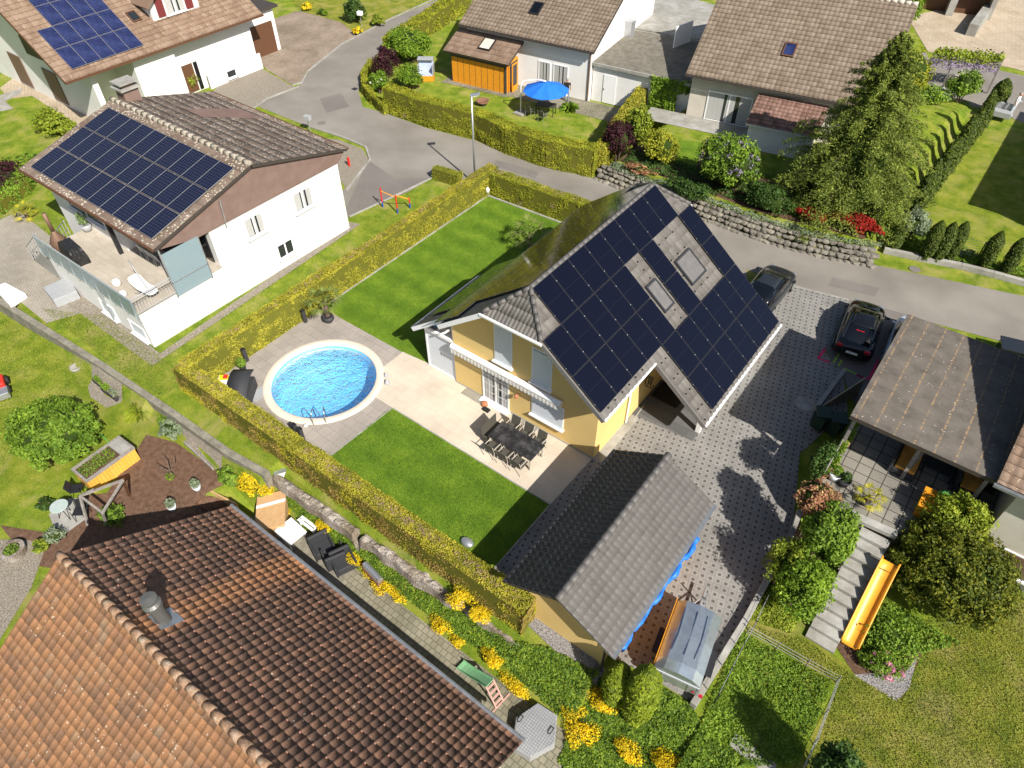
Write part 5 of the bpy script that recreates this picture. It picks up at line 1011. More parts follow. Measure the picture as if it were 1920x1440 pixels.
hz = 1.55
hedge('thuja_hedge', 'long yellow-green clipped hedge between the white house and the upper lawn', [(-24.98, 8.9), (-24.98, 30.9)], .86, hz, 0, ('leaf_hedge', 'leaf_hedge', 'leaf_hedge'), twigs=500)
hedge('thuja_hedge', 'clipped hedge behind pool and lower lawn, brown on its outer side', [(-25.2, 8.9), (-6.15, 9.0)], .9, hz, -.05, ('leaf_hedge', 'leaf_hedge_brown', 'leaf_hedge'), twigs=900)
hedge('thuja_hedge', 'yellow-green clipped hedge along the road at the top of the lawn', [(-24.6, 30.4), (-19.5, 30.7), (-14.0, 31.0)], .86, 1.5, 0, ('leaf_hedge_green',)*3, twigs=300)
hedge('low_hedge', 'short low green hedge at the kerb beside the street lamp', [(at(812, 333).x+.1, at(812, 333).y+.1), (at(865, 346).x, at(865, 346).y-.1)], .7, .85, 0, ('leaf_hedge_green',)*3, dens=300)
c_base = [at(*p) for p in ((722, 212), (800, 240), (892, 264), (946, 290), (1019, 315), (1107, 334))]; cpts = [p+Vector((-.05, .6, 0)) for p in c_base]
hedge('thuja_hedge', 'tall thick yellow-green hedge along the outside of the road bend, with bare patches', [tuple(p) for p in cpts], 1.15, 1.85, 0, ('leaf_hedge_green',)*3, dens=620, leaf=.045, bumps=.1)
hedge('thuja_hedge', 'short hedge running back from the road between the two front gardens', [(cpts[-1].x+.1, cpts[-1].y+.2), tuple(at(1165, 255))[:2], tuple(at(1200, 208))[:2]], .95, 1.8, 0, ('leaf_hedge',)*3, dens=300, leaf=.06)
bp_ = [at(*p) for p in ((722, 214), (700, 196), (683, 175), (680, 150), (694, 128))]
hedge('low_hedge', 'low curved hedge at the tip of the road bend', [tuple(p+Vector((.1, .1, 0)))[:2] for p in bp_], .6, .75, 0, ('leaf_hedge_green',)*3, dens=300, leaf=.055)
hedge('thuja_hedge', 'green hedge along the upper road beside the white house with orange annexe', [tuple(at(735, 105))[:2], tuple(at(800, 60))[:2], tuple(at(870, 15))[:2]], 1.6, 1.5, 0, ('leaf_hedge_green',)*3, dens=220, leaf=.07, bumps=.2)
# ---------------------------------------------------------------- shrubs and trees
def clump_pts(c, rad, n, clumps, tight=.32, low=-.35, seed=0):
    C_ = []; 
    while len(C_) < clumps:
        v_ = sphere_pts(1)[0]
        if v_[2] < low: continue
        C_.append(v_*rng.uniform(.62, 1.0))
    C_ = np.array(C_); idx = rng.integers(0, clumps, n); S = sphere_pts(n); r_ = rng.uniform(.25, 1, n)**.5
    U = C_[idx]*.86+S*(tight*r_)[:, None]*rng.uniform(.75, 1.25, clumps)[idx][:, None]; Nn = S*.6+C_[idx]*.6+np.array([0, 0, .3])
    return U*np.array(rad)+np.array(c), Nn
def bush(name, label, c, rad, leafmat, n=1500, leaf=.07, clumps=40, cat='shrub', stems=4, core=.62, flowers=None, group=None, tight=.3, jit=.8, z0=None):
    """c = centre of the crown; z0 = ground under it"""
    z0 = ground_z(c[0], c[1]) if z0 is None else z0; t = thing(name, label, cat, (c[0], c[1], z0), group)
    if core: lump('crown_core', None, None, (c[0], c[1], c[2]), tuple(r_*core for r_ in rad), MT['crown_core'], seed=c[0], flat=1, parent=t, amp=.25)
    P_, Nn = clump_pts(c, rad, n, clumps, tight); k = P_[:, 2] > z0+.02; mk_leaves(P_[k], Nn[k], leaf, 'foliage', MT[leafmat], t, jit)
    if stems:
        m = MB()
        for i in range(stems): a = 2*math.pi*i/stems+c[0]; m.tube([(c[0]+.08*math.cos(a), c[1]+.08*math.sin(a), z0-.05), (c[0]+rad[0]*.3*math.cos(a), c[1]+rad[1]*.3*math.sin(a), c[2]), (c[0]+rad[0]*.6*math.cos(a+.4), c[1]+rad[1]*.6*math.sin(a+.4), c[2]+rad[2]*.5)], [.05, .035, .015], 6)
        m.build('trunk', MT['bark'], t)
    if flowers:
        P_, Nn = clump_pts(c, tuple(r_*1.05 for r_ in rad), flowers[1], flowers[3] if len(flowers) > 3 else 30, .1, -.1); mk_leaves(P_, Nn, flowers[2], 'flowers', MT[flowers[0]], t, 1)['kind'] = 'stuff'
    return t
def P2(px, py, z): v_ = at(px, py, z); return (v_.x, v_.y, z)
bush('laurel_bush', 'wide mid-green spreading bush on the meadow at the left edge', P2(95, 808, .25), (2.35, 1.85, 1.15), 'leaf_mid', 17000, .08, 190, tight=.14, core=.62, z0=-.8, stems=6)
bush('yew_shrub', 'very large dark yew shrub beside the orange slide at the bottom right', P2(1785, 1070, 1.5), (2.3, 2.05, 1.7), 'leaf_yew', 42000, .06, 420, tight=.13, core=.62, stems=6)
bush('maple_shrub', 'yellow-green thin-leaved shrub in front of the orange chest on the right terrace', P2(1790, 975, 2.3), (1.3, .9, 1.2), 'leaf_yellowgreen', 6500, .062, 70, tight=.25, core=.4)
bush('bronze_shrub', 'round shrub with bronze-pink leaves at the corner of the right terrace', P2(1532, 938, 2.6), (.78, .75, .8), 'leaf_bronze', 5600, .055, 70, core=.75, tight=.25)
bush('green_shrub', 'dark green shrub below the bronze-pink one beside the terrace stairs', P2(1553, 1002, 2.3), (1.0, 1.1, 1.25), 'leaf_mid', 8500, .065, 60, core=.7)
bush('green_shrub', 'bright green shrub left of the lit lower stairs at the bottom right', P2(1508, 1098, 1.5), (.9, 1.1, 1.1), 'leaf_bright', 7500, .06, 60, core=.6)
bush('green_shrub', 'loose yellow-green shrub behind the concrete wall at the edge of the driveway', P2(1470, 1060, 1.35), (.7, 1.1, 1.15), 'leaf_yellowgreen', 3000, .055, 45, core=.5)
bush('green_shrub', 'low green shrub at the foot of the orange slide', P2(1665, 1190, .35), (1.1, .8, .45), 'leaf_mid', 2400, .055, 45, core=.5)
bush('rose_bush', 'low rose bush with pink flowers near the foot of the orange slide', P2(1655, 1245, .3), (.75, .5, .35), 'leaf_mid', 1400, .05, 30, core=.4, flowers=('flower_pink', 160, .07, 16))
bush('lilac_bush', 'large lilac bush with mauve flowers behind the stone retaining wall', P2(1365, 305, 2.6), (2.1, 1.6, 1.75), 'leaf_mid', 9500, .085, 110, flowers=('flower_lilac', 900, .06, 50), tight=.2, core=.72)
bush('smoke_bush', 'dark purple bush at the end of the tall hedge above the stone wall', P2(1160, 262, 1.9), (1.0, 1.0, 1.3), 'leaf_purple', 3800, .08, 45)
bush('green_shrub', 'bright yellow-green upright shrub beside the dark purple bush', P2(1195, 240, 2.2), (1.0, .8, 1.5), 'leaf_yellowgreen', 3600, .08, 45)
bush('green_shrub', 'pale feathery shrub between the purple bush and the lilac', P2(1238, 278, 1.9), (1.2, 1.1, 1.25), 'leaf_hedge_green', 4600, .075, 60)
bush('green_shrub', 'dark low shrub under the left side of the lilac bush', P2(1290, 355, 1.4), (1.6, .8, .6), 'leaf_dark', 2800, .08, 40)
bush('green_shrub', 'dark green shrub between the lilac and the big conifer', P2(1440, 375, 1.6), (1.5, .9, .9), 'leaf_dark', 3200, .08, 40)
bush('red_shrub', 'crimson-leaved low shrub on top of the boulder wall under the conifer', P2(1608, 418, 1.55), (1.5, .6, .5), 'leaf_red', 5200, .07, 45, core=.6)
bush('red_shrub', 'reddish sparse shrub left of the crimson one on the boulder wall', P2(1525, 405, 1.4), (1.1, .5, .4), 'leaf_red', 1500, .06, 30, core=.5)
bush('red_shrub', 'low rusty shrub on the left end of the stone wall below the purple bush', P2(1200, 318, 1.1), (1.2, .4, .3), 'leaf_bronze', 1200, .06, 30, core=.5)
bush('green_shrub', 'silvery green shrub at the right end of the boulder wall', P2(1715, 420, .9), (.9, 1.1, .85), 'leaf_silver', 2600, .07, 40, core=.6)
bush('laurel_hedge_bush', 'big square-clipped bright laurel bush beside the beige forecourt', P2(1690, 140, 2.2), (2.0, 1.7, 2.0), 'leaf_hedge_green', 6000, .12, 90, core=.8)
bush('green_shrub', 'bright green shrub wedged between the pale roof and the double garage', P2(1685, 10, 1.6), (2.2, 2.2, 2.0), 'leaf_bright', 2600, .14, 40)
bush('rose_bed', 'leafy flower bed with white and pink blooms beside the wicker egg chair', P2(1735, 175, 1.2), (1.9, 1.3, .7), 'leaf_mid', 2600, .09, 45, flowers=('flower_white', 200, .09, 20))
bush('green_shrub', 'mid-green shrub behind the wicker egg chair next to the cypress row', P2(1810, 160, 1.3), (1.2, 1.6, 1.1), 'leaf_mid', 2200, .1, 40)
bush('green_shrub', 'bushy green shrub in the inner corner of the curved hedge', P2(765, 82, 1.3), (2.2, 1.8, 1.2), 'leaf_bright', 5200, .095, 70)
bush('purple_shrub', 'dark purple twiggy shrub inside the road bend', P2(722, 118, 1.4), (1.3, 1.1, 1.2), 'leaf_purple', 3400, .08, 50, core=.45)
bush('green_shrub', 'round bright green shrub beside the roofed beach chair', P2(768, 142, 1.0), (1.05, 1.0, .95), 'leaf_bright', 3600, .075, 50)
bush('snowball_shrub', 'green shrub with white blossoms beside the low curved hedge', P2(710, 152, .9), (.8, .8, .8), 'leaf_bright', 1800, .075, 35, flowers=('flower_white', 120, .09, 12))
bush('green_shrub', 'round yellow-green shrub at the wall of the white house with solar panels and dormer', P2(355, 148, .8), (.95, .9, .9), 'leaf_yellowgreen', 2600, .08, 45)
bush('green_shrub', 'low green-yellow bush on the lawn left of the navy panel roof', P2(100, 230, .7), (1.7, 1.2, .9), 'leaf_yellowgreen', 2600, .1, 45)
bush('green_shrub', 'dark ragged shrub at the left edge beside the terrace house', P2(-5, 330, .6), (2.2, 1.6, .9), 'leaf_purple', 2200, .1, 40)
hedge('low_hedge', 'rough low hedge on the lawn at the left edge above the small palm', [tuple(at(-10, 400))[:2], tuple(at(40, 360))[:2], tuple(at(60, 310))[:2]], 1.4, .8, 0, ('leaf_mid', 'leaf_mid', 'leaf_mid'), dens=160, leaf=.09, bumps=.2)
bush('conifer_shrub', 'dark little conifer on the lawn at the top centre left', P2(665, 20, 1.0), (1.0, 1.0, 1.2), 'leaf_dark', 2400, .1, 40)
bush('yellow_shrub', 'small round yellow-green shrub right of the little conifer at the top', P2(708, 38, .5), (.7, .6, .55), 'leaf_yellowgreen', 1200, .08, 25)
bush('yellow_shrub', 'small yellow flowering shrub at the kerb beside the white letter box', P2(670, 57, .35), (.5, .45, .35), 'flower_yellow', 700, .08, 20)
bush('yellow_shrub', 'small yellow shrub at the top edge beside the brown paved yard', P2(575, 12, .35), (.55, .45, .4), 'flower_yellow', 700, .09, 20)
bush('green_shrub', 'tiny green shrub next to the yellow one at the top edge', P2(605, 22, .3), (.6, .45, .3), 'leaf_bright', 600, .08, 20)
bush('pine_shrub', 'small round silver-leaved shrub in the mulch beside the yellow-green one', P2(100, 1005, -.45), (.42, .4, .35), 'leaf_silver', 900, .045, 30, z0=-.8)
bush('green_shrub', 'small yellow-green shrub at the ridge end of the red tiled roof', P2(77, 1023, -.5), (.35, .35, .28), 'leaf_yellowgreen', 700, .045, 25, z0=-.8)
bush('herb_bush', 'silvery herb bush at the top of the mulch bed', P2(320, 805, -.45), (.65, .55, .35), 'leaf_silver', 1500, .05, 30, z0=-.8)
bush('green_shrub', 'bright green cushion plant beside the low garden wall', P2(306, 790, -.5), (.4, .3, .25), 'leaf_bright', 900, .04, 25, z0=-.8)
bush('green_shrub', 'dark green leafy shrub left of the big yellow-flowering bush', P2(427, 895, -.6), (.45, .45, .45), 'leaf_mid', 1100, .07, 25, z0=-1.1)
bush('yellow_shrub', 'big yellow-flowering bush next to the pale wooden chest', P2(480, 903, -.75), (.85, .7, .5), 'flower_yellow', 5200, .045, 60, core=.6, z0=-1.3)
bush('low_shrub', 'dark low shrub in the grass at the left of the mulch bed', P2(85, 945, -.6), (.4, .35, .25), 'leaf_dark', 500, .06, 16, z0=-.8)
bush('low_shrub', 'small shrub with yellowing leaves in the shade by the climbing frame', P2(210, 965, -.6), (.7, .5, .3), 'leaf_mid', 900, .06, 25, z0=-.8)
def column(base, top, label, r_, z0=0.0, mat='leaf_yew', n=2600, leaf=.06, cat='conifer', group=None, name='columnar_conifer'):
    g, zt = vh(base, top, z0); h = max(.8, zt-z0); t = thing(name, label, cat, (g.x, g.y, z0), group)
    m = MB(); m.tube([(g.x, g.y, z0-.05), (g.x, g.y, z0+h*.5), (g.x, g.y, z0+h*.9)], [.07, .05, .01], 6); m.build('trunk', MT['bark'], t)
    def prof(s): return r_*(min(1, .72+s*1.2) if s < .25 else 1.0)*(1-max(0, (s-.6)/.4)**2.2*.92)
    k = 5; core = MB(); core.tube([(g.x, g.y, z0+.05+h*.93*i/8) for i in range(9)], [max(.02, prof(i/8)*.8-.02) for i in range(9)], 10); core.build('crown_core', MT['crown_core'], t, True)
    s = rng.uniform(0, 1, n)**.85; a = rng.uniform(0, 2*math.pi, n); rr = np.array([prof(x) for x in s])*(1+.12*np.array([noise.noise((math.cos(x)*2+g.x, math.sin(x)*2, y*h*1.8)) for x, y in zip(a, s)]))*rng.uniform(.86, 1.05, n)
    X = np.stack([g.x+rr*np.cos(a), g.y+rr*np.sin(a), z0+.04+s*h], 1); Nn = np.stack([np.cos(a), np.sin(a), .5+s], 1); mk_leaves(X, Nn, leaf, 'foliage', MT[mat], t, .6); return t
leafm('leaf_cypress', [(.035, .06, .01), (.08, .12, .015), (.15, .19, .025)], 2.0); leafm('leaf_thuja', [(.1, .15, .01), (.19, .25, .015), (.3, .36, .02)], 1.8)
g6 = 'clipped columnar conifers along the road kerb'
for i, (b_, tp, l) in enumerate((((1733, 484), (1764, 414), 'columnar conifer in the close trio by the kerb, leftmost and widest'), ((1755, 488), (1782, 415), 'columnar conifer in the middle of the close trio by the kerb'), ((1776, 488), (1802, 413), 'columnar conifer on the right of the close trio by the kerb'), ((1842, 500), (1874, 432), 'columnar conifer just right of the wire fence by the kerb'), ((1884, 510), (1912, 443), 'columnar conifer nearest the right edge by the kerb'), ((1672, 466), (1690, 425), 'short columnar conifer with a browned top beside the boulder wall'))):
    column(b_, tp, l, .36 if i != 0 else .4, .1, 'leaf_cypress', 2600, .062, group=g6)
for i in range(11):
    f = i/10; bx_ = 1710+(1838-1710)*f; by_ = 402+(236-402)*f; z0 = .6; g = at(bx_, by_, z0); zt = 3.4+.4*math.sin(i*2.3)
    # top pixel from height
    t = thing('columnar_conifer', ORD[i]+' dark cypress from the road end of the row along the stone strip', 'conifer', (g.x, g.y, z0), 'row of dark cypresses beside the lawn')
    hgt2 = 2.6+.5*math.sin(i*2.3); m = MB(); m.tube([(g.x, g.y, z0-.1), (g.x, g.y, z0+hgt2*.8)], [.07, .02], 6); m.build('trunk', MT['bark'], t)
    core = MB(); core.tube([(g.x, g.y, z0+hgt2*.95*k/6) for k in range(7)], [.3*(1-(k/6)**2*.85)+.02 for k in range(7)], 8); core.build('crown_core', MT['crown_core'], t, True)
    n = 1500; s = rng.uniform(0, 1, n); a = rng.uniform(0, 2*math.pi, n); rr = (.42*(1-s**2.4*.8))*rng.uniform(.8, 1.1, n); X = np.stack([g.x+rr*np.cos(a), g.y+rr*np.sin(a), z0+s*hgt2], 1); mk_leaves(X, np.stack([np.cos(a), np.sin(a), .6+s*0], 1), .09, 'foliage', MT['leaf_cypress'], t, .5)
column((1862, 205), (1890, 148), 'smooth cigar-shaped clipped conifer beside the grey corner sofa at the far right', .55, .3, 'leaf_cypress', 3000, .09)
column((1190, 1340), (1197, 1245), 'bright green thuja at the end of the trailer bay', .5, -.7, 'leaf_thuja', 6000, .055)
column((1148, 1310), (1140, 1240), 'green thuja in the shade at the garage corner', .42, -.6, 'leaf_thuja', 4000, .055)
# big conifer
def conifer(name, label, base, h, rad, z0):
    g = Vector((base[0], base[1], z0)); t = thing(name, label, 'tree', g); m = MB(); m.tube([(g.x, g.y, z0-.1), (g.x+.1, g.y, z0+h*.5), (g.x, g.y, z0+h*.97)], [.24, .13, .02], 8); 
    Ps = []; Ns = []; nb = 330
    for i in range(nb):
        s = (i+.5)/nb; zz = z0+.7+h*(s**1.1)*.92; L = rad*(1-(s**1.15))**.8*random.uniform(.55, 1.14)+.12; a = i*2.39996+random.uniform(-.2, .2); up_ = .35-.25*(1-s); pts = []
        for k in range(6): f = k/5; pts.append(Vector((g.x+math.cos(a)*L*f, g.y+math.sin(a)*L*f, zz+L*(up_*f-.33*f*f))))
        m.tube(pts[:5], [.035*(1-s)+.012, .02, .015, .01, .006], 4, cap=False)
        nl = int(70+330*min(1, L/rad)); f = rng.uniform(.22, 1.0, nl)**.75; d = Vector((math.cos(a), math.sin(a), 0)); sd_ = Vector((-d.y, d.x, 0)); wd = (.33*L*(1-f*.7)+.05)
        sx = rng.normal(0, .42, nl)*wd; zz_ = zz+L*(up_*f-.33*f*f)-np.abs(sx)*.25+rng.normal(0, .05, nl)
        X = np.stack([g.x+d.x*L*f+sd_.x*sx, g.y+d.y*L*f+sd_.y*sx, zz_], 1); Ps.append(X); Ns.append(np.tile([d.x*.35, d.y*.35, .9], (nl, 1)))
    m.build('trunk', MT['bark'], t); mk_leaves(np.vstack(Ps), np.vstack(Ns), .092, 'crown', MT['leaf_conifer'], t, .65, .3)
    core = MB(); core.tube([(g.x, g.y, z0+.4+h*.88*k/8) for k in range(9)], [max(.05, rad*.5*(1-k/8)**.9) for k in range(9)], 12); core.build('crown_core', MT['crown_core'], t, True)
conifer('spruce_tree', 'very large yellow-green conifer in front of the cream house', (-6.7, 41.0), 9.2, 4.75, 1.0)
# palms
def palm(name, label, base, th, fr, z0, nfr=16, potr=None, leafmat='leaf_mid'):
    t = thing(name, label, 'palm', (base[0], base[1], z0)); zb = z0
    if potr: m = MB(); m.lathe((base[0], base[1], z0), [(potr*.55, 0), (potr, potr*.7), (potr*.85, potr*1.35), (potr*.8, potr*1.3), (.01, potr*1.3)], 18); m.build('pot', MT['wicker_black'], t, True); zb = z0+potr*1.2
    m = MB(); m.tube([(base[0], base[1], zb-.05), (base[0]+.03, base[1], zb+th*.5), (base[0], base[1], zb+th)], [.11, .12, .09], 8); m.build('trunk', MT['twig'] if False else MT['bark'], t)
    m = MB(); top = Vector((base[0], base[1], zb+th))
    for i in range(nfr):
        a = i*2.39996; el = .9-1.25*(i/nfr); d = Vector((math.cos(a)*math.cos(el), math.sin(a)*math.cos(el), math.sin(el))); L = fr*random.uniform(.8, 1.1); st = [top, top+d*L*.5, top+d*L*.62+Vector((0, 0, -.05*L))]; m.tube(st, [.015, .01, .008], 4, cap=False)
        c0 = st[-1]; sd_ = Vector((-math.sin(a), math.cos(a), 0)); 
        for k in range(15):
            b_ = (k-7)/7*1.45; v_ = (d*math.cos(b_)+sd_*math.sin(b_)).normalized(); tip = c0+v_*L*.5*(1-.2*abs(b_))+Vector((0, 0, -.16*L*(1 if k % 2 else .6))); w_ = v_.cross(Vector((0, 0, 1))).normalized()*.022; md_ = c0.lerp(tip, .5)+Vector((0, 0, .04*L))
            m.add([c0, md_+w_*L, tip, md_-w_*L], [(0, 1, 2, 3)])
    m.build('fronds', MT[leafmat], t)
leafm('leaf_palm', [(.1, .14, .03), (.2, .25, .06), (.3, .34, .1)], 2); leafm('leaf_palm_yellow', [(.3, .3, .02), (.5, .45, .03), (.6, .55, .06)], 2)
b_ = at(617, 603); palm('fan_palm', 'fan palm in a round dark pot on the pool paving', (b_.x, b_.y), .95, 1.0, 0, 16, .3, 'leaf_palm')
palm('fan_palm', 'fan palm on the upper lawn against the roof of the yellow house', tuple(at(992, 470))[:2], 1.1, 1.25, 0, 18, None, 'leaf_palm')
b_ = at(52, 408); palm('fan_palm', 'small yellow-leaved palm on the lawn left of the white terrace', (b_.x, b_.y), .4, .85, 0, 14, None, 'leaf_palm_yellow')
b_ = at(1620, 945, 1.9); palm('fan_palm', 'yellowish potted palm on the right terrace beside the bronze shrub', (b_.x, b_.y), .25, .6, 1.9, 14, .2, 'leaf_palm_yellow')
def blades(name, label, c, n, L, mat, spread=1.0, w=.018, cat='plant', lift=.35):
    t = thing(name, label, cat, c); m = MB()
    for i in range(n):
        a = random.uniform(0, 6.283); e = random.uniform(.15, 1.4); l = L*random.uniform(.7, 1.1); d = Vector((math.cos(a)*math.cos(e)*spread, math.sin(a)*math.cos(e)*spread, math.sin(e))); s_ = Vector((-math.sin(a), math.cos(a), 0))*w; c0 = Vector(c); m1 = c0+d*l*.6; t_ = c0+d*l+Vector((0, 0, -l*lift)); m.add([c0-s_, c0+s_, m1+s_, t_, m1-s_], [(0, 1, 2, 3, 4)])
    m.build('leaves', MT[mat], t); return t
blades('yucca', 'grey-green spiky yucca beside the yellow bush at the bottom left', P2(447, 862, -.7), 130, .62, 'leaf_silver', w=.016); blades('ornamental_grass', 'tall pale grass clump beside the low garden wall', P2(262, 775, -.8), 260, .8, 'leaf_yellowgreen', w=.012)
blades('ornamental_grass', 'grass clump beside the blue parasol', P2(1068, 205, 0), 150, .9, 'leaf_mid', w=.02)
# ---------------------------------------------------------------- ivy bank, climbers, wild patches
def cover(name, label, poly, zf, n, leaf, mat, kind='stuff', jit=.5, hgt_=.12, cat=None):
    P_ = [Vector((p[0], p[1])) for p in poly]; x0, x1 = min(p.x for p in P_), max(p.x for p in P_); y0, y1 = min(p.y for p in P_), max(p.y for p in P_); out = []
    def inside(x, y):
        c = False; j = len(P_)-1
        for i in range(len(P_)):
            if (P_[i].y > y) != (P_[j].y > y) and x < (P_[j].x-P_[i].x)*(y-P_[i].y)/(P_[j].y-P_[i].y)+P_[i].x: c = not c
            j = i
        return c
    while len(out) < n:
        x, y = random.uniform(x0, x1), random.uniform(y0, y1)
        if not inside(x, y): continue
        out.append((x, y, zf(x, y)+hgt_*(.35+.65*noise.noise((x*1.7, y*1.7, 1))+.3*noise.noise((x*6, y*6, 5)))+random.uniform(0, .05)))
    o = mk_leaves(np.array(out), np.tile([0, -.25, 1.], (n, 1)), leaf, name, MT[mat], None, jit); o['kind'] = kind
    o['label'] = label; o['category'] = cat or 'ground cover'; return o
ivp = [(-18.2, 7.55), (-13.5, 7.55), (-10.5, 7.72), (-6.2, 7.85), (-3.4, 7.7), (-3.2, 6.6), (-1.2, 6.2), (1.2, 8.2), (1.4, 9.4), (.2, 9.5), (-.5, 9.95), (-2.3, 9.85), (-3.6, 9.0), (-5.3, 8.7), (-6.3, 8.35), (-10, 8.15), (-14, 8.1), (-18.2, 8.05)]
cover('ivy', 'glossy green ivy covering the bank between courtyard and hedge', ivp, ground_z, 26000, .055, 'leaf_ivy', hgt_=.16)
cover('ivy', 'darker ivy at the bottom of the bank', [(-3.4, 7.7), (-3.0, 6.6), (1.2, 8.2), (1.6, 9.6), (1.2, 7.0), (-.5, 5.6), (-2.6, 5.8)], ground_z, 12000, .05, 'leaf_mid', hgt_=.15)
cover('weeds', 'lush weeds in the fenced pen at the bottom right', [(p.x, p.y) for p in pxs(0, (1400, 1190), (1560, 1280), (1500, 1430), (1400, 1440), (1310, 1370), (1385, 1185))], lambda x, y: 0, 9000, .045, 'leaf_mid', hgt_=.14, jit=1.1)
cover('weeds', 'weeds between driveway edge and pen', [(p.x, p.y) for p in pxs(0, (1440, 1110), (1500, 1160), (1480, 1190), (1400, 1160))], lambda x, y: 0, 1800, .05, 'leaf_yellowgreen', hgt_=.12, jit=.9)
leafm('blade_rough', [(.13, .2, .015), (.21, .28, .03), (.3, .34, .05)], 1, .2)
cover('tall_grass', 'tall meadow grass at the left', [(-38, 0), (-38, 6.6), (-30, 6.8), (-30, 3.5), (-27, 0)], lambda x, y: ground_z(x, y), 14000, .032, 'blade_rough', hgt_=.05, jit=1.3)
cover('bedding_plants', 'low planting under the shrubs behind the boulder wall', [(-19.3, 36.7), (-19.3, 38.4), (-12, 39.5), (-4.4, 41), (-3.6, 38.0), (-10, 36.9)], lambda x, y: 1.0, 7000, .09, 'leaf_dark', hgt_=.3, jit=.9)
cover('bedding_plants', 'leafy strip between the kerb wall and the right lawn', [(p.x, p.y) for p in pxs(.1, (1660, 462), (1720, 470), (1990, 540), (1990, 520), (1880, 495), (1740, 440), (1690, 420))], lambda x, y: .1, 4500, .07, 'leaf_mid', hgt_=.25, jit=.9)
cover('weeds', 'rough planting on the slope beside the terrace stairs', [(p.x, p.y) for p in pxs(0, (1450, 1050), (1500, 1000), (1590, 1000), (1570, 1110), (1510, 1180), (1440, 1120))], lambda x, y: .12, 5000, .055, 'leaf_mid', hgt_=.3, jit=.9)
cover('weeds', 'rough planting around the yew', [(p.x, p.y) for p in pxs(0, (1600, 1200), (1640, 1110), (1700, 1150), (1800, 1210), (1720, 1230), (1690, 1270), (1610, 1250))], lambda x, y: .05, 3200, .055, 'leaf_mid', hgt_=.2, jit=.9)
# lawn grass blades: stuff on the nearby lawns
def tufts(name, label, polys, n, leaf, mat, h=.02):
    for k, poly in enumerate(polys): cover(name, label, poly, lambda x, y: ground_z(x, y)+.012, n, leaf, mat, hgt_=h, jit=1.3, cat='grass')
leafm('blade_fine', [(.06, .15, .012), (.1, .22, .02), (.15, .28, .03)], 1.2, .2); leafm('blade_dry', [(.13, .18, .02), (.22, .26, .035), (.34, .32, .08)], .8, .2); leafm('blade_rough', [(.1, .15, .015), (.18, .23, .03), (.28, .28, .05)], 1, .2)
tufts('grass', 'rough grass strip between the white house and the long hedge', [[(-28, 8), (-25.6, 8), (-25.6, 30), (-28.6, 25)], [(-36, 7.6), (-25.6, 7.4), (-25.6, 9.2), (-33, 9.2)]], 6000, .03, 'blade_rough')
tufts('grass', 'dry patchy lawn at the bottom right', [[(p.x, p.y) for p in pxs(0, (1405, 1172), (1520, 1205), (1600, 1270), (1690, 1315), (1735, 1225), (1700, 1170), (1930, 1120), (1930, 1460), (1500, 1460), (1575, 1285))]], 30000, .024, 'blade_dry')
tufts('grass', 'short fine grass of the two main lawns', [[(-24.4, 17.2), (-24.4, 29.7), (-15.5, 29.9), (-16, 17.6), (-20, 17.2)], [(-17.0, 10.2), (-17.0, 13.4), (-8.5, 13.4), (-8.5, 9.5), (-16, 9.5)]], 22000, .02, 'blade_fine', .012)
bush('green_shrub', 'dark overhanging plants on the outside of the right terrace railing', P2(1545, 865, 2.3), (.5, .9, .75), 'leaf_dark', 2200, .06, 40, core=.6, z0=0)
gq = at(1535, 1482); tq = at(1380, 1290); hq = (gq-tq).length*.9
bush('dark_shrub', 'dark upright shrub at the bottom edge below the weedy pen', (gq.x, gq.y, hq*.5), (.75, .75, hq*.5), 'leaf_dark', 5000, .07, 60)
# yellow alyssum clumps on the bank
ys_ = [(527, 957), (553, 992), (612, 985), (677, 1045), (715, 1075), (722, 1100), (755, 1110), (838, 1165), (865, 1195), (900, 1150), (862, 1120), (930, 1225), (972, 1275), (1095, 1345), (1130, 1310), (1085, 1375), (1180, 1400), (1260, 1430)]
for i, (x, y) in enumerate(ys_):
    p = at(x, y, -1.0); z = ground_z(p.x, p.y); p = at(x, y, z+.15); s_ = [.3, .22, .26, .42, .42, .36, .3, .36, .26, .22, .3, .34, .38, .42, .3, .36, .3, .34][i]*1.35
    bush('yellow_flower_clump', ORD[i]+' clump of yellow flowers from the upper left along the ivy bank', (p.x, p.y, p.z), (s_*1.25, s_*.95, s_*.5), 'flower_yellow', int(3000*s_/.45), .034, 16, tight=.5, cat='flowers', stems=0, core=.35, group='yellow flower clumps on the ivy bank', z0=z)
for (lx, ly, rx) in ((-14.5, 36.35, 1.1), (-12.2, 36.25, .8), (-9.8, 36.2, 1.0), (-7.9, 36.25, .7)):
    pass
cover('trailing_plants', 'grey-green plants trailing over the top of the boulder wall', [(-19.8, 36.05), (-19.8, 36.9), (-16, 36.7), (-10, 36.7), (-7, 36.9), (-3.4, 38.0), (-3.4, 37.4), (-7, 36.2), (-10, 36.0), (-16, 36.0)], lambda x, y: .78, 3800, .06, 'leaf_silver', hgt_=.2, jit=.9)
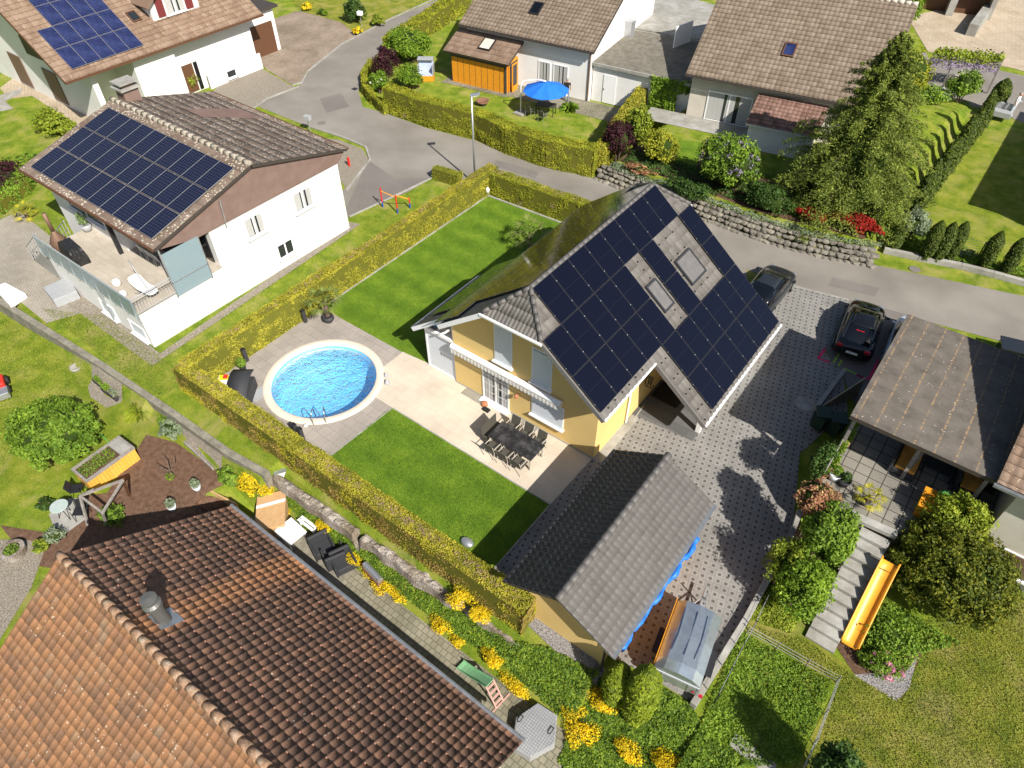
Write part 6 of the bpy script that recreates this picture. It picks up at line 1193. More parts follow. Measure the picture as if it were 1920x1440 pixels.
# climbers by the cream house door
def climber(name, label, boxes, n, leaf, mat, cat='climbing plant'):
    P_ = []; Nn = []
    for (a, b_, z0, z1) in boxes:
        a = Vector(a); b_ = Vector(b_); nn = Vector(((b_-a).y, -(b_-a).x)).normalized(); k = int(n*(b_-a).length*(z1-z0))
        for i in range(k): p = a.lerp(b_, random.random()); o_ = .05+.3*abs(noise.noise((p.x*2, p.y*2, i*.001)))+random.uniform(0, .12); P_.append((p.x+nn.x*o_, p.y+nn.y*o_, random.uniform(z0, z1))); Nn.append((nn.x, nn.y, .5))
    o = mk_leaves(np.array(P_), np.array(Nn), leaf, name, MT[mat], None, .7); tag(o, label, cat); return o
q0, q1 = at(1214, 215), at(1262, 226); q2, q3 = at(1290, 228), at(1318, 232)
def xy(p): return (p.x, p.y)
climber('climbing_plant', 'thick green creeper around the pale door between the two row houses', [(xy(q0), xy(q1), .1, 2.9), (xy(q1), xy(q2), 2.0, 2.9), (xy(q2), xy(q3), .1, 2.9)], 330, .11, 'leaf_bright')
# wisteria pergola
t = thing('wisteria_pergola', 'timber arbour overgrown with mauve wisteria beside the upper side road', 'arbour', tuple(at(1790, 165)))
a_, b_ = at(1725, 160), at(1850, 175)
for i in range(4): 
    m = MB(); p = a_.lerp(b_, i/3); m.bb(p.x-.06, p.x+.06, p.y-.06, p.y+.06, 0, 2.2); m.build('post', MT['wood_grey'], t)
m = MB()
for k in range(3): m.bar(a_+Vector((0, k*.5, 2.25)), b_+Vector((0, k*.5, 2.25)), .06, .1)
m.build('beams', MT['wood_grey'], t)
n = 1500; f = rng.uniform(0, 1, n); X = np.stack([a_.x+(b_.x-a_.x)*f, a_.y+(b_.y-a_.y)*f+rng.uniform(-.2, 1.3, n), 2.35+rng.normal(0, .15, n)], 1); mk_leaves(X, np.tile([0, 0, 1.], (n, 1)), .12, 'foliage', MT['leaf_yellowgreen'], t, .8)
n = 900; f = rng.uniform(0, 1, n); X = np.stack([a_.x+(b_.x-a_.x)*f, a_.y+(b_.y-a_.y)*f+rng.uniform(-.3, .2, n), 2.1-np.abs(rng.normal(0, .3, n))], 1); mk_leaves(X, np.tile([0, -1, .3], (n, 1)), .08, 'flowers', MT['flower_lilac'], t, .8)
# ---------------------------------------------------------------- walls and rocks
def rocks(name, label, pts, courses, size, mat, lean=.25, z0=0.0, cat='wall', jitter=.12, kind=None, tall=.72):
    t = thing(name, label, cat, (pts[0][0], pts[0][1], z0)) if cat else None; bm = bmesh.new()
    P_ = [Vector((p[0], p[1])) for p in pts]; seg = [(a, b_) for a, b_ in zip(P_[:-1], P_[1:])]
    for r_ in range(courses):
        u = (r_ % 2)*size*.5; 
        for a, b_ in seg:
            L = (b_-a).length; d = (b_-a).normalized(); nn = Vector((-d.y, d.x))
            while u < L:
                p = a+d*u+nn*(lean*r_+random.uniform(-.05, .05)); s_ = size*random.uniform(.4, .62); mt = Matrix.Translation((p.x, p.y, z0+size*tall*(r_+.35))) @ Matrix.Rotation(math.atan2(d.y, d.x)+random.uniform(-.2, .2), 4, 'Z') @ Matrix.Diagonal((s_*random.uniform(1.0, 1.25), s_*.85, s_*random.uniform(.58, .75), 1))
                ret = bmesh.ops.create_icosphere(bm, subdivisions=2, radius=1, matrix=mt); sd_ = random.random()*50
                for v in ret['verts']: o_ = v.co-mt.translation; v.co += o_*(.38*noise.noise(o_*(3.2/size)+Vector((sd_, 0, 0)))); v.co.z = max(mt.translation.z-s_*.5, min(mt.translation.z+s_*.5, v.co.z))
                u += size*random.uniform(.85, 1.05)
            u -= L
    me = bpy.data.meshes.new(name); o0 = wloc(t) if t else Vector((0, 0, 0))
    for v in bm.verts: v.co -= o0
    bm.to_mesh(me); bm.free(); o = fin('stonework' if t else name, me, MT[mat], t)
    if kind: o['kind'] = kind
    return t or o
surf('boulder', [(.12, .11, .09), (.19, .175, .145), (.28, .255, .2)], 1.6, .9, 30, .35, .5, .02)
rocks('boulder_wall', 'retaining wall of stacked round boulders along the upper side of the road', [(x, wall_y(x)-.25) for x in (-20.4, -18, -16, -13, -10, -8, -6, -4.5, -3.3)], 4, .42, 'boulder', .2, -.08, tall=.52)
def ledge(pts, wd, z0, h, seed):
    m = MB(); K = 7; vs = []; P_ = []
    for a, b_ in zip(pts[:-1], pts[1:]):
        n = int((Vector(b_)-Vector(a)).length/.12)
        for i in range(n): P_.append(Vector(a).lerp(Vector(b_), i/n))
    for i, p in enumerate(P_):
        w_ = wd*(.75+.5*noise.noise((p.x*.9, seed, 0))); gap = noise.noise((p.x*.55, seed+9, 0)) > .42
        for k in range(K):
            f = k/(K-1); y = p.y+w_*(f-.5)+.06*noise.noise((p.x*2, f*3, seed)); prof = min(1, 5*min(f, 1-f))
            z = z0+(h*(.75+.5*noise.noise((p.x*1.3, y*1.5, seed)))+.1*noise.noise((p.x*5, y*5, seed))+.05*noise.noise((p.x*12, y*12, seed)))*prof-(.5 if gap else 0)-(.3 if k == 0 else 0)
            vs.append((p.x+.05*noise.noise((p.x*7, y*7, 1)), y, z))
    m.add(vs, [(i*K+k, (i+1)*K+k, (i+1)*K+k+1, i*K+k+1) for i in range(len(P_)-1) for k in range(K-1)]); o = m.build('rock_ledge', MT['rock']); o['kind'] = 'structure'
ledge([(-25.6, 7.85), (-22, 7.98), (-18, 8.02), (-12, 8.22), (-6.2, 8.5), (-4.4, 8.85)], .62, -.5, .22, 3)
m = MB(); lw = [(-60, 5.5), (-38.58, 6.61), (-29.92, 7.18), (-24.18, 7.42), (-20.6, 7.5), (-18.4, 7.75)]
for a, b_ in zip(lw[:-1], lw[1:]): m.bar((a[0], a[1], -.42), (b_[0], b_[1], -.42), .3, 1.0+random.uniform(0, .01))
tag(m.build('garden_wall', MT['old_concrete']), 'long low weathered concrete wall between the meadow and the white house lawn', 'wall')
m = MB(); 
for a, b_ in (((-.45, 9.9), at(1395, 1168)), (at(1395, 1168), at(1487, 998)), (at(1487, 998), (-.5, 18.9))): m.bar((a[0], a[1], .12), (b_[0], b_[1], .12), .22, .42)
tag(m.build('garden_wall', MT['concrete'], None, False, .015), 'low concrete wall along the right edge of the patterned driveway', 'wall')
m = MB(); m.bar(at(1390, 1090)+Vector((.35, 0, .45)), at(1487, 985)+Vector((.3, 0, .45)), .3, .9); 
a_, b_ = at(1580, 700), at(1528, 770); m = MB(); m.bar(a_+Vector((0, 0, .12)), b_+Vector((0, 0, .12)), .18, .3); tag(m.build('edging_wall', MT['concrete']), 'short concrete edge beside the dark parking bay and the green bins', 'wall')
m = MB(); a_, b_ = at(1535, 770), at(1605, 745); m.add([(a_.x, a_.y, 0), (b_.x, b_.y, 0), (b_.x, b_.y, 1.2), (a_.x, a_.y, .15), (a_.x, a_.y+.2, 0), (b_.x, b_.y+.2, 0), (b_.x, b_.y+.2, 1.2), (a_.x, a_.y+.2, .15)], [(0, 1, 2, 3), (7, 6, 5, 4), (3, 2, 6, 7), (0, 3, 7, 4), (1, 5, 6, 2)]); tag(m.build('wing_wall', MT['old_concrete']), 'sloping concrete wing wall between bins and pergola terrace', 'wall')
# terrace stairs on the right
ST2 = thing('garden_stairs', 'wide concrete garden stairs from the right terrace down to the lawn', 'staircase', (2, 16, 0))
for i in range(11):
    y1 = 18.35-i*.365; z = 1.75-i*.165; m = MB(); m.bb(1.52, 2.5, y1-.4, y1, max(0, z-.17), z); m.build('step', MT['concrete'], ST2, False, .008)
m = MB(); m.bb(1.54, 2.48, 14.4, 18.3, -.1, .02); m.build('base', MT['concrete'], ST2)
m = MB(); m.bar(at(1597, 968, 1.9)+Vector((0, 0, .05)), at(1680, 1005, 1.9)+Vector((0, 0, .05)), .3, .16); tag(m.build('concrete_beam', MT['concrete']), 'grey concrete edging beam at the top of the garden stairs', 'beam')
SL = thing('slide', 'long orange plastic slide lying on the bank beside the garden stairs', 'slide', tuple(at(1600, 1200, .1)))
A0 = at(1668, 1055, 1.75); A1 = at(1590, 1212, .12); m = MB(); N2 = 16
sec = [(-.3, .16), (-.27, .17), (-.24, .02), (0, 0), (.24, .02), (.27, .17), (.3, .16)]; vs = []
for i in range(N2+1):
    f = i/N2; p = A0.lerp(A1, f); p.z = 1.75-1.63*(f**.85) if f < 1 else .12; d = (A1-A0); d.z = 0; d.normalize(); s_ = Vector((-d.y, d.x, 0))
    for (u, h) in sec: vs.append(p+s_*u+Vector((0, 0, h+.02)))
m.add(vs, [(i*7+k, i*7+k+1, (i+1)*7+k+1, (i+1)*7+k) for i in range(N2) for k in range(6)]); o = m.build('chute', MT['orange_plastic'], SL, True); md = o.modifiers.new('s', 'SOLIDIFY'); md.thickness = .02
m = MB(); 
for f in (.1, .85): p = A0.lerp(A1, f); m.bar(p+Vector((-.3, 0, -.02)), p+Vector((.3, .05, -.02)), .05, .04)
m.build('crossbar', MT['dark_metal'], SL)
# ---------------------------------------------------------------- cars
def loft(m, rings, mi=0, close=True):
    n = len(rings[0]); base = [v for r_ in rings for v in r_]; fs = []
    for i in range(len(rings)-1):
        for k in range(n-1): fs.append((i*n+k, i*n+k+1, (i+1)*n+k+1, (i+1)*n+k))
    if close: fs += [tuple(range(n-1, -1, -1)), tuple((len(rings)-1)*n+k for k in range(n))]
    m.add(base, fs, mi)
def car(name, label, loc, rz, paint, roofglass='dark_glass', L=4.3, hatch=False):
    t = thing(name, label, 'car', (0, 0, 0)); s = L/4.3
    st = [(-2.15, .6, .35, .78), (-2.1, .74, .28, .9), (-1.9, .84, .24, .97), (-1.4, .885, .22, .98), (-.6, .895, .22, .94), (.3, .895, .22, .93), (.95, .885, .22, .95), (1.4, .87, .22, .86), (1.8, .82, .24, .76), (2.05, .7, .28, .64), (2.15, .5, .36, .54)]
    rings = []
    for x, w_, zb, zt in st:
        half = [(.0, zb), (w_*.85, zb), (w_, zb+.1), (w_*1.01, (zb+zt)/2), (w_*.97, zt-.12), (w_*.86, zt-.02), (w_*.5, zt+.02), (0, zt+.035)]
        rings.append([(x*s, y, z) for y, z in half]+[(x*s, -y, z) for y, z in half[::-1][1:]])
    m = MB(); loft(m, rings); o = m.build('body', MT[paint], t, True); md = o.modifiers.new('u', 'SUBSURF'); md.levels = 1; md.render_levels = 2
    gr = [(-1.85, .55, .95, .98), (-1.2, .68, .95, 1.24), (-.7, .7, .94, 1.35), (-.1, .71, .93, 1.38), (.3, .71, .93, 1.33), (.75, .7, .94, 1.12), (1.12, .6, .95, .97)]
    if hatch: gr[0] = (-2.0, .6, .95, 1.0); gr[1] = (-1.55, .68, .95, 1.3); 
    rings = []
    for x, w_, z0, z1 in gr:
        k = (z1-z0)/.45; half = [(0, z0-.05), (w_+.1, z0-.03), (w_+.02*(1-k), z0+(z1-z0)*.5), (w_-.12*k-.02, z1-.05*k), (w_*.55, z1+.0), (0, z1+.02)]
        rings.append([(x*s, y, z) for y, z in half]+[(x*s, -y, z) for y, z in half[::-1][1:]])
    m = MB(); loft(m, rings); o = m.build('windows', MT['dark_glass'], t, True)
    m = MB(); rp = [(-.95, 1.305), (-.7, 1.362), (-.1, 1.392), (.28, 1.345)]; rings = [[(x*s, -.52, z-.02), (x*s, -.3, z+.01), (x*s, 0, z+.02), (x*s, .3, z+.01), (x*s, .52, z-.02)] for x, z in rp]; loft(m, rings, close=False); o = m.build('roof_panel', MT[paint], t, True); md = o.modifiers.new('s', 'SOLIDIFY'); md.thickness = -.015
    for sy in (-1, 1):
        m = MB(); m.tube([(.98*s, sy*.68, .97), (.3*s, sy*.6, 1.33)], .025, 5); m.build('pillar', MT[paint], t); m = MB(); m.tube([(-1.75*s, sy*.62, .98), (-.9*s, sy*.58, 1.32)], .04, 5); m.build('pillar', MT[paint], t)
        m = MB(); m.box((.72*s, sy*.98, 1.0), (.1, .16, .1)); m.bar((.74*s, sy*.86, .97), (.72*s, sy*.95, .99), .04, .03); m.build('mirror', MT[paint], t, False, .02)
        m = MB(); m.box((-2.06*s, sy*.6, .83), (.16, .24, .14)); m.build('tail_light', MT['tail_red'], t, False, .02); m = MB(); m.box((1.98*s, sy*.58, .62), (.2, .24, .1)); m.build('headlight', MT['light_grey_metal'], t, False, .02)
        for x in (-1.33, 1.33):
            m = MB(); m.tube([(x*s, sy*.7, .32), (x*s, sy*.905, .32)], .32, 18); w_ = m.build('wheel', MT['rubber'], t); m = MB(); m.tube([(x*s, sy*.9, .32), (x*s, sy*.915, .32)], .2, 12); m.build('rim', MT['light_grey_metal'], w_)
    m = MB(); m.box((-2.17*s, 0, .62), (.02, .5, .11)); m.build('number_plate', MT['white_paint'], t)
    m = MB(); m.box((-1.2*s, 0, 1.245), (.05, .36, .03)); m.build('brake_light', MT['tail_red'], t)
    t.location = loc; t.rotation_euler.z = rz; return t
plain('tail_red', (.45, .01, .02), .2)
a_ = at(1594, 668, .5); b_ = at(1630, 568, .5); hd = math.atan2(b_.y-a_.y, b_.x-a_.x); cc = (a_+b_)/2
car('parked_car', 'black coupe parked nose to the road beside the patterned driveway', (cc.x, cc.y, L2), hd, 'car_black')
c2 = at(1434, 548, .6); car('parked_car', 'dark car half hidden behind the far corner of the solar roof', (c2.x, c2.y+.4, L2), hd-.12, 'car_grey', hatch=True)
c3 = at(1690, 640, .6); car('parked_car', 'white car mostly hidden under the edge of the corrugated pergola roof', (c3.x+.35, c3.y, L2), hd-.03, 'car_white', hatch=True)
c4 = at(1903, 660, .4); m = MB(); m.box((c4.x, c4.y, .75), (1.5, 1.0, .1), R(14)); m.box((c4.x, c4.y, .4), (1.4, .9, .6), R(14)); tag(m.build('garden_box', MT['car_grey'], None, False, .03), 'dark box-like container at the road beyond the pergola roof, right edge', 'container')
# sprayed survey marks on the dark parking bay
def stroke(name, lab, pxs_, mat, w_=.07):
    m = MB()
    for a, b_ in zip(pxs_[:-1], pxs_[1:]): a = at(*a); b_ = at(*b_); m.bar((a.x, a.y, L2+.006), (b_.x, b_.y, L2+.006), w_, .002)
    o = m.build(name, MT[mat]); o['kind'] = 'structure'
stroke('road_marking', '', [(1547, 654), (1534, 672), (1556, 680)], 'pink_paint', .12); stroke('road_marking', '', [(1649, 674), (1628, 712), (1606, 703)], 'pink_paint', .12)
stroke('road_marking', '', [(1577, 657), (1562, 681)], 'lime_paint'); stroke('road_marking', '', [(1578, 675), (1572, 687)], 'lime_paint'); stroke('road_marking', '', [(1582, 691), (1618, 708)], 'lime_paint')
p = at(1510, 757); m = MB(); m.lathe((0, 0, 0), [(.01, .012), (.42, .012), (.44, .004)], 24, cap=False); m.f = [f for f in m.f]; o = m.build('manhole_cover', MT['concrete']); o.location = (p.x, p.y, L2); tag(o, 'round concrete manhole cover in the shaded part of the patterned driveway', 'manhole cover')
# ---------------------------------------------------------------- trailer
tc = [at(1281, 1135, 1.45), at(1352, 1175, 1.45), at(1309, 1258, 1.3), at(1230, 1232, 1.3)]
ux = (tc[1]-tc[0]+tc[2]-tc[3]); ux.z = 0; ux.normalize(); uy = Vector((-ux.y, ux.x, 0)); cen = sum(tc, Vector())/4; TLn = 2.35; TWd = 1.5
TR = thing('box_trailer', 'silver box trailer with a rounded sheet-metal lid and an orange wooden side', 'trailer', (0, 0, 0))
m = MB(); m.bb(-TWd/2, TWd/2, -TLn/2, TLn/2, .45, .95); m.build('body', MT['white_paint'], TR, False, .02)
def lidsec(y, zt): return [(-TWd/2, y, .96), (-TWd/2+.02, y, zt-.28), (-TWd/2+.3, y, zt-.05), (0, y, zt), (TWd/2-.3, y, zt-.05), (TWd/2-.02, y, zt-.28), (TWd/2, y, .96)]
m = MB(); rings = [lidsec(-TLn/2, 1.3), lidsec(-TLn/2+.25, 1.55), lidsec(0, 1.62), lidsec(TLn/2, 1.55)]; loft(m, rings); 
for x in (-.36, 0, .36): m.bb(x-.015, x+.015, -TLn/2+.5, TLn/2-.3, 1.6, 1.625)
m.build('lid', plain('sheet_metal', (.45, .5, .54), .28, .75, var=.12, vs=5), TR)
m = MB(); m.bb(-TWd/2-.03, -TWd/2-.005, -TLn/2+.1, TLn/2, .96, 1.42); m.build('side_panel', MT['orange_wood'], TR)
m = MB(); m.bb(-TWd/2-.02, TWd/2+.02, -TLn/2-.04, -TLn/2, .5, .93)
for x in (-.72, -.42, .42, .72): m.bb(x-.03, x+.03, -TLn/2-.06, -TLn/2-.035, .48, .95)
m.build('tailgate', MT['light_grey_metal'], TR)
for x in (-.6, .6): m = MB(); m.add([(x-.08, -TLn/2-.065, .62), (x+.08, -TLn/2-.065, .62), (x, -TLn/2-.065, .76)], [(0, 1, 2)]); m.build('reflector', MT['tail_red'], TR)
for x in (-.85, .85):
    m = MB(); m.box((x, -TLn/2-.03, .55), (.12, .06, .12)); m.build('tail_light', MT['tail_red'], TR)
    m = MB(); m.tube([(x-.08, -.1, .3), (x+.08, -.1, .3)], .28, 16); w_ = m.build('wheel', MT['rubber'], TR); m = MB(); m.tube([(x-.085, -.1, .3), (x+.085, -.1, .3)], .15, 12); m.build('rim', MT['light_grey_metal'], w_)
    m = MB(); m.bb(x-.13, x+.13, -.55, .35, .62, .66); m.build('mudguard', MT['dark_metal'], TR)
m = MB(); m.tube([(-.5, TLn/2, .5), (0, TLn/2+1.0, .48), (.5, TLn/2, .5)], .035, 6); m.tube([(0, TLn/2+.3, .48), (0, TLn/2+1.35, .5)], .045, 8); m.build('drawbar', MT['light_grey_metal'], TR)
m = MB(); m.tube([(.12, TLn/2+.85, 1.0), (.12, TLn/2+.85, .2)], .03, 8); m.tube([(.05, TLn/2+.85, .12), (.19, TLn/2+.85, .12)], .12, 12); m.build('jockey_wheel', MT['light_grey_metal'], TR)
TR.location = (cen.x, cen.y, L2); TR.rotation_euler.z = math.atan2(ux.y, ux.x)
# ---------------------------------------------------------------- street lamp
g = at(891, 345); LP = thing('street_lamp', 'tall pale street lamp standing between road and hedge corner', 'street lamp', (g.x, g.y, 0))
zt = vh((891, 345), (884.5, 180))[1]
m = MB(); m.tube([(g.x, g.y, 0), (g.x, g.y, zt)], [.07, .05], 10); m.build('pole', MT['light_grey_metal'], LP, True)
m = MB(); m.tube([(g.x, g.y, 0), (g.x, g.y, .25)], .1, 10); m.build('base', MT['light_grey_metal'], LP, True)
m = MB(); m.bar((g.x-.1, g.y, zt+.02), (g.x+.35, g.y+.35, zt+.12), .28, .08); hd_ = m.build('lamp_head', MT['light_grey_metal'], LP, False, .02); m = MB(); m.bar((g.x+.0, g.y+.05, zt-.035), (g.x+.3, g.y+.3, zt+.04), .2, .02); m.build('diffuser', MT['white_paint'], hd_)
g = at(914, 366); m = MB(); m.lathe((0, 0, 0), [(.05, 0), (.05, .3), (.1, .32), (.12, .55), (.02, .68)], 12); o = m.build('garden_lantern', MT['white_paint'], None, True); o.location = (g.x+.15, g.y-.15, 0); tag(o, 'small white lantern post in the inner corner of the two hedges', 'lantern')
# ---------------------------------------------------------------- around the pool and patio
def bollard(px, py, lab, h=.75): 
    g = at(px, py); t = thing('pillar_lamp', lab, 'bollard lamp', (g.x, g.y, 0), 'dark slim pillars around the pool'); m = MB(); m.bb(g.x-.09, g.x+.09, g.y-.09, g.y+.09, 0, h); m.build('post', MT['pv_frame'], t, False, .012); m = MB(); m.bb(g.x-.1, g.x+.1, g.y-.1, g.y+.1, h, h+.03); m.build('cap', MT['dark_metal'], t)
bollard(573, 604, 'dark slim pillar on the pool paving left of the potted palm'); bollard(463, 677, 'dark slim pillar next to the ball topiary by the hedge'); bollard(557, 818, 'dark slim pillar nearest the hedge below the pool ladder'); bollard(568, 826, 'dark slim pillar right of its twin below the pool ladder')
g = at(457, 694); t = thing('ball_topiary', 'small green ball topiary in a pot between pillar and black rattan lounger', 'topiary', (g.x, g.y, 0)); m = MB(); m.lathe((g.x, g.y, 0), [(.12, 0), (.16, .25), (.14, .25)], 12); m.build('pot', MT['wicker_black'], t); S = sphere_pts(900); mk_leaves(S*.22+np.array([g.x, g.y, .48]), S, .035, 'foliage', MT['leaf_mid'], t, .4); lump('crown_core', None, None, (g.x, g.y, .48), (.2, .2, .2), MT['crown_core'], flat=1, parent=t, amp=.05)
# black hooded rattan lounge
g = at(459, 745); t = thing('rattan_lounger', 'black hooded rattan lounge seat between hedge and pool', 'lounger', (g.x, g.y, 0)); a = R(-52)
def lb(m, pts): pass
m = MB(); m.box((0, 0, .3), (1.5, .85, .6)); o = m.build('base', MT['wicker_black'], t, False, .04); o.location = (0, 0, 0)
m = MB(); vs = []; K = 9
for i in range(K):
    f = i/(K-1); x = -.8+1.6*f; z = .62+.42*math.sin(math.pi*min(1, .25+f*.75))
    for y in (-.45, .45): vs.append((x, y, z))
m.add(vs, [(2*i, 2*i+1, 2*i+3, 2*i+2) for i in range(K-1)]); o2 = m.build('hood', MT['wicker_black'], t, True); md = o2.modifiers.new('s', 'SOLIDIFY'); md.thickness = .05
for ob in (o, o2): ob.data.transform(Matrix.Translation((g.x, g.y, 0))) 
t.rotation_euler.z = a
for ob in (o, o2): ob.data.transform(Matrix.Translation((-g.x*0, 0, 0)))
for ob in (o, o2):
    cx = sum((v.co for v in ob.data.vertices), Vector())/len(ob.data.vertices); ob.data.transform(Matrix.Translation((-cx.x, -cx.y, 0)))
m = MB(); m.bb(-.25, .25, -.18, .18, 0, .38); m.bb(-.2, .2, -.13, .13, .38, .44, 1); m.bb(.0, .18, -.1, .1, .44, .5, 2); o = m.build('toy_box', [MT['white_paint'], MT['yellow_paint'], MT['red_paint']]); g = at(421, 722); o.location = (g.x, g.y+.1, 0); o.rotation_euler.z = R(40); tag(o, 'white box of red and yellow things in the hedge corner by the pool', 'box')
m = MB(); g = at(492, 735); m.bb(g.x-.3, g.x+.28, g.y-.6, g.y+.25, L3+.003, L3+.02); tag(m.build('floor_mat', MT['grey_paint']), 'grey mat on the paving between rattan lounger and pool', 'mat')
t = thing('pool_ladder', 'steel pool ladder handrails over the pale pool rim', 'ladder', tuple(at(603, 790)))
for (px, py) in ((588, 797), (612, 794)):
    g = at(px, py); d = Vector((POOL[0]-g.x, POOL[1]-g.y, 0)).normalized(); m = MB(); m.tube([g+Vector((0, 0, .03)), g+Vector((0, 0, .55))+d*.04, g+Vector((0, 0, .68))+d*.2, g+Vector((0, 0, .6))+d*.42, g+Vector((0, 0, .1))+d*.55, g+Vector((0, 0, -.8))+d*.56], .022, 8); m.build('handrail', MT['steel'], t, True)
g1 = at(588, 797); g2 = at(612, 794); d = Vector((POOL[0]-g1.x, POOL[1]-g1.y, 0)).normalized()
for z in (-.25, -.5): m = MB(); m.bar(g1+d*.56+Vector((0, 0, z)), g2+d*.56+Vector((0, 0, z)), .08, .03); m.build('rung', MT['steel'], t)
for (px, py, l, s) in ((724, 706, 'small metal fountain head at the right pool rim', .1), (726, 719, 'larger dark metal skimmer lid at the right pool rim', .13)):
    g = at(px, py); m = MB(); m.lathe((0, 0, 0), [(s, 0), (s, .04), (s*.7, .1), (s*.3, .22), (.02, .24)], 12); o = m.build('pool_fitting', MT['grey_paint'], None, True); o.location = (g.x, g.y, L3+.004); tag(o, l, 'pool fitting')
g = at(574, 800); m = MB(); m.lathe((0, 0, 0), [(.06, 0), (.09, .05), (.08, .1), (.01, .12)], 12); o = m.build('pool_float', MT['white_paint'], None, True); o.location = (g.x, g.y, L3+.004); tag(o, 'small white dosing float beside the pillars below the pool', 'float')
# dining set
c = [at(942, 795, .75), at(1026, 842, .75), at(1000, 878, .75), at(915, 818, .75)]
tcx = at(968, 826, .75); sx_ = 2.35; surf('slate_top', [(.012, .012, .013), (.035, .034, .036), (.09, .085, .085)], 3.5, .45, 12, .4, .1, pos=[.3, .5, .72])
DT = table('dining_table', 'dark marbled dining table with pale legs on the patio', (tcx.x, tcx.y, L3+.004), (2.2, 1.0), .75, 'slate_top', 'terrace_beige', 0, lw=.07)
plain('chair_mesh', (.075, .07, .055), .7, vs=30)
ck = chair('garden_chair', 'garden chair at the dark patio table, house side, left of its row', 'chair_mesh', 'terrace_beige', .9, .5, True, 'garden chairs around the dark patio table')
ck.location = (tcx.x-.7, tcx.y+.62, L3+.004)
for i, l in ((1, 'garden chair at the dark patio table, house side, middle of its row'), (2, 'garden chair at the dark patio table, house side, right of its row')): copy_tree(ck, (tcx.x-.7+.68*i, tcx.y+.62, L3+.004), 0, l)
for i, l in ((0, 'left'), (1, 'middle'), (2, 'right')): copy_tree(ck, (tcx.x-.7+.68*i, tcx.y-.66, L3+.004), math.pi, 'garden chair at the dark patio table, lawn side, %s of its row' % l)
m = MB(); m.bb(-.02, .3, -.5, .5, .35, .45); m.bb(-.02, .02, -.5, .5, .35, .9); m.bb(0, .3, -.46, -.4, 0, .35); m.bb(0, .3, .4, .46, 0, .35); o = m.build('garden_bench', MT['chair_mesh']); o.location = (tcx.x-1.5, tcx.y+.05, L3+.004); tag(o, 'short dark bench at the left head of the patio table', 'bench')
g = at(868, 1028); m = MB(); m.lathe((0, 0, 0), [(.2, .03), (.22, .1), (.17, .17), (.02, .2)], 16); o = m.build('robot_mower', MT['light_grey_metal'], None, True); o.scale = (1.3, .9, 1); o.location = (g.x, g.y+.25, 0); tag(o, 'grey robot mower at the hedge edge of the lower lawn', 'robot mower')
# ---------------------------------------------------------------- neighbours above: swing frame, lawn things
SW = thing('gymnastics_bar', 'red and yellow children gymnastics bars on the grass beside the side road', 'play frame', tuple(at(740, 390)))
for i, (a, b_) in enumerate((((718, 388), (715, 352)), ((746, 400), (743, 366)), ((769, 390), (767, 374)))):
    g, z = vh(a, b_); m = MB(); m.tube([g, (g.x, g.y, .35)], .045, 8, mi=1); m.tube([(g.x, g.y, .35), (g.x, g.y, max(.7, z))], .045, 8); m.build('post', [MT['red_paint'], MT['blue_plastic']], SW)
g1, z1 = vh((718, 388), (715, 358)); g2, z2 = vh((746, 400), (743, 366)); g3, z3 = vh((769, 390), (767, 374))
m = MB(); m.tube([(g1.x, g1.y, z1), (g2.x, g2.y, z1)], .03, 6); m.tube([(g2.x, g2.y, z2), (g3.x, g3.y, z3)], .03, 6); m.build('bar', MT['orange_plastic'], SW)
def parasol(c, r_, h, label, mat):
    t = thing('parasol', label, 'parasol', c); m = MB(); n = 8; K = 3; vs = [(c[0], c[1], c[2]+h)]
    ring = []
    for k in range(1, K+1):
        for i in range(n*2):
            a = math.pi*i/n; f = k/K; rr = r_*f*(1 if i % 2 == 0 else .965); vs.append((c[0]+rr*math.cos(a), c[1]+rr*math.sin(a), c[2]+h-.55*f**1.3*(1 if i % 2 == 0 else 1.06)-.02*(i % 2)))
    fs = [(0, 1+i, 1+(i+1) % (2*n)) for i in range(2*n)]+[(1+k*2*n+i, 1+(k+1)*2*n+i, 1+(k+1)*2*n+(i+1) % (2*n), 1+k*2*n+(i+1) % (2*n)) for k in range(K-1) for i in range(2*n)]
    m.add(vs, fs); o = m.build('canopy', MT[mat], t); md = o.modifiers.new('s', 'SOLIDIFY'); md.thickness = .01
    px_, py_ = c[0]-r_*.98*math.cos(.3), c[1]-r_*.55
    m = MB(); m.tube([(px_, py_, c[2]), (px_, py_, c[2]+h-.3), (px_+.15, py_+.1, c[2]+h+.02), (c[0]-.5, c[1]-.2, c[2]+h+.12), (c[0], c[1], c[2]+h+.05)], .045, 8); m.build('pole', MT['white_paint'], t, True)
    m = MB(); m.bb(px_-.4, px_+.4, py_-.4, py_+.4, c[2], c[2]+.1); m.build('base', MT['concrete'], t); return t
g = at(1022, 215); parasol((g.x, g.y, L2), 1.65, 2.35, 'large round bright blue parasol on the lawn of the white bungalow', 'blue_fabric')
table('garden_table', 'dark garden table in the shade of the blue parasol', (g.x, g.y+.1, 0), (1.4, .8), .73, 'fascia_dark', 'dark_metal', .3)
for dx, dy, l in ((-.7, -.9, 'left'), (.5, -1.0, 'right')): k = chair('garden_chair', 'garden chair in the shade of the blue parasol, %s one' % l, 'chair_mesh', 'light_grey_metal', group='garden chairs under the blue parasol'); k.location = (g.x+dx, g.y+dy, 0); k.rotation_euler.z = math.pi
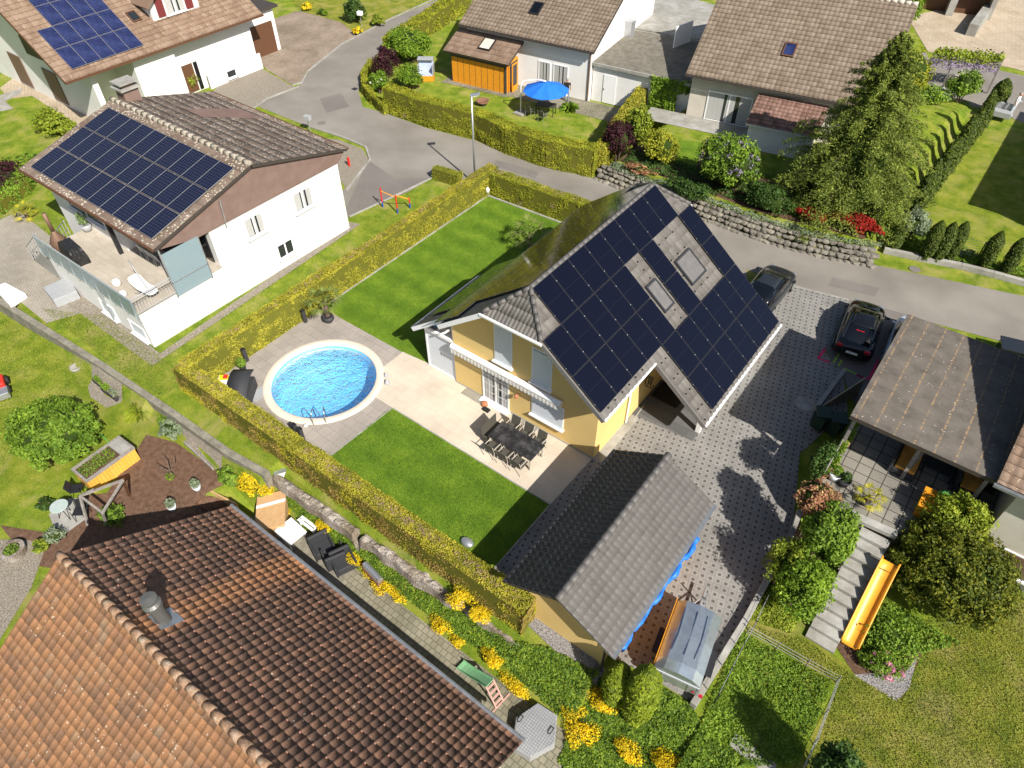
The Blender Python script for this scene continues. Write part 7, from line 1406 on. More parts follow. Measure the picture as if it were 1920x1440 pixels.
def person(name, label, loc, rz, joints, radii, edges, top, legs, skin='skin', h=1.7, hairc='hair'):
    t = thing(name, label, 'person', loc)
    me = bpy.data.meshes.new('body'); me.from_pydata(joints, edges, []); o = bpy.data.objects.new('body', me); COL.objects.link(o)
    md = o.modifiers.new('skin', 'SKIN'); 
    for v, r_ in zip(me.skin_vertices[0].data, radii): v.radius = (r_, r_)
    me.skin_vertices[0].data[0].use_root = True
    o.modifiers.new('sub', 'SUBSURF').levels = 2
    dg = bpy.context.evaluated_depsgraph_get(); nm = bpy.data.meshes.new_from_object(o.evaluated_get(dg)); bpy.data.objects.remove(o)
    o = bpy.data.objects.new('body', nm); COL.objects.link(o); o.parent = t; nm.materials.clear()
    for mm in (skin, top, legs): nm.materials.append(MT[mm])
    for p in nm.polygons:
        z = p.center.z; x = abs(p.center.x); p.use_smooth = True
        p.material_index = 0 if (z > 1.44 or (x > .27 and z < 1.25)) else (1 if z > .92 else 2)
        if legs == 'skin' and z < .55: p.material_index = 0
    m = MB(); hb = bmesh.new(); bmesh.ops.create_icosphere(hb, subdivisions=3, radius=1)
    for v in hb.verts: v.co = Vector((v.co.x*.1, v.co.y*.112, v.co.z*.115)); v.co.y -= .012 if abs(v.co.x) < .02 and abs(v.co.z+.01) < .03 and v.co.y < -.08 else 0
    hm = bpy.data.meshes.new('head'); hb.to_mesh(hm); hb.free(); ho = fin('head', hm, MT[skin], t, True); ho.location = (0, -.02, 1.6)
    hb = bmesh.new(); bmesh.ops.create_icosphere(hb, subdivisions=3, radius=1); 
    bmesh.ops.delete(hb, geom=[v for v in hb.verts if v.co.z < -.15+(.55 if v.co.y < -.3 else -.35)], context='VERTS')
    for v in hb.verts: v.co = Vector((v.co.x*.108, v.co.y*.12+.006, v.co.z*.122+.005))
    hm = bpy.data.meshes.new('hair'); hb.to_mesh(hm); hb.free(); hh = fin('hair', hm, MT[hairc], ho, True)
    f_ = MB()
    for sx in (-.035, .035): f_.box((sx, -.1, .01), (.02, .012, .01))
    f_.box((0, -.104, -.05), (.04, .01, .008)); f_.box((0, -.115, -.02), (.02, .02, .035)); fo = f_.build('face', MT['hair'], None); fo.parent = ho
    t.rotation_euler.z = rz; return t
J = [(0, 0, .95), (0, 0, 1.15), (0, -.01, 1.38), (0, -.01, 1.5), (.19, 0, 1.4), (.26, -.02, 1.15), (.24, -.18, 1.02), (.2, -.26, 1.08), (-.19, 0, 1.4), (-.27, 0, 1.13), (-.27, -.06, .9), (-.27, -.08, .82), (.1, 0, .9), (.11, -.02, .48), (.11, 0, .08), (.11, -.14, .04), (-.1, 0, .9), (-.12, .02, .48), (-.12, .04, .08), (-.12, -.1, .04)]
RD = [.15, .14, .15, .06, .065, .045, .036, .035, .065, .045, .036, .035, .095, .062, .045, .035, .095, .062, .045, .035]
ED = [(0, 1), (1, 2), (2, 3), (2, 4), (4, 5), (5, 6), (6, 7), (2, 8), (8, 9), (9, 10), (10, 11), (0, 12), (12, 13), (13, 14), (14, 15), (0, 16), (16, 17), (17, 18), (18, 19)]
plain('jeans', (.16, .2, .28), .85); plain('black_cloth', (.015, .015, .018), .8); plain('white_blue_cloth', (.6, .65, .75), .85, var=.25, vs=14)
g = at(1062, 190); person('person', 'person in a black top standing at the wall behind the blue parasol', (g.x, g.y, L2), R(200), J, RD, ED, 'black_cloth', 'jeans')
g = at(1893, 218, .3); person('person', 'person in a white and blue dress beside the grey corner seat at the right edge', (g.x, g.y, .3), R(80), J, RD, ED, 'white_blue_cloth', 'white_blue_cloth')
g = at(905, 197); t = thing('fire_bowl', 'round rusty fire bowl on the lawn in front of the orange annexe', 'fire bowl', (g.x, g.y, 0)); m = MB(); m.lathe((g.x, g.y, .1), [(.2, 0), (.42, .12), (.5, .26), (.46, .26), (.36, .16), (.01, .12)], 20); m.build('bowl', plain('rust', (.2, .1, .06), .8), t, True); m = MB(); m.lathe((g.x, g.y, 0), [(.25, 0), (.2, .12)], 14); m.build('stand', MT['dark_metal'], t)
# roofed beach chair
g = at(800, 148); t = thing('beach_chair', 'hooded wicker beach chair with blue-white cushions on an orange base', 'beach chair', (g.x, g.y, 0)); 
m = MB(); m.bb(-.6, .6, -.5, .4, 0, .42); m.build('base', MT['orange_wood'], t); m = MB(); m.bb(-.62, -.55, -.5, .5, .42, 1.1); m.bb(.55, .62, -.5, .5, .42, 1.1); m.bb(-.6, .6, .35, .5, .42, 1.5); m.bb(-.62, .62, -.05, .55, 1.45, 1.53); m.build('hood', MT['grey_paint'], t); m = MB(); m.bb(-.54, .54, -.48, .33, .42, .55); m.bb(-.54, .54, .22, .34, .55, 1.3); m.build('cushion', plain('cushion_blue', (.42, .48, .62), .8, var=.3, vs=9), t)
for ch in kids(t): pass
t.rotation_euler.z = R(35)
for ch in kids(t): ch.data.transform(Matrix.Translation((g.x, g.y, 0)))
for (px, py, l, mt) in ((678, 48, 'white letter box on a thin post on the lawn at the top', 'white_paint'), (582, 248, 'grey letter box on a short post at the gravel corner behind the lichen roof', 'grey_paint')):
    g = at(px, py); t = thing('letter_box', l, 'letter box', (g.x, g.y, 0)); m = MB(); m.bb(g.x-.03, g.x+.03, g.y-.03, g.y+.03, 0, .9); m.build('post', MT['light_grey_metal'], t); m = MB(); m.box((g.x, g.y, 1.05), (.45, .35, .32), R(15)); m.build('box', MT[mt], t, False, .015)
m = MB(); g = at(655, 311); m.box((g.x, g.y, .3), (.15, .12, .6)); tag(m.build('hydrant', MT['red_paint'], None, False, .02), 'small red post at the gravel beside the house corner', 'post')
# person side: corner sofa
g = at(1868, 215, .3); t = thing('corner_sofa', 'grey rattan corner seat on the paved spot by the far right lawn', 'sofa', (g.x, g.y, .3)); m = MB(); m.bb(g.x-.9, g.x+.9, g.y-.4, g.y+.4, .3, .7); m.build('seat', MT['grey_paint'], t, False, .03); m = MB(); m.bb(g.x-.9, g.x+.9, g.y+.25, g.y+.42, .7, 1.1); m.build('backrest', MT['grey_paint'], t, False, .03)
m = MB(); g = at(1775, 185); t = thing('egg_chair', 'pale wicker egg chair in the flower garden behind the cypress row', 'hanging chair', (g.x, g.y, .3)); m.tube([(g.x+.5*math.cos(a*math.pi/10), g.y-.1, 1.2+.7*math.sin(a*math.pi/10)) for a in range(21)], .05, 6); m.build('frame', MT['terrace_beige'], t, True); lump('basket', None, None, (g.x, g.y+.15, 1.15), (.48, .4, .6), MT['terrace_beige'], flat=1, parent=t, amp=.03)
# wire fence by the right kerb
t = thing('wire_fence', 'low wire fence panel between the clipped conifers at the kerb', 'fence', tuple(at(1815, 470)))
for (px, py) in ((1795, 480), (1830, 488)): g = at(px, py); m = MB(); m.tube([g, (g.x, g.y, 1.2)], .03, 6); m.build('post', MT['dark_metal'], t)
g1, g2 = at(1795, 480), at(1830, 488); m = MB()
for i in range(8): m.tube([(g1.x, g1.y, .1+i*.15), (g2.x, g2.y, .1+i*.15)], .008, 4)
m.build('wires', MT['light_grey_metal'], t)
# ---------------------------------------------------------------- right terrace furniture
def bin_(px, py, l): 
    g = at(px, py); t = thing('wheelie_bin', l, 'bin', (0, 0, 0), 'green wheelie bins at the driveway edge'); m = MB(); m.tube([(0, 0, .1), (0, 0, .95)], [.36, .44], 4); o = m.build('bin_body', MT['bin_green'], t); m = MB(); m.bb(-.33, .33, -.33, .36, .95, 1.04); m.build('lid', MT['bin_green'], t, False, .03)
    for x in (-.25, .25): m = MB(); m.tube([(x-.03, .3, .1), (x+.03, .3, .1)], .1, 10); m.build('wheel', MT['rubber'], t)
    t.location = (g.x, g.y, L2); t.rotation_euler.z = R(25)
bin_(1533, 803, 'dark green wheelie bin at the driveway edge, left one of the pair'); bin_(1560, 813, 'dark green wheelie bin close to the pergola post, right one of the pair')
def sofa(name, label, px, py, z, sz, mat, rz, cush='orange_fabric', back=True):
    g = at(px, py, z); t = thing(name, label, 'sofa', (0, 0, 0)); m = MB(); m.bb(-sz[0]/2, sz[0]/2, -sz[1]/2, sz[1]/2, 0, .32); m.build('base', MT[mat], t, False, .03)
    m = MB(); m.bb(-sz[0]/2+.05, sz[0]/2-.05, -sz[1]/2+.04, sz[1]/2-.04, .325, .45); m.build('cushion', MT[cush], t, False, .04)
    if back: m = MB(); m.bb(-sz[0]/2-.12, -sz[0]/2, -sz[1]/2, sz[1]/2, 0, .75); m.build('backrest', MT[mat], t, False, .03)
    t.location = (g.x, g.y, z); t.rotation_euler.z = rz
sofa('outdoor_sofa', 'black rattan sofa with an orange cushion under the front edge of the pergola', 1700, 868, 1.9, (.8, 1.7), 'wicker_black', 0)
sofa('outdoor_sofa', 'low orange-cushioned seat at the right end of the pergola terrace', 1815, 905, 1.9, (.75, 1.5), 'wicker_black', R(4))
g = at(1757, 880, 1.9); table('coffee_table', 'black low table between the two orange cushioned seats', (g.x, g.y, 1.9), (1.1, 1.0), .4, 'dark_metal', 'dark_metal', 0)
g = at(1770, 955, 2.4); m = MB(); m.bb(-.75, .75, -.45, .45, .0, .62); t = thing('storage_chest', 'orange wooden chest on the right terrace under the green watering can', 'chest', (0, 0, 0)); m.build('box', MT['orange_wood'], t, False, .01); m = MB(); m.bb(-.8, .8, -.5, .5, .62, .67); m.build('lid', MT['orange_wood'], t, False, .01); t.location = (g.x, g.y, 1.9); 
g = (g.x-.15, g.y+.3, 2.57); t = thing('watering_can', 'bright green watering can standing on the orange chest', 'watering can', g); m = MB(); m.lathe(g, [(.15, 0), (.17, .2), (.14, .26), (.12, .26), (.12, .05)], 14); m.build('can_body', MT['green_plastic'], t, True); m = MB(); m.tube([(g[0]+.14, g[1], g[2]+.06), (g[0]+.4, g[1], g[2]+.26)], [.03, .02], 6); m.build('spout', MT['green_plastic'], t, True); m = MB(); m.tube([(g[0]-.15, g[1], g[2]+.05), (g[0]-.27, g[1], g[2]+.17), (g[0]-.08, g[1], g[2]+.33), (g[0]+.1, g[1], g[2]+.26)], .015, 6); m.build('handle', MT['green_plastic'], t, True)
g = at(1848, 912, 1.9); m = MB(); m.bb(g.x-.3, g.x+.3, g.y-.25, g.y+.25, 1.9, 2.8); m.bb(g.x-.2, g.x+.2, g.y-.15, g.y+.15, 2.8, 3.0); tag(m.build('gas_grill', MT['dark_metal'], None, False, .02), 'dark grill with a small grey top by the wall of the right house', 'grill')
pts_ = [(1600, 800, .6), (1588, 828, .55), (1573, 850, .55), (1560, 875, .6)]
for i, (px, py, ln) in enumerate(pts_):
    g = at(px, py, 2.2); t = thing('planter_box', 'wooden planter hung on the terrace railing, %s from the pergola roof' % ORD[i], 'planter', (g.x, g.y, 2.2), 'planter boxes along the railing of the right terrace'); m = MB(); m.bb(g.x-.13, g.x+.13, g.y-ln/2, g.y+ln/2, 2.2, 2.42); m.build('box', MT['wood_pale'] if i % 2 else MT['wood_grey'], t, False, .01)
    m = MB(); m.bb(g.x-.1, g.x+.1, g.y-ln/2+.03, g.y+ln/2-.03, 2.42, 2.425); m.build('soil', MT['soil'], t)
    if True: n = 420; X = np.stack([g.x+rng.uniform(-.14, .14, n), g.y+rng.uniform(-ln/2, ln/2, n), 2.43+rng.uniform(0, .35, n)], 1); mk_leaves(X, np.tile([0, 0, 1.], (n, 1)), .045, 'foliage', MT['leaf_bright'], t, 1)
t = thing('terrace_railing', 'grey railing along the driveway side of the right terrace', 'railing', (-.42, 21, 1.9)); m = MB(); m.tube([(-.36, 19.2, 2.75), (-.36, 22.9, 2.75)], .03, 6); m.tube([(-.36, 19.2, 2.2), (-.36, 22.9, 2.2)], .02, 6)
for i in range(6): m.tube([(-.36, 19.2+.74*i, 1.9), (-.36, 19.2+.74*i, 2.75)], .022, 6)
m.build('rails', MT['wood_grey'], t)
for (px, py, r_, pm_, lm, l) in ((1541, 893, .2, 'terracotta', 'leaf_bright', 'terracotta pot at the terrace corner above the bronze shrub'), (1563, 897, .26, 'shutter_grey', 'leaf_bright', 'round glass-grey pot with green plant beside the terracotta pot'), (1580, 908, .24, 'wicker_black', 'leaf_dark', 'dark round pot at the edge of the right terrace'), (1535, 880, .24, 'shutter_grey', 'leaf_yellowgreen', 'round pot with a yellow-green plant at the terrace corner')):
    potted('potted_plant', l, P2(px, py, 1.9), r_, r_*1.3, pm_, lm, r_*.8, 260, hgt_=.2, leaf=.05)
# pen fence, slabs
t = thing('wire_fence', 'thin rusty wire fence around the weedy pen at the bottom right', 'fence', tuple(at(1400, 1185)))
fp = [at(*p) for p in ((1400, 1188), (1455, 1218), (1510, 1250), (1567, 1280), (1545, 1340), (1525, 1395), (1502, 1445))]
for p in fp: m = MB(); m.tube([p, (p.x, p.y, .55)], .02, 5); m.build('post', MT['wood_grey'], t)
m = MB(); 
for z in (.15, .32, .5): m.tube([(p.x, p.y, z) for p in fp], .008, 4)
m.build('wires', MT['grey_paint'], t)
fp = [at(*p) for p in ((1418, 1128), (1395, 1178), (1372, 1218), (1350, 1262), (1325, 1310))]; t = thing('wire_fence', 'wire fence on thin posts along the trailer side of the driveway', 'fence', fp[0])
for p in fp: m = MB(); m.tube([p+Vector((.25, 0, 0)), (p.x+.25, p.y, .85)], .022, 5); m.build('post', MT['dark_metal'], t)
m = MB(); 
for z in (.3, .6, .8): m.tube([(p.x+.25, p.y, z) for p in fp], .006, 4)
m.build('wires', MT['grey_paint'], t)
m = MB(); a_, b_ = at(1372, 1388, -.1), at(1448, 1448, -.1); m.bar(a_+Vector((0, 0, .1)), b_+Vector((0, 0, .1)), .45, .08); tag(m.build('stone_slab', MT['concrete']), 'row of grey paving slabs at the bottom edge below the pen', 'paving slab')
# ---------------------------------------------------------------- courtyard of the red-roofed house
c = at(1003, 1362, -1.5); t = thing('round_trampoline', 'six-sided grey covered play table on the courtyard paving', 'sandpit', (c.x, c.y, -2)); m = MB(); pts = [at(*p, -1.55) for p in ((1008, 1318), (1045, 1342), (1040, 1395), (994, 1420), (960, 1400), (968, 1345))]; m.prism([(p.x, p.y) for p in pts], -1.98, -1.55)
m.build('frame', MT['grey_paint'], t); cm = sum(pts, Vector())/6; m = MB(); m.prism([(cm.x+(p.x-cm.x)*.97, cm.y+(p.y-cm.y)*.97) for p in pts], -1.55, -1.53); m.build('cover', paver('woven_cover', .09, .09, (.3, .31, .32), (.34, .35, .36), (.2, .2, .21), off=0, mort=.012), t)
for (px, py) in ((978, 1350), (1035, 1372)): m = MB(); p = at(px, py, -1.5); m.tube([p+Vector((-.06, -.12, 0)), p+Vector((.0, -.1, .1)), p+Vector((.0, .1, .1)), p+Vector((-.06, .12, 0))], .018, 6); m.build('handle', MT['dark_metal'], t, True)
t = thing('toddler_slide', 'small pale green toddler slide with a pink ladder on the courtyard', 'slide', tuple(at(900, 1290, -2))); s0 = at(862, 1243, -1.7); s1 = at(918, 1282, -.95); m = MB(); d = (s1-s0); dd_ = Vector((d.x, d.y, 0)).normalized(); sd_ = Vector((-dd_.y, dd_.x, 0))
vs = []
for i in range(9):
    f = i/8; p = s0+(s1-s0)*f; p.z = -1.85+.9*(f**1.25)
    for u, h in ((-.2, .1), (-.17, 0), (.17, 0), (.2, .1)): vs.append(p+sd_*u+Vector((0, 0, h)))
m.add(vs, [(i*4+k, i*4+k+1, (i+1)*4+k+1, (i+1)*4+k) for i in range(8) for k in range(3)]); o = m.build('chute', MT['pale_green_plastic'], t); md = o.modifiers.new('s', 'SOLIDIFY'); md.thickness = .02
b0 = s1+dd_*.45; b0.z = -1.97; m = MB()
for sg in (-1, 1): m.bar(b0+sd_*.17*sg, Vector((s1.x, s1.y, -.9))+sd_*.17*sg, .05, .04)
for k in range(4): p = b0.lerp(Vector((s1.x, s1.y, -.9)), .15+k*.24); m.bar(p-sd_*.17, p+sd_*.17, .08, .025)
m.bar(b0-sd_*.5, b0+sd_*.5, .05, .04); m.build('ladder', plain('pink_wood', (.5, .3, .25), .7), t)
# dark armchairs
def armchair(px, py, l, rz):
    g = at(px, py, -1.7); t = thing('rattan_armchair', l, 'armchair', (0, 0, 0), 'charcoal armchairs on the courtyard'); m = MB(); m.bb(-.35, .35, -.3, .3, 0, .38); m.build('seat', MT['wicker_black'], t, False, .04)
    for sx in (-1, 1): m = MB(); m.bb(*sorted((sx*.35, sx*.44)), -.34, .3, 0, .62); m.build('armrest', MT['wicker_black'], t, False, .03)
    m = MB(); m.bb(-.42, .42, .28, .42, 0, .85); m.build('backrest', MT['wicker_black'], t, False, .05); t.location = (g.x, g.y, -1.98); t.rotation_euler.z = rz
armchair(605, 1027, 'charcoal armchair at the upper end of the courtyard row', R(70)); armchair(627, 1043, 'charcoal armchair in the middle of the courtyard row', R(-115)); armchair(645, 1056, 'charcoal armchair at the lower end of the courtyard row', R(68))
# chest with pale lid
g = at(508, 962, -1.4); t = thing('wooden_shed_box', 'pale wooden storage shed with a sloping lid at the head of the courtyard', 'shed', (0, 0, 0)); m = MB(); m.add([(-.55, -.8, 0), (.55, -.8, 0), (.55, .8, 0), (-.55, .8, 0), (-.55, -.8, .75), (.55, -.8, .95), (.55, .8, .95), (-.55, .8, .75)], [(3, 2, 1, 0), (0, 1, 5, 4), (1, 2, 6, 5), (2, 3, 7, 6), (3, 0, 4, 7), (4, 5, 6, 7)]); m.build('shed_body', MT['wood_pale'], t)
m = MB(); m.slab([(-.62, -.86, .77), (.6, -.86, 1.0), (.6, .86, 1.0), (-.62, .86, .77)], .05); lid = m.build('lid', MT['wood_pale'], t); m = MB(); m.slab([(-.62, .25, .785), (.6, .25, 1.015), (.6, .4, 1.015), (-.62, .4, .785)], .01); m.build('strap', MT['white_paint'], lid)
t.location = (g.x+.1, g.y, -1.98); t.rotation_euler.z = R(48)
g = at(548, 992, -1.3); tw = table('folding_table', 'small table under a white cloth next to the wooden shed', (g.x+.05, g.y-.1, -1.98), (1.0, .75), .7, 'white_paint', 'light_grey_metal', R(-4)); 
m = MB(); K = 26; 
for i in range(K):
    f = i/K; m.bb(-.52+1.04*f, -.52+1.04*(f+.8/K), -.4-.02*(i % 2), .4, .715, .722); m.bb(-.52+1.04*f, -.52+1.04*(f+.8/K), -.42-.02*(i % 2), -.4, .35, .72)
o = m.build('tablecloth', MT['white_fabric']); o.location = (g.x+.05, g.y-.1, -1.98); o.rotation_euler.z = R(-4); tag(o, 'white fringed cloth hanging over the small courtyard table', 'tablecloth')
for (dx, dy, l) in ((.15, .62, 'white folding bench behind the cloth-covered table'), (-.1, -.85, 'grey-blue folding bench in front of the cloth-covered table at the gutter')):
    m = MB(); m.bb(-.5, .5, -.14, -.02, .4, .44); m.bb(-.5, .5, .02, .14, .4, .44)
    for x in (-.4, .4): m.bb(x-.03, x+.03, -.13, .13, 0, .4)
    o = m.build('bench', MT['white_paint'] if dy > 0 else MT['shutter_grey']); o.location = (g.x+dx, g.y+dy, -1.98); tag(o, l, 'bench')
for (px, py, c_, l) in ((524, 972, 'blue_plastic', 'blue-labelled crate of bottles beside the wooden shed'), (537, 985, 'red_paint', 'small red can between shed and white table')):
    g = at(px, py, -1.2); m = MB(); m.bb(-.22, .22, -.15, .15, 0, .3); 
    for i in range(3): m.lathe((-.14+.14*i, 0, .3), [(.05, 0), (.05, .1), (.02, .16)], 8, 1)
    o = m.build('crate', [MT[c_], MT['white_paint']]); o.location = (g.x, g.y, -1.98); o.rotation_euler.z = R(40); tag(o, l, 'crate')
g = at(700, 1078, -1.6); t = thing('log_rack', 'rusty steel rack with a grey rolled cover at the flower edge of the courtyard', 'rack', (0, 0, 0)); m = MB(); m.bb(-.45, .45, -.14, .14, 0, .5); m.build('logs', MT['rust'], t); m = MB(); m.tube([(-.5, 0, .6), (.5, 0, .6)], .13, 10); m.build('cover', MT['light_grey_metal'], t)
for x in (-.47, .47): m = MB(); m.bar((x, -.15, 0), (x, -.1, .75), .03, .03); m.build('stake', MT['rust'], t)
t.location = (g.x, g.y, -1.98); t.rotation_euler.z = R(-8)
# ---------------------------------------------------------------- lower left garden
g = at(195, 862, -.1); RBx = thing('raised_bed', 'tall raised planting bed with orange tiled sides beside the big bush', 'raised bed', (0, 0, 0)); ang = math.atan2((at(225, 835, 0)-at(150, 888, 0)).y, (at(225, 835, 0)-at(150, 888, 0)).x)
l_, w_ = 2.15, 1.05; m = MB(); m.bb(-l_/2, l_/2, -w_/2, w_/2, 0, .72); m.build('box', paver('orange_tiles', .14, .14, (.75, .38, .05), (.8, .42, .07), (.45, .25, .08), off=0, mort=.012), RBx)
for (x0, x1, y0, y1) in ((-l_/2-.03, l_/2+.03, -w_/2-.03, -w_/2+.07), (-l_/2-.03, l_/2+.03, w_/2-.07, w_/2+.03), (-l_/2-.03, -l_/2+.07, -w_/2+.07, w_/2-.07), (l_/2-.07, l_/2+.03, -w_/2+.07, w_/2-.07)): m = MB(); m.bb(x0, x1, y0, y1, .72, .82); m.build('rim', MT['wood_grey'], RBx)
m = MB(); m.bb(-l_/2+.07, l_/2-.55, -w_/2+.07, w_/2-.07, .722, .74); m.build('soil', MT['soil'], RBx); m = MB(); m.bb(l_/2-.55, l_/2-.07, -w_/2+.07, w_/2-.07, .722, .83); m.build('cover', MT['concrete'], RBx)
n = 500; X = np.stack([rng.uniform(-l_/2+.1, l_/2-.6, n), rng.uniform(-w_/2+.1, w_/2-.1, n)*.8, rng.uniform(.74, .9, n)], 1); mk_leaves(X, np.tile([0, 0, 1.], (n, 1)), .045, 'seedlings', MT['leaf_mid'], RBx, 1)
RBx.location = (g.x, g.y, -.8); RBx.rotation_euler.z = ang
t = thing('timber_climber', 'weathered timber climbing frame over the mulch next to the raised bed', 'climbing frame', tuple(at(200, 940, -.8)))
fr = [((146, 932), (194, 965), .9), ((194, 965), (232, 898), 1.0), ((232, 898), (150, 930), 1.1), ((146, 932), (152, 930), .9)]
tp_ = [at(150, 930, .5), at(192, 962, .4), at(231, 900, .7), at(176, 918, .7)]
gb = [at(165, 985, -.8), at(200, 985, -.8), at(243, 930, -.8), at(212, 905, -.8)]
for a, b_ in ((0, 1), (1, 2), (2, 0), (0, 3)): m = MB(); m.bar(tp_[a], tp_[b_], .08, .08); m.build('beam', MT['wood_grey'], t)
for a, b_ in ((0, 0), (1, 1), (2, 2), (2, 3)): m = MB(); m.bar(tp_[a], gb[b_], .08, .08); m.build('leg', MT['brown_wood'] if b_ > 1 else MT['wood_grey'], t)
g = at(111, 950, -.1); t = thing('bistro_table', 'round pale green bistro table on the slabs left of the mulch', 'table', (0, 0, 0)); m = MB(); m.lathe((0, 0, .68), [(.33, 0), (.34, .02), (.33, .035), (.001, .035)], 24); m.build('tabletop', MT['shutter_grey'] if False else plain('pale_green_metal', (.38, .45, .42), .4), t)
for i in range(3): a = i*2.1; m = MB(); m.tube([(.28*math.cos(a), .28*math.sin(a), 0), (.05*math.cos(a), .05*math.sin(a), .68)], .015, 5); m.build('leg', MT['dark_metal'], t)
t.location = (g.x, g.y, -.76)
for (px, py, l, rz) in ((145, 918, 'dark slatted folding chair under the raised bed corner', 2.4), (150, 960, 'dark slatted folding chair between bistro table and climbing frame', .7)):
    g = at(px, py, -.4); k = chair('folding_chair', l, 'dark_metal', 'dark_metal', .8, .42, False); k.location = (g.x, g.y, -.76); k.rotation_euler.z = rz
for (px, py, sx_, sy_, l, lm) in ((186, 715, .75, .32, 'dark planter trough with mixed flowers, nearest the meadow', 'leaf_mid'), (200, 729, .5, .36, 'dark planter trough in the middle of the three by the garden wall', 'leaf_bright'), (216, 738, .75, .45, 'dark planter trough with pale leaves, largest of the three', 'leaf_silver')):
    g = at(px, py, -.6); t = thing('planter_trough', l, 'planter', (g.x, g.y, -.8), 'dark planter troughs by the long garden wall'); m = MB(); m.bb(g.x-sx_/2, g.x+sx_/2, g.y-sy_/2, g.y+sy_/2, -.8, -.55); m.build('trough', MT['wicker_black'], t, False, .015); m = MB(); m.bb(g.x-sx_/2+.04, g.x+sx_/2-.04, g.y-sy_/2+.04, g.y+sy_/2-.04, -.55, -.54); m.build('soil', MT['soil'], t)
    n = 320; X = np.stack([g.x+rng.uniform(-sx_/2+.04, sx_/2-.04, n), g.y+rng.uniform(-sy_/2+.04, sy_/2-.04, n), -.54+rng.uniform(0, .14, n)], 1); mk_leaves(X, np.tile([0, 0, 1.], (n, 1)), .045, 'foliage', MT[lm], t, 1)
g = at(142, 690, -.7); m = MB(); m.lathe((0, 0, 0), [(.22, 0), (.27, .2), (.24, .2), (.22, .08), (.01, .08)], 18); o = m.build('round_planter', MT['concrete'], None, True); o.location = (g.x, g.y, -.8); tag(o, 'round grey stone planter on the meadow beside the long wall', 'planter')
sheet('gravel_bed', [at(*p, -.8) for p in ((165, 725), (185, 698), (245, 735), (232, 755), (200, 765), (170, 745))], lambda x, y: ground_z(x, y)+.025, MT['gravel'])
g = at(22, 1030, -.5); t = thing('stone_planter', 'round stone ring planter beside the path at the left edge', 'planter', (0, 0, 0)); m = MB(); m.lathe((0, 0, 0), [(.42, 0), (.45, .3), (.3, .32), (.28, .1), (.01, .1)], 16); m.build('ring', MT['rock'], t); n = 260; S = sphere_pts(n); mk_leaves(S*np.array([.25, .25, .1])+np.array([0, 0, .3]), S, .045, 'foliage', MT['leaf_mid'], t, 1); t.location = (g.x, g.y, -.78)
g = at(-4, 725, -.5); t = thing('ride_on_mower', 'red garden machine at the left edge of the meadow', 'mower', (0, 0, 0)); m = MB(); m.bb(-.5, .25, -.35, .35, .25, .6); m.build('hood', MT['red_paint'], t, False, .08); m = MB(); m.bb(.3, .85, -.4, .4, .1, .45); m.build('collector', MT['light_grey_metal'], t, False, .04)
for x in (-.4, .3):
    for y in (-.4, .4): m = MB(); m.tube([(x, y-.06, .2), (x, y+.06, .2)], .2, 12); m.build('wheel', MT['rubber'], t)
t.location = (g.x, g.y, -.8); t.rotation_euler.z = R(-20)
hp = [at(x, y, -.77) for x, y in ((165, 805), (190, 815), (215, 840), (245, 865))]; m = MB(); m.tube(hp, .018, 6); tag(m.build('garden_hose', MT['green_plastic'], None, True), 'thin green hose running over the grass from the big bush to the raised bed', 'hose')
t = thing('gas_meter_box', 'white box with dark edge on the rock ledge above the yellow bush', 'box', (0, 0, 0)); g = at(523, 877, -.3); m = MB(); m.bb(-.3, .3, -.22, .22, 0, .5); m.build('box', MT['white_paint'], t, False, .02); m = MB(); m.bb(-.33, .33, -.25, .25, .5, .54); m.build('lid', MT['light_grey_metal'], t); t.location = (g.x, g.y, -.8); t.rotation_euler.z = R(-30)
for i, (a, b_, l) in enumerate((((346, 830), (400, 880), 'grey edging board along the gravel strip of the mulch bed'),)): 
    a = at(*a, -.75); b_ = at(*b_, -.75); m = MB(); m.bar(a, b_, .08, .18); tag(m.build('edging_board', MT['wood_grey']), l, 'board')
sheet('gravel_bed', [at(*p, -.8) for p in ((345, 812), (365, 818), (425, 865), (415, 885), (350, 838))], lambda x, y: ground_z(x, y)+.025, MT['gravel'])
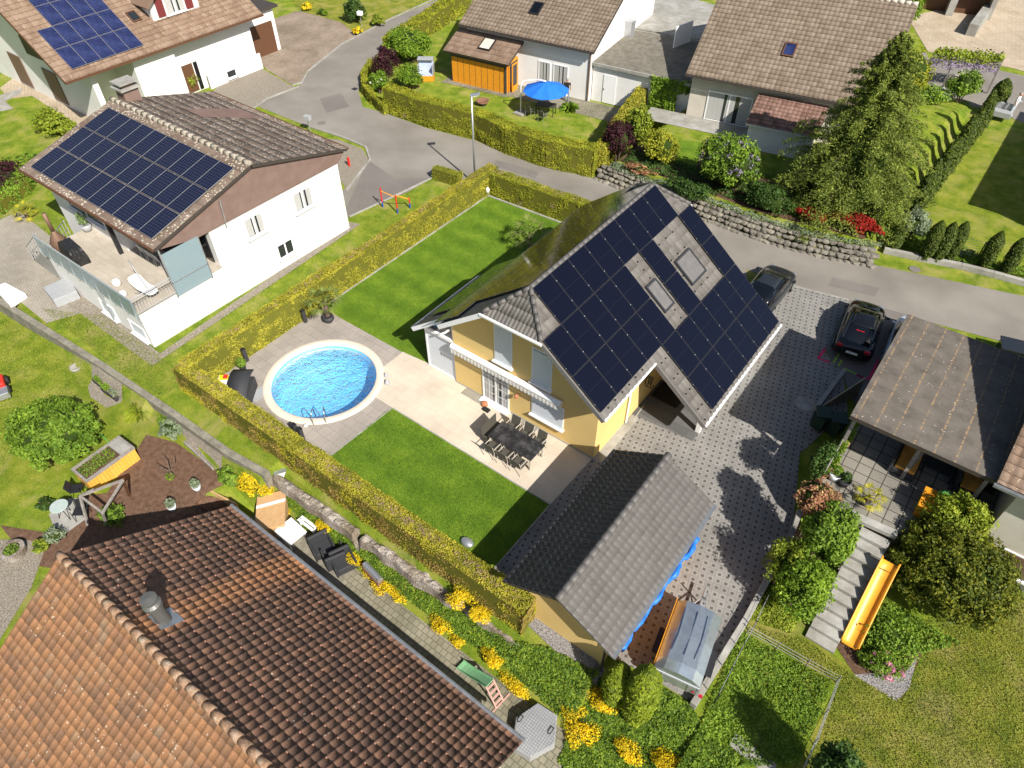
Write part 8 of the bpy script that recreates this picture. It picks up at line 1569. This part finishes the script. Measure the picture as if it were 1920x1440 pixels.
g = at(325, 895, -.8); t = thing('bare_fruit_tree', 'small bare pruned tree standing in the brown mulch', 'tree', (g.x, g.y, -.8)); m = MB(); m.tube([(g.x, g.y, -.85), (g.x, g.y, -.4)], [.05, .04], 6)
for k in range(5): a = k*1.3; m.tube([(g.x, g.y, -.4), (g.x+.3*math.cos(a), g.y+.3*math.sin(a), -.1), (g.x+.42*math.cos(a+.3), g.y+.42*math.sin(a+.3), .25)], [.03, .02, .01], 5)
m.build('trunk', MT['bark'], t); S = sphere_pts(160); mk_leaves(S*.16+np.array([g.x, g.y-.1, -.65]), S, .04, 'foliage', MT['leaf_bright'], t, 1)
for (px, py, l) in ((371, 918, 'small grey-green potted plant at the edge of the roof shadow on the mulch'), (325, 955, 'potted plant in a pale tub in the roof shadow on the mulch')): potted('potted_plant', l, P2(px, py, -.8), .18, .28, 'shutter_grey', 'leaf_silver', .2, 260, hgt_=.2, leaf=.045)
g = at(405, 945, -.9); t = thing('cold_frame', 'brown wooden frame box at the gable of the red-tiled roof', 'cold frame', (0, 0, 0))
for (x0, x1, y0, y1) in ((-.75, .75, -.4, -.34), (-.75, .75, .34, .4), (-.75, -.69, -.34, .34), (.69, .75, -.34, .34)): m = MB(); m.bb(x0, x1, y0, y1, 0, .5); m.build('side', MT['wood_pale'] if y0 > .3 else MT['brown_wood'], t)
t.location = (g.x, g.y, ground_z(g.x, g.y)); t.rotation_euler.z = R(10)

# drains and small covers in the road
for i, (px, py, l) in enumerate(((665, 167, 'square road drain beside the curved hedge tip'), (603, 231, 'small round cover in the road near the grey letter box'), (1715, 505, 'small round cover in the road by the kerb on the right'), (1000, 327, 'round cover in the road behind the rear hedge'))):
    g = at(px, py); m = MB()
    if i == 0: m.bb(-.2, .2, -.2, .2, 0, .012)
    else: m.lathe((0, 0, 0), [(.01, .012), (.28, .012), (.3, .004)], 20, cap=False)
    o = m.build('road_drain', MT['asphalt_dark'] if i else MT['dark_metal']); o.location = (g.x, g.y, L2); tag(o, l, 'drain cover')
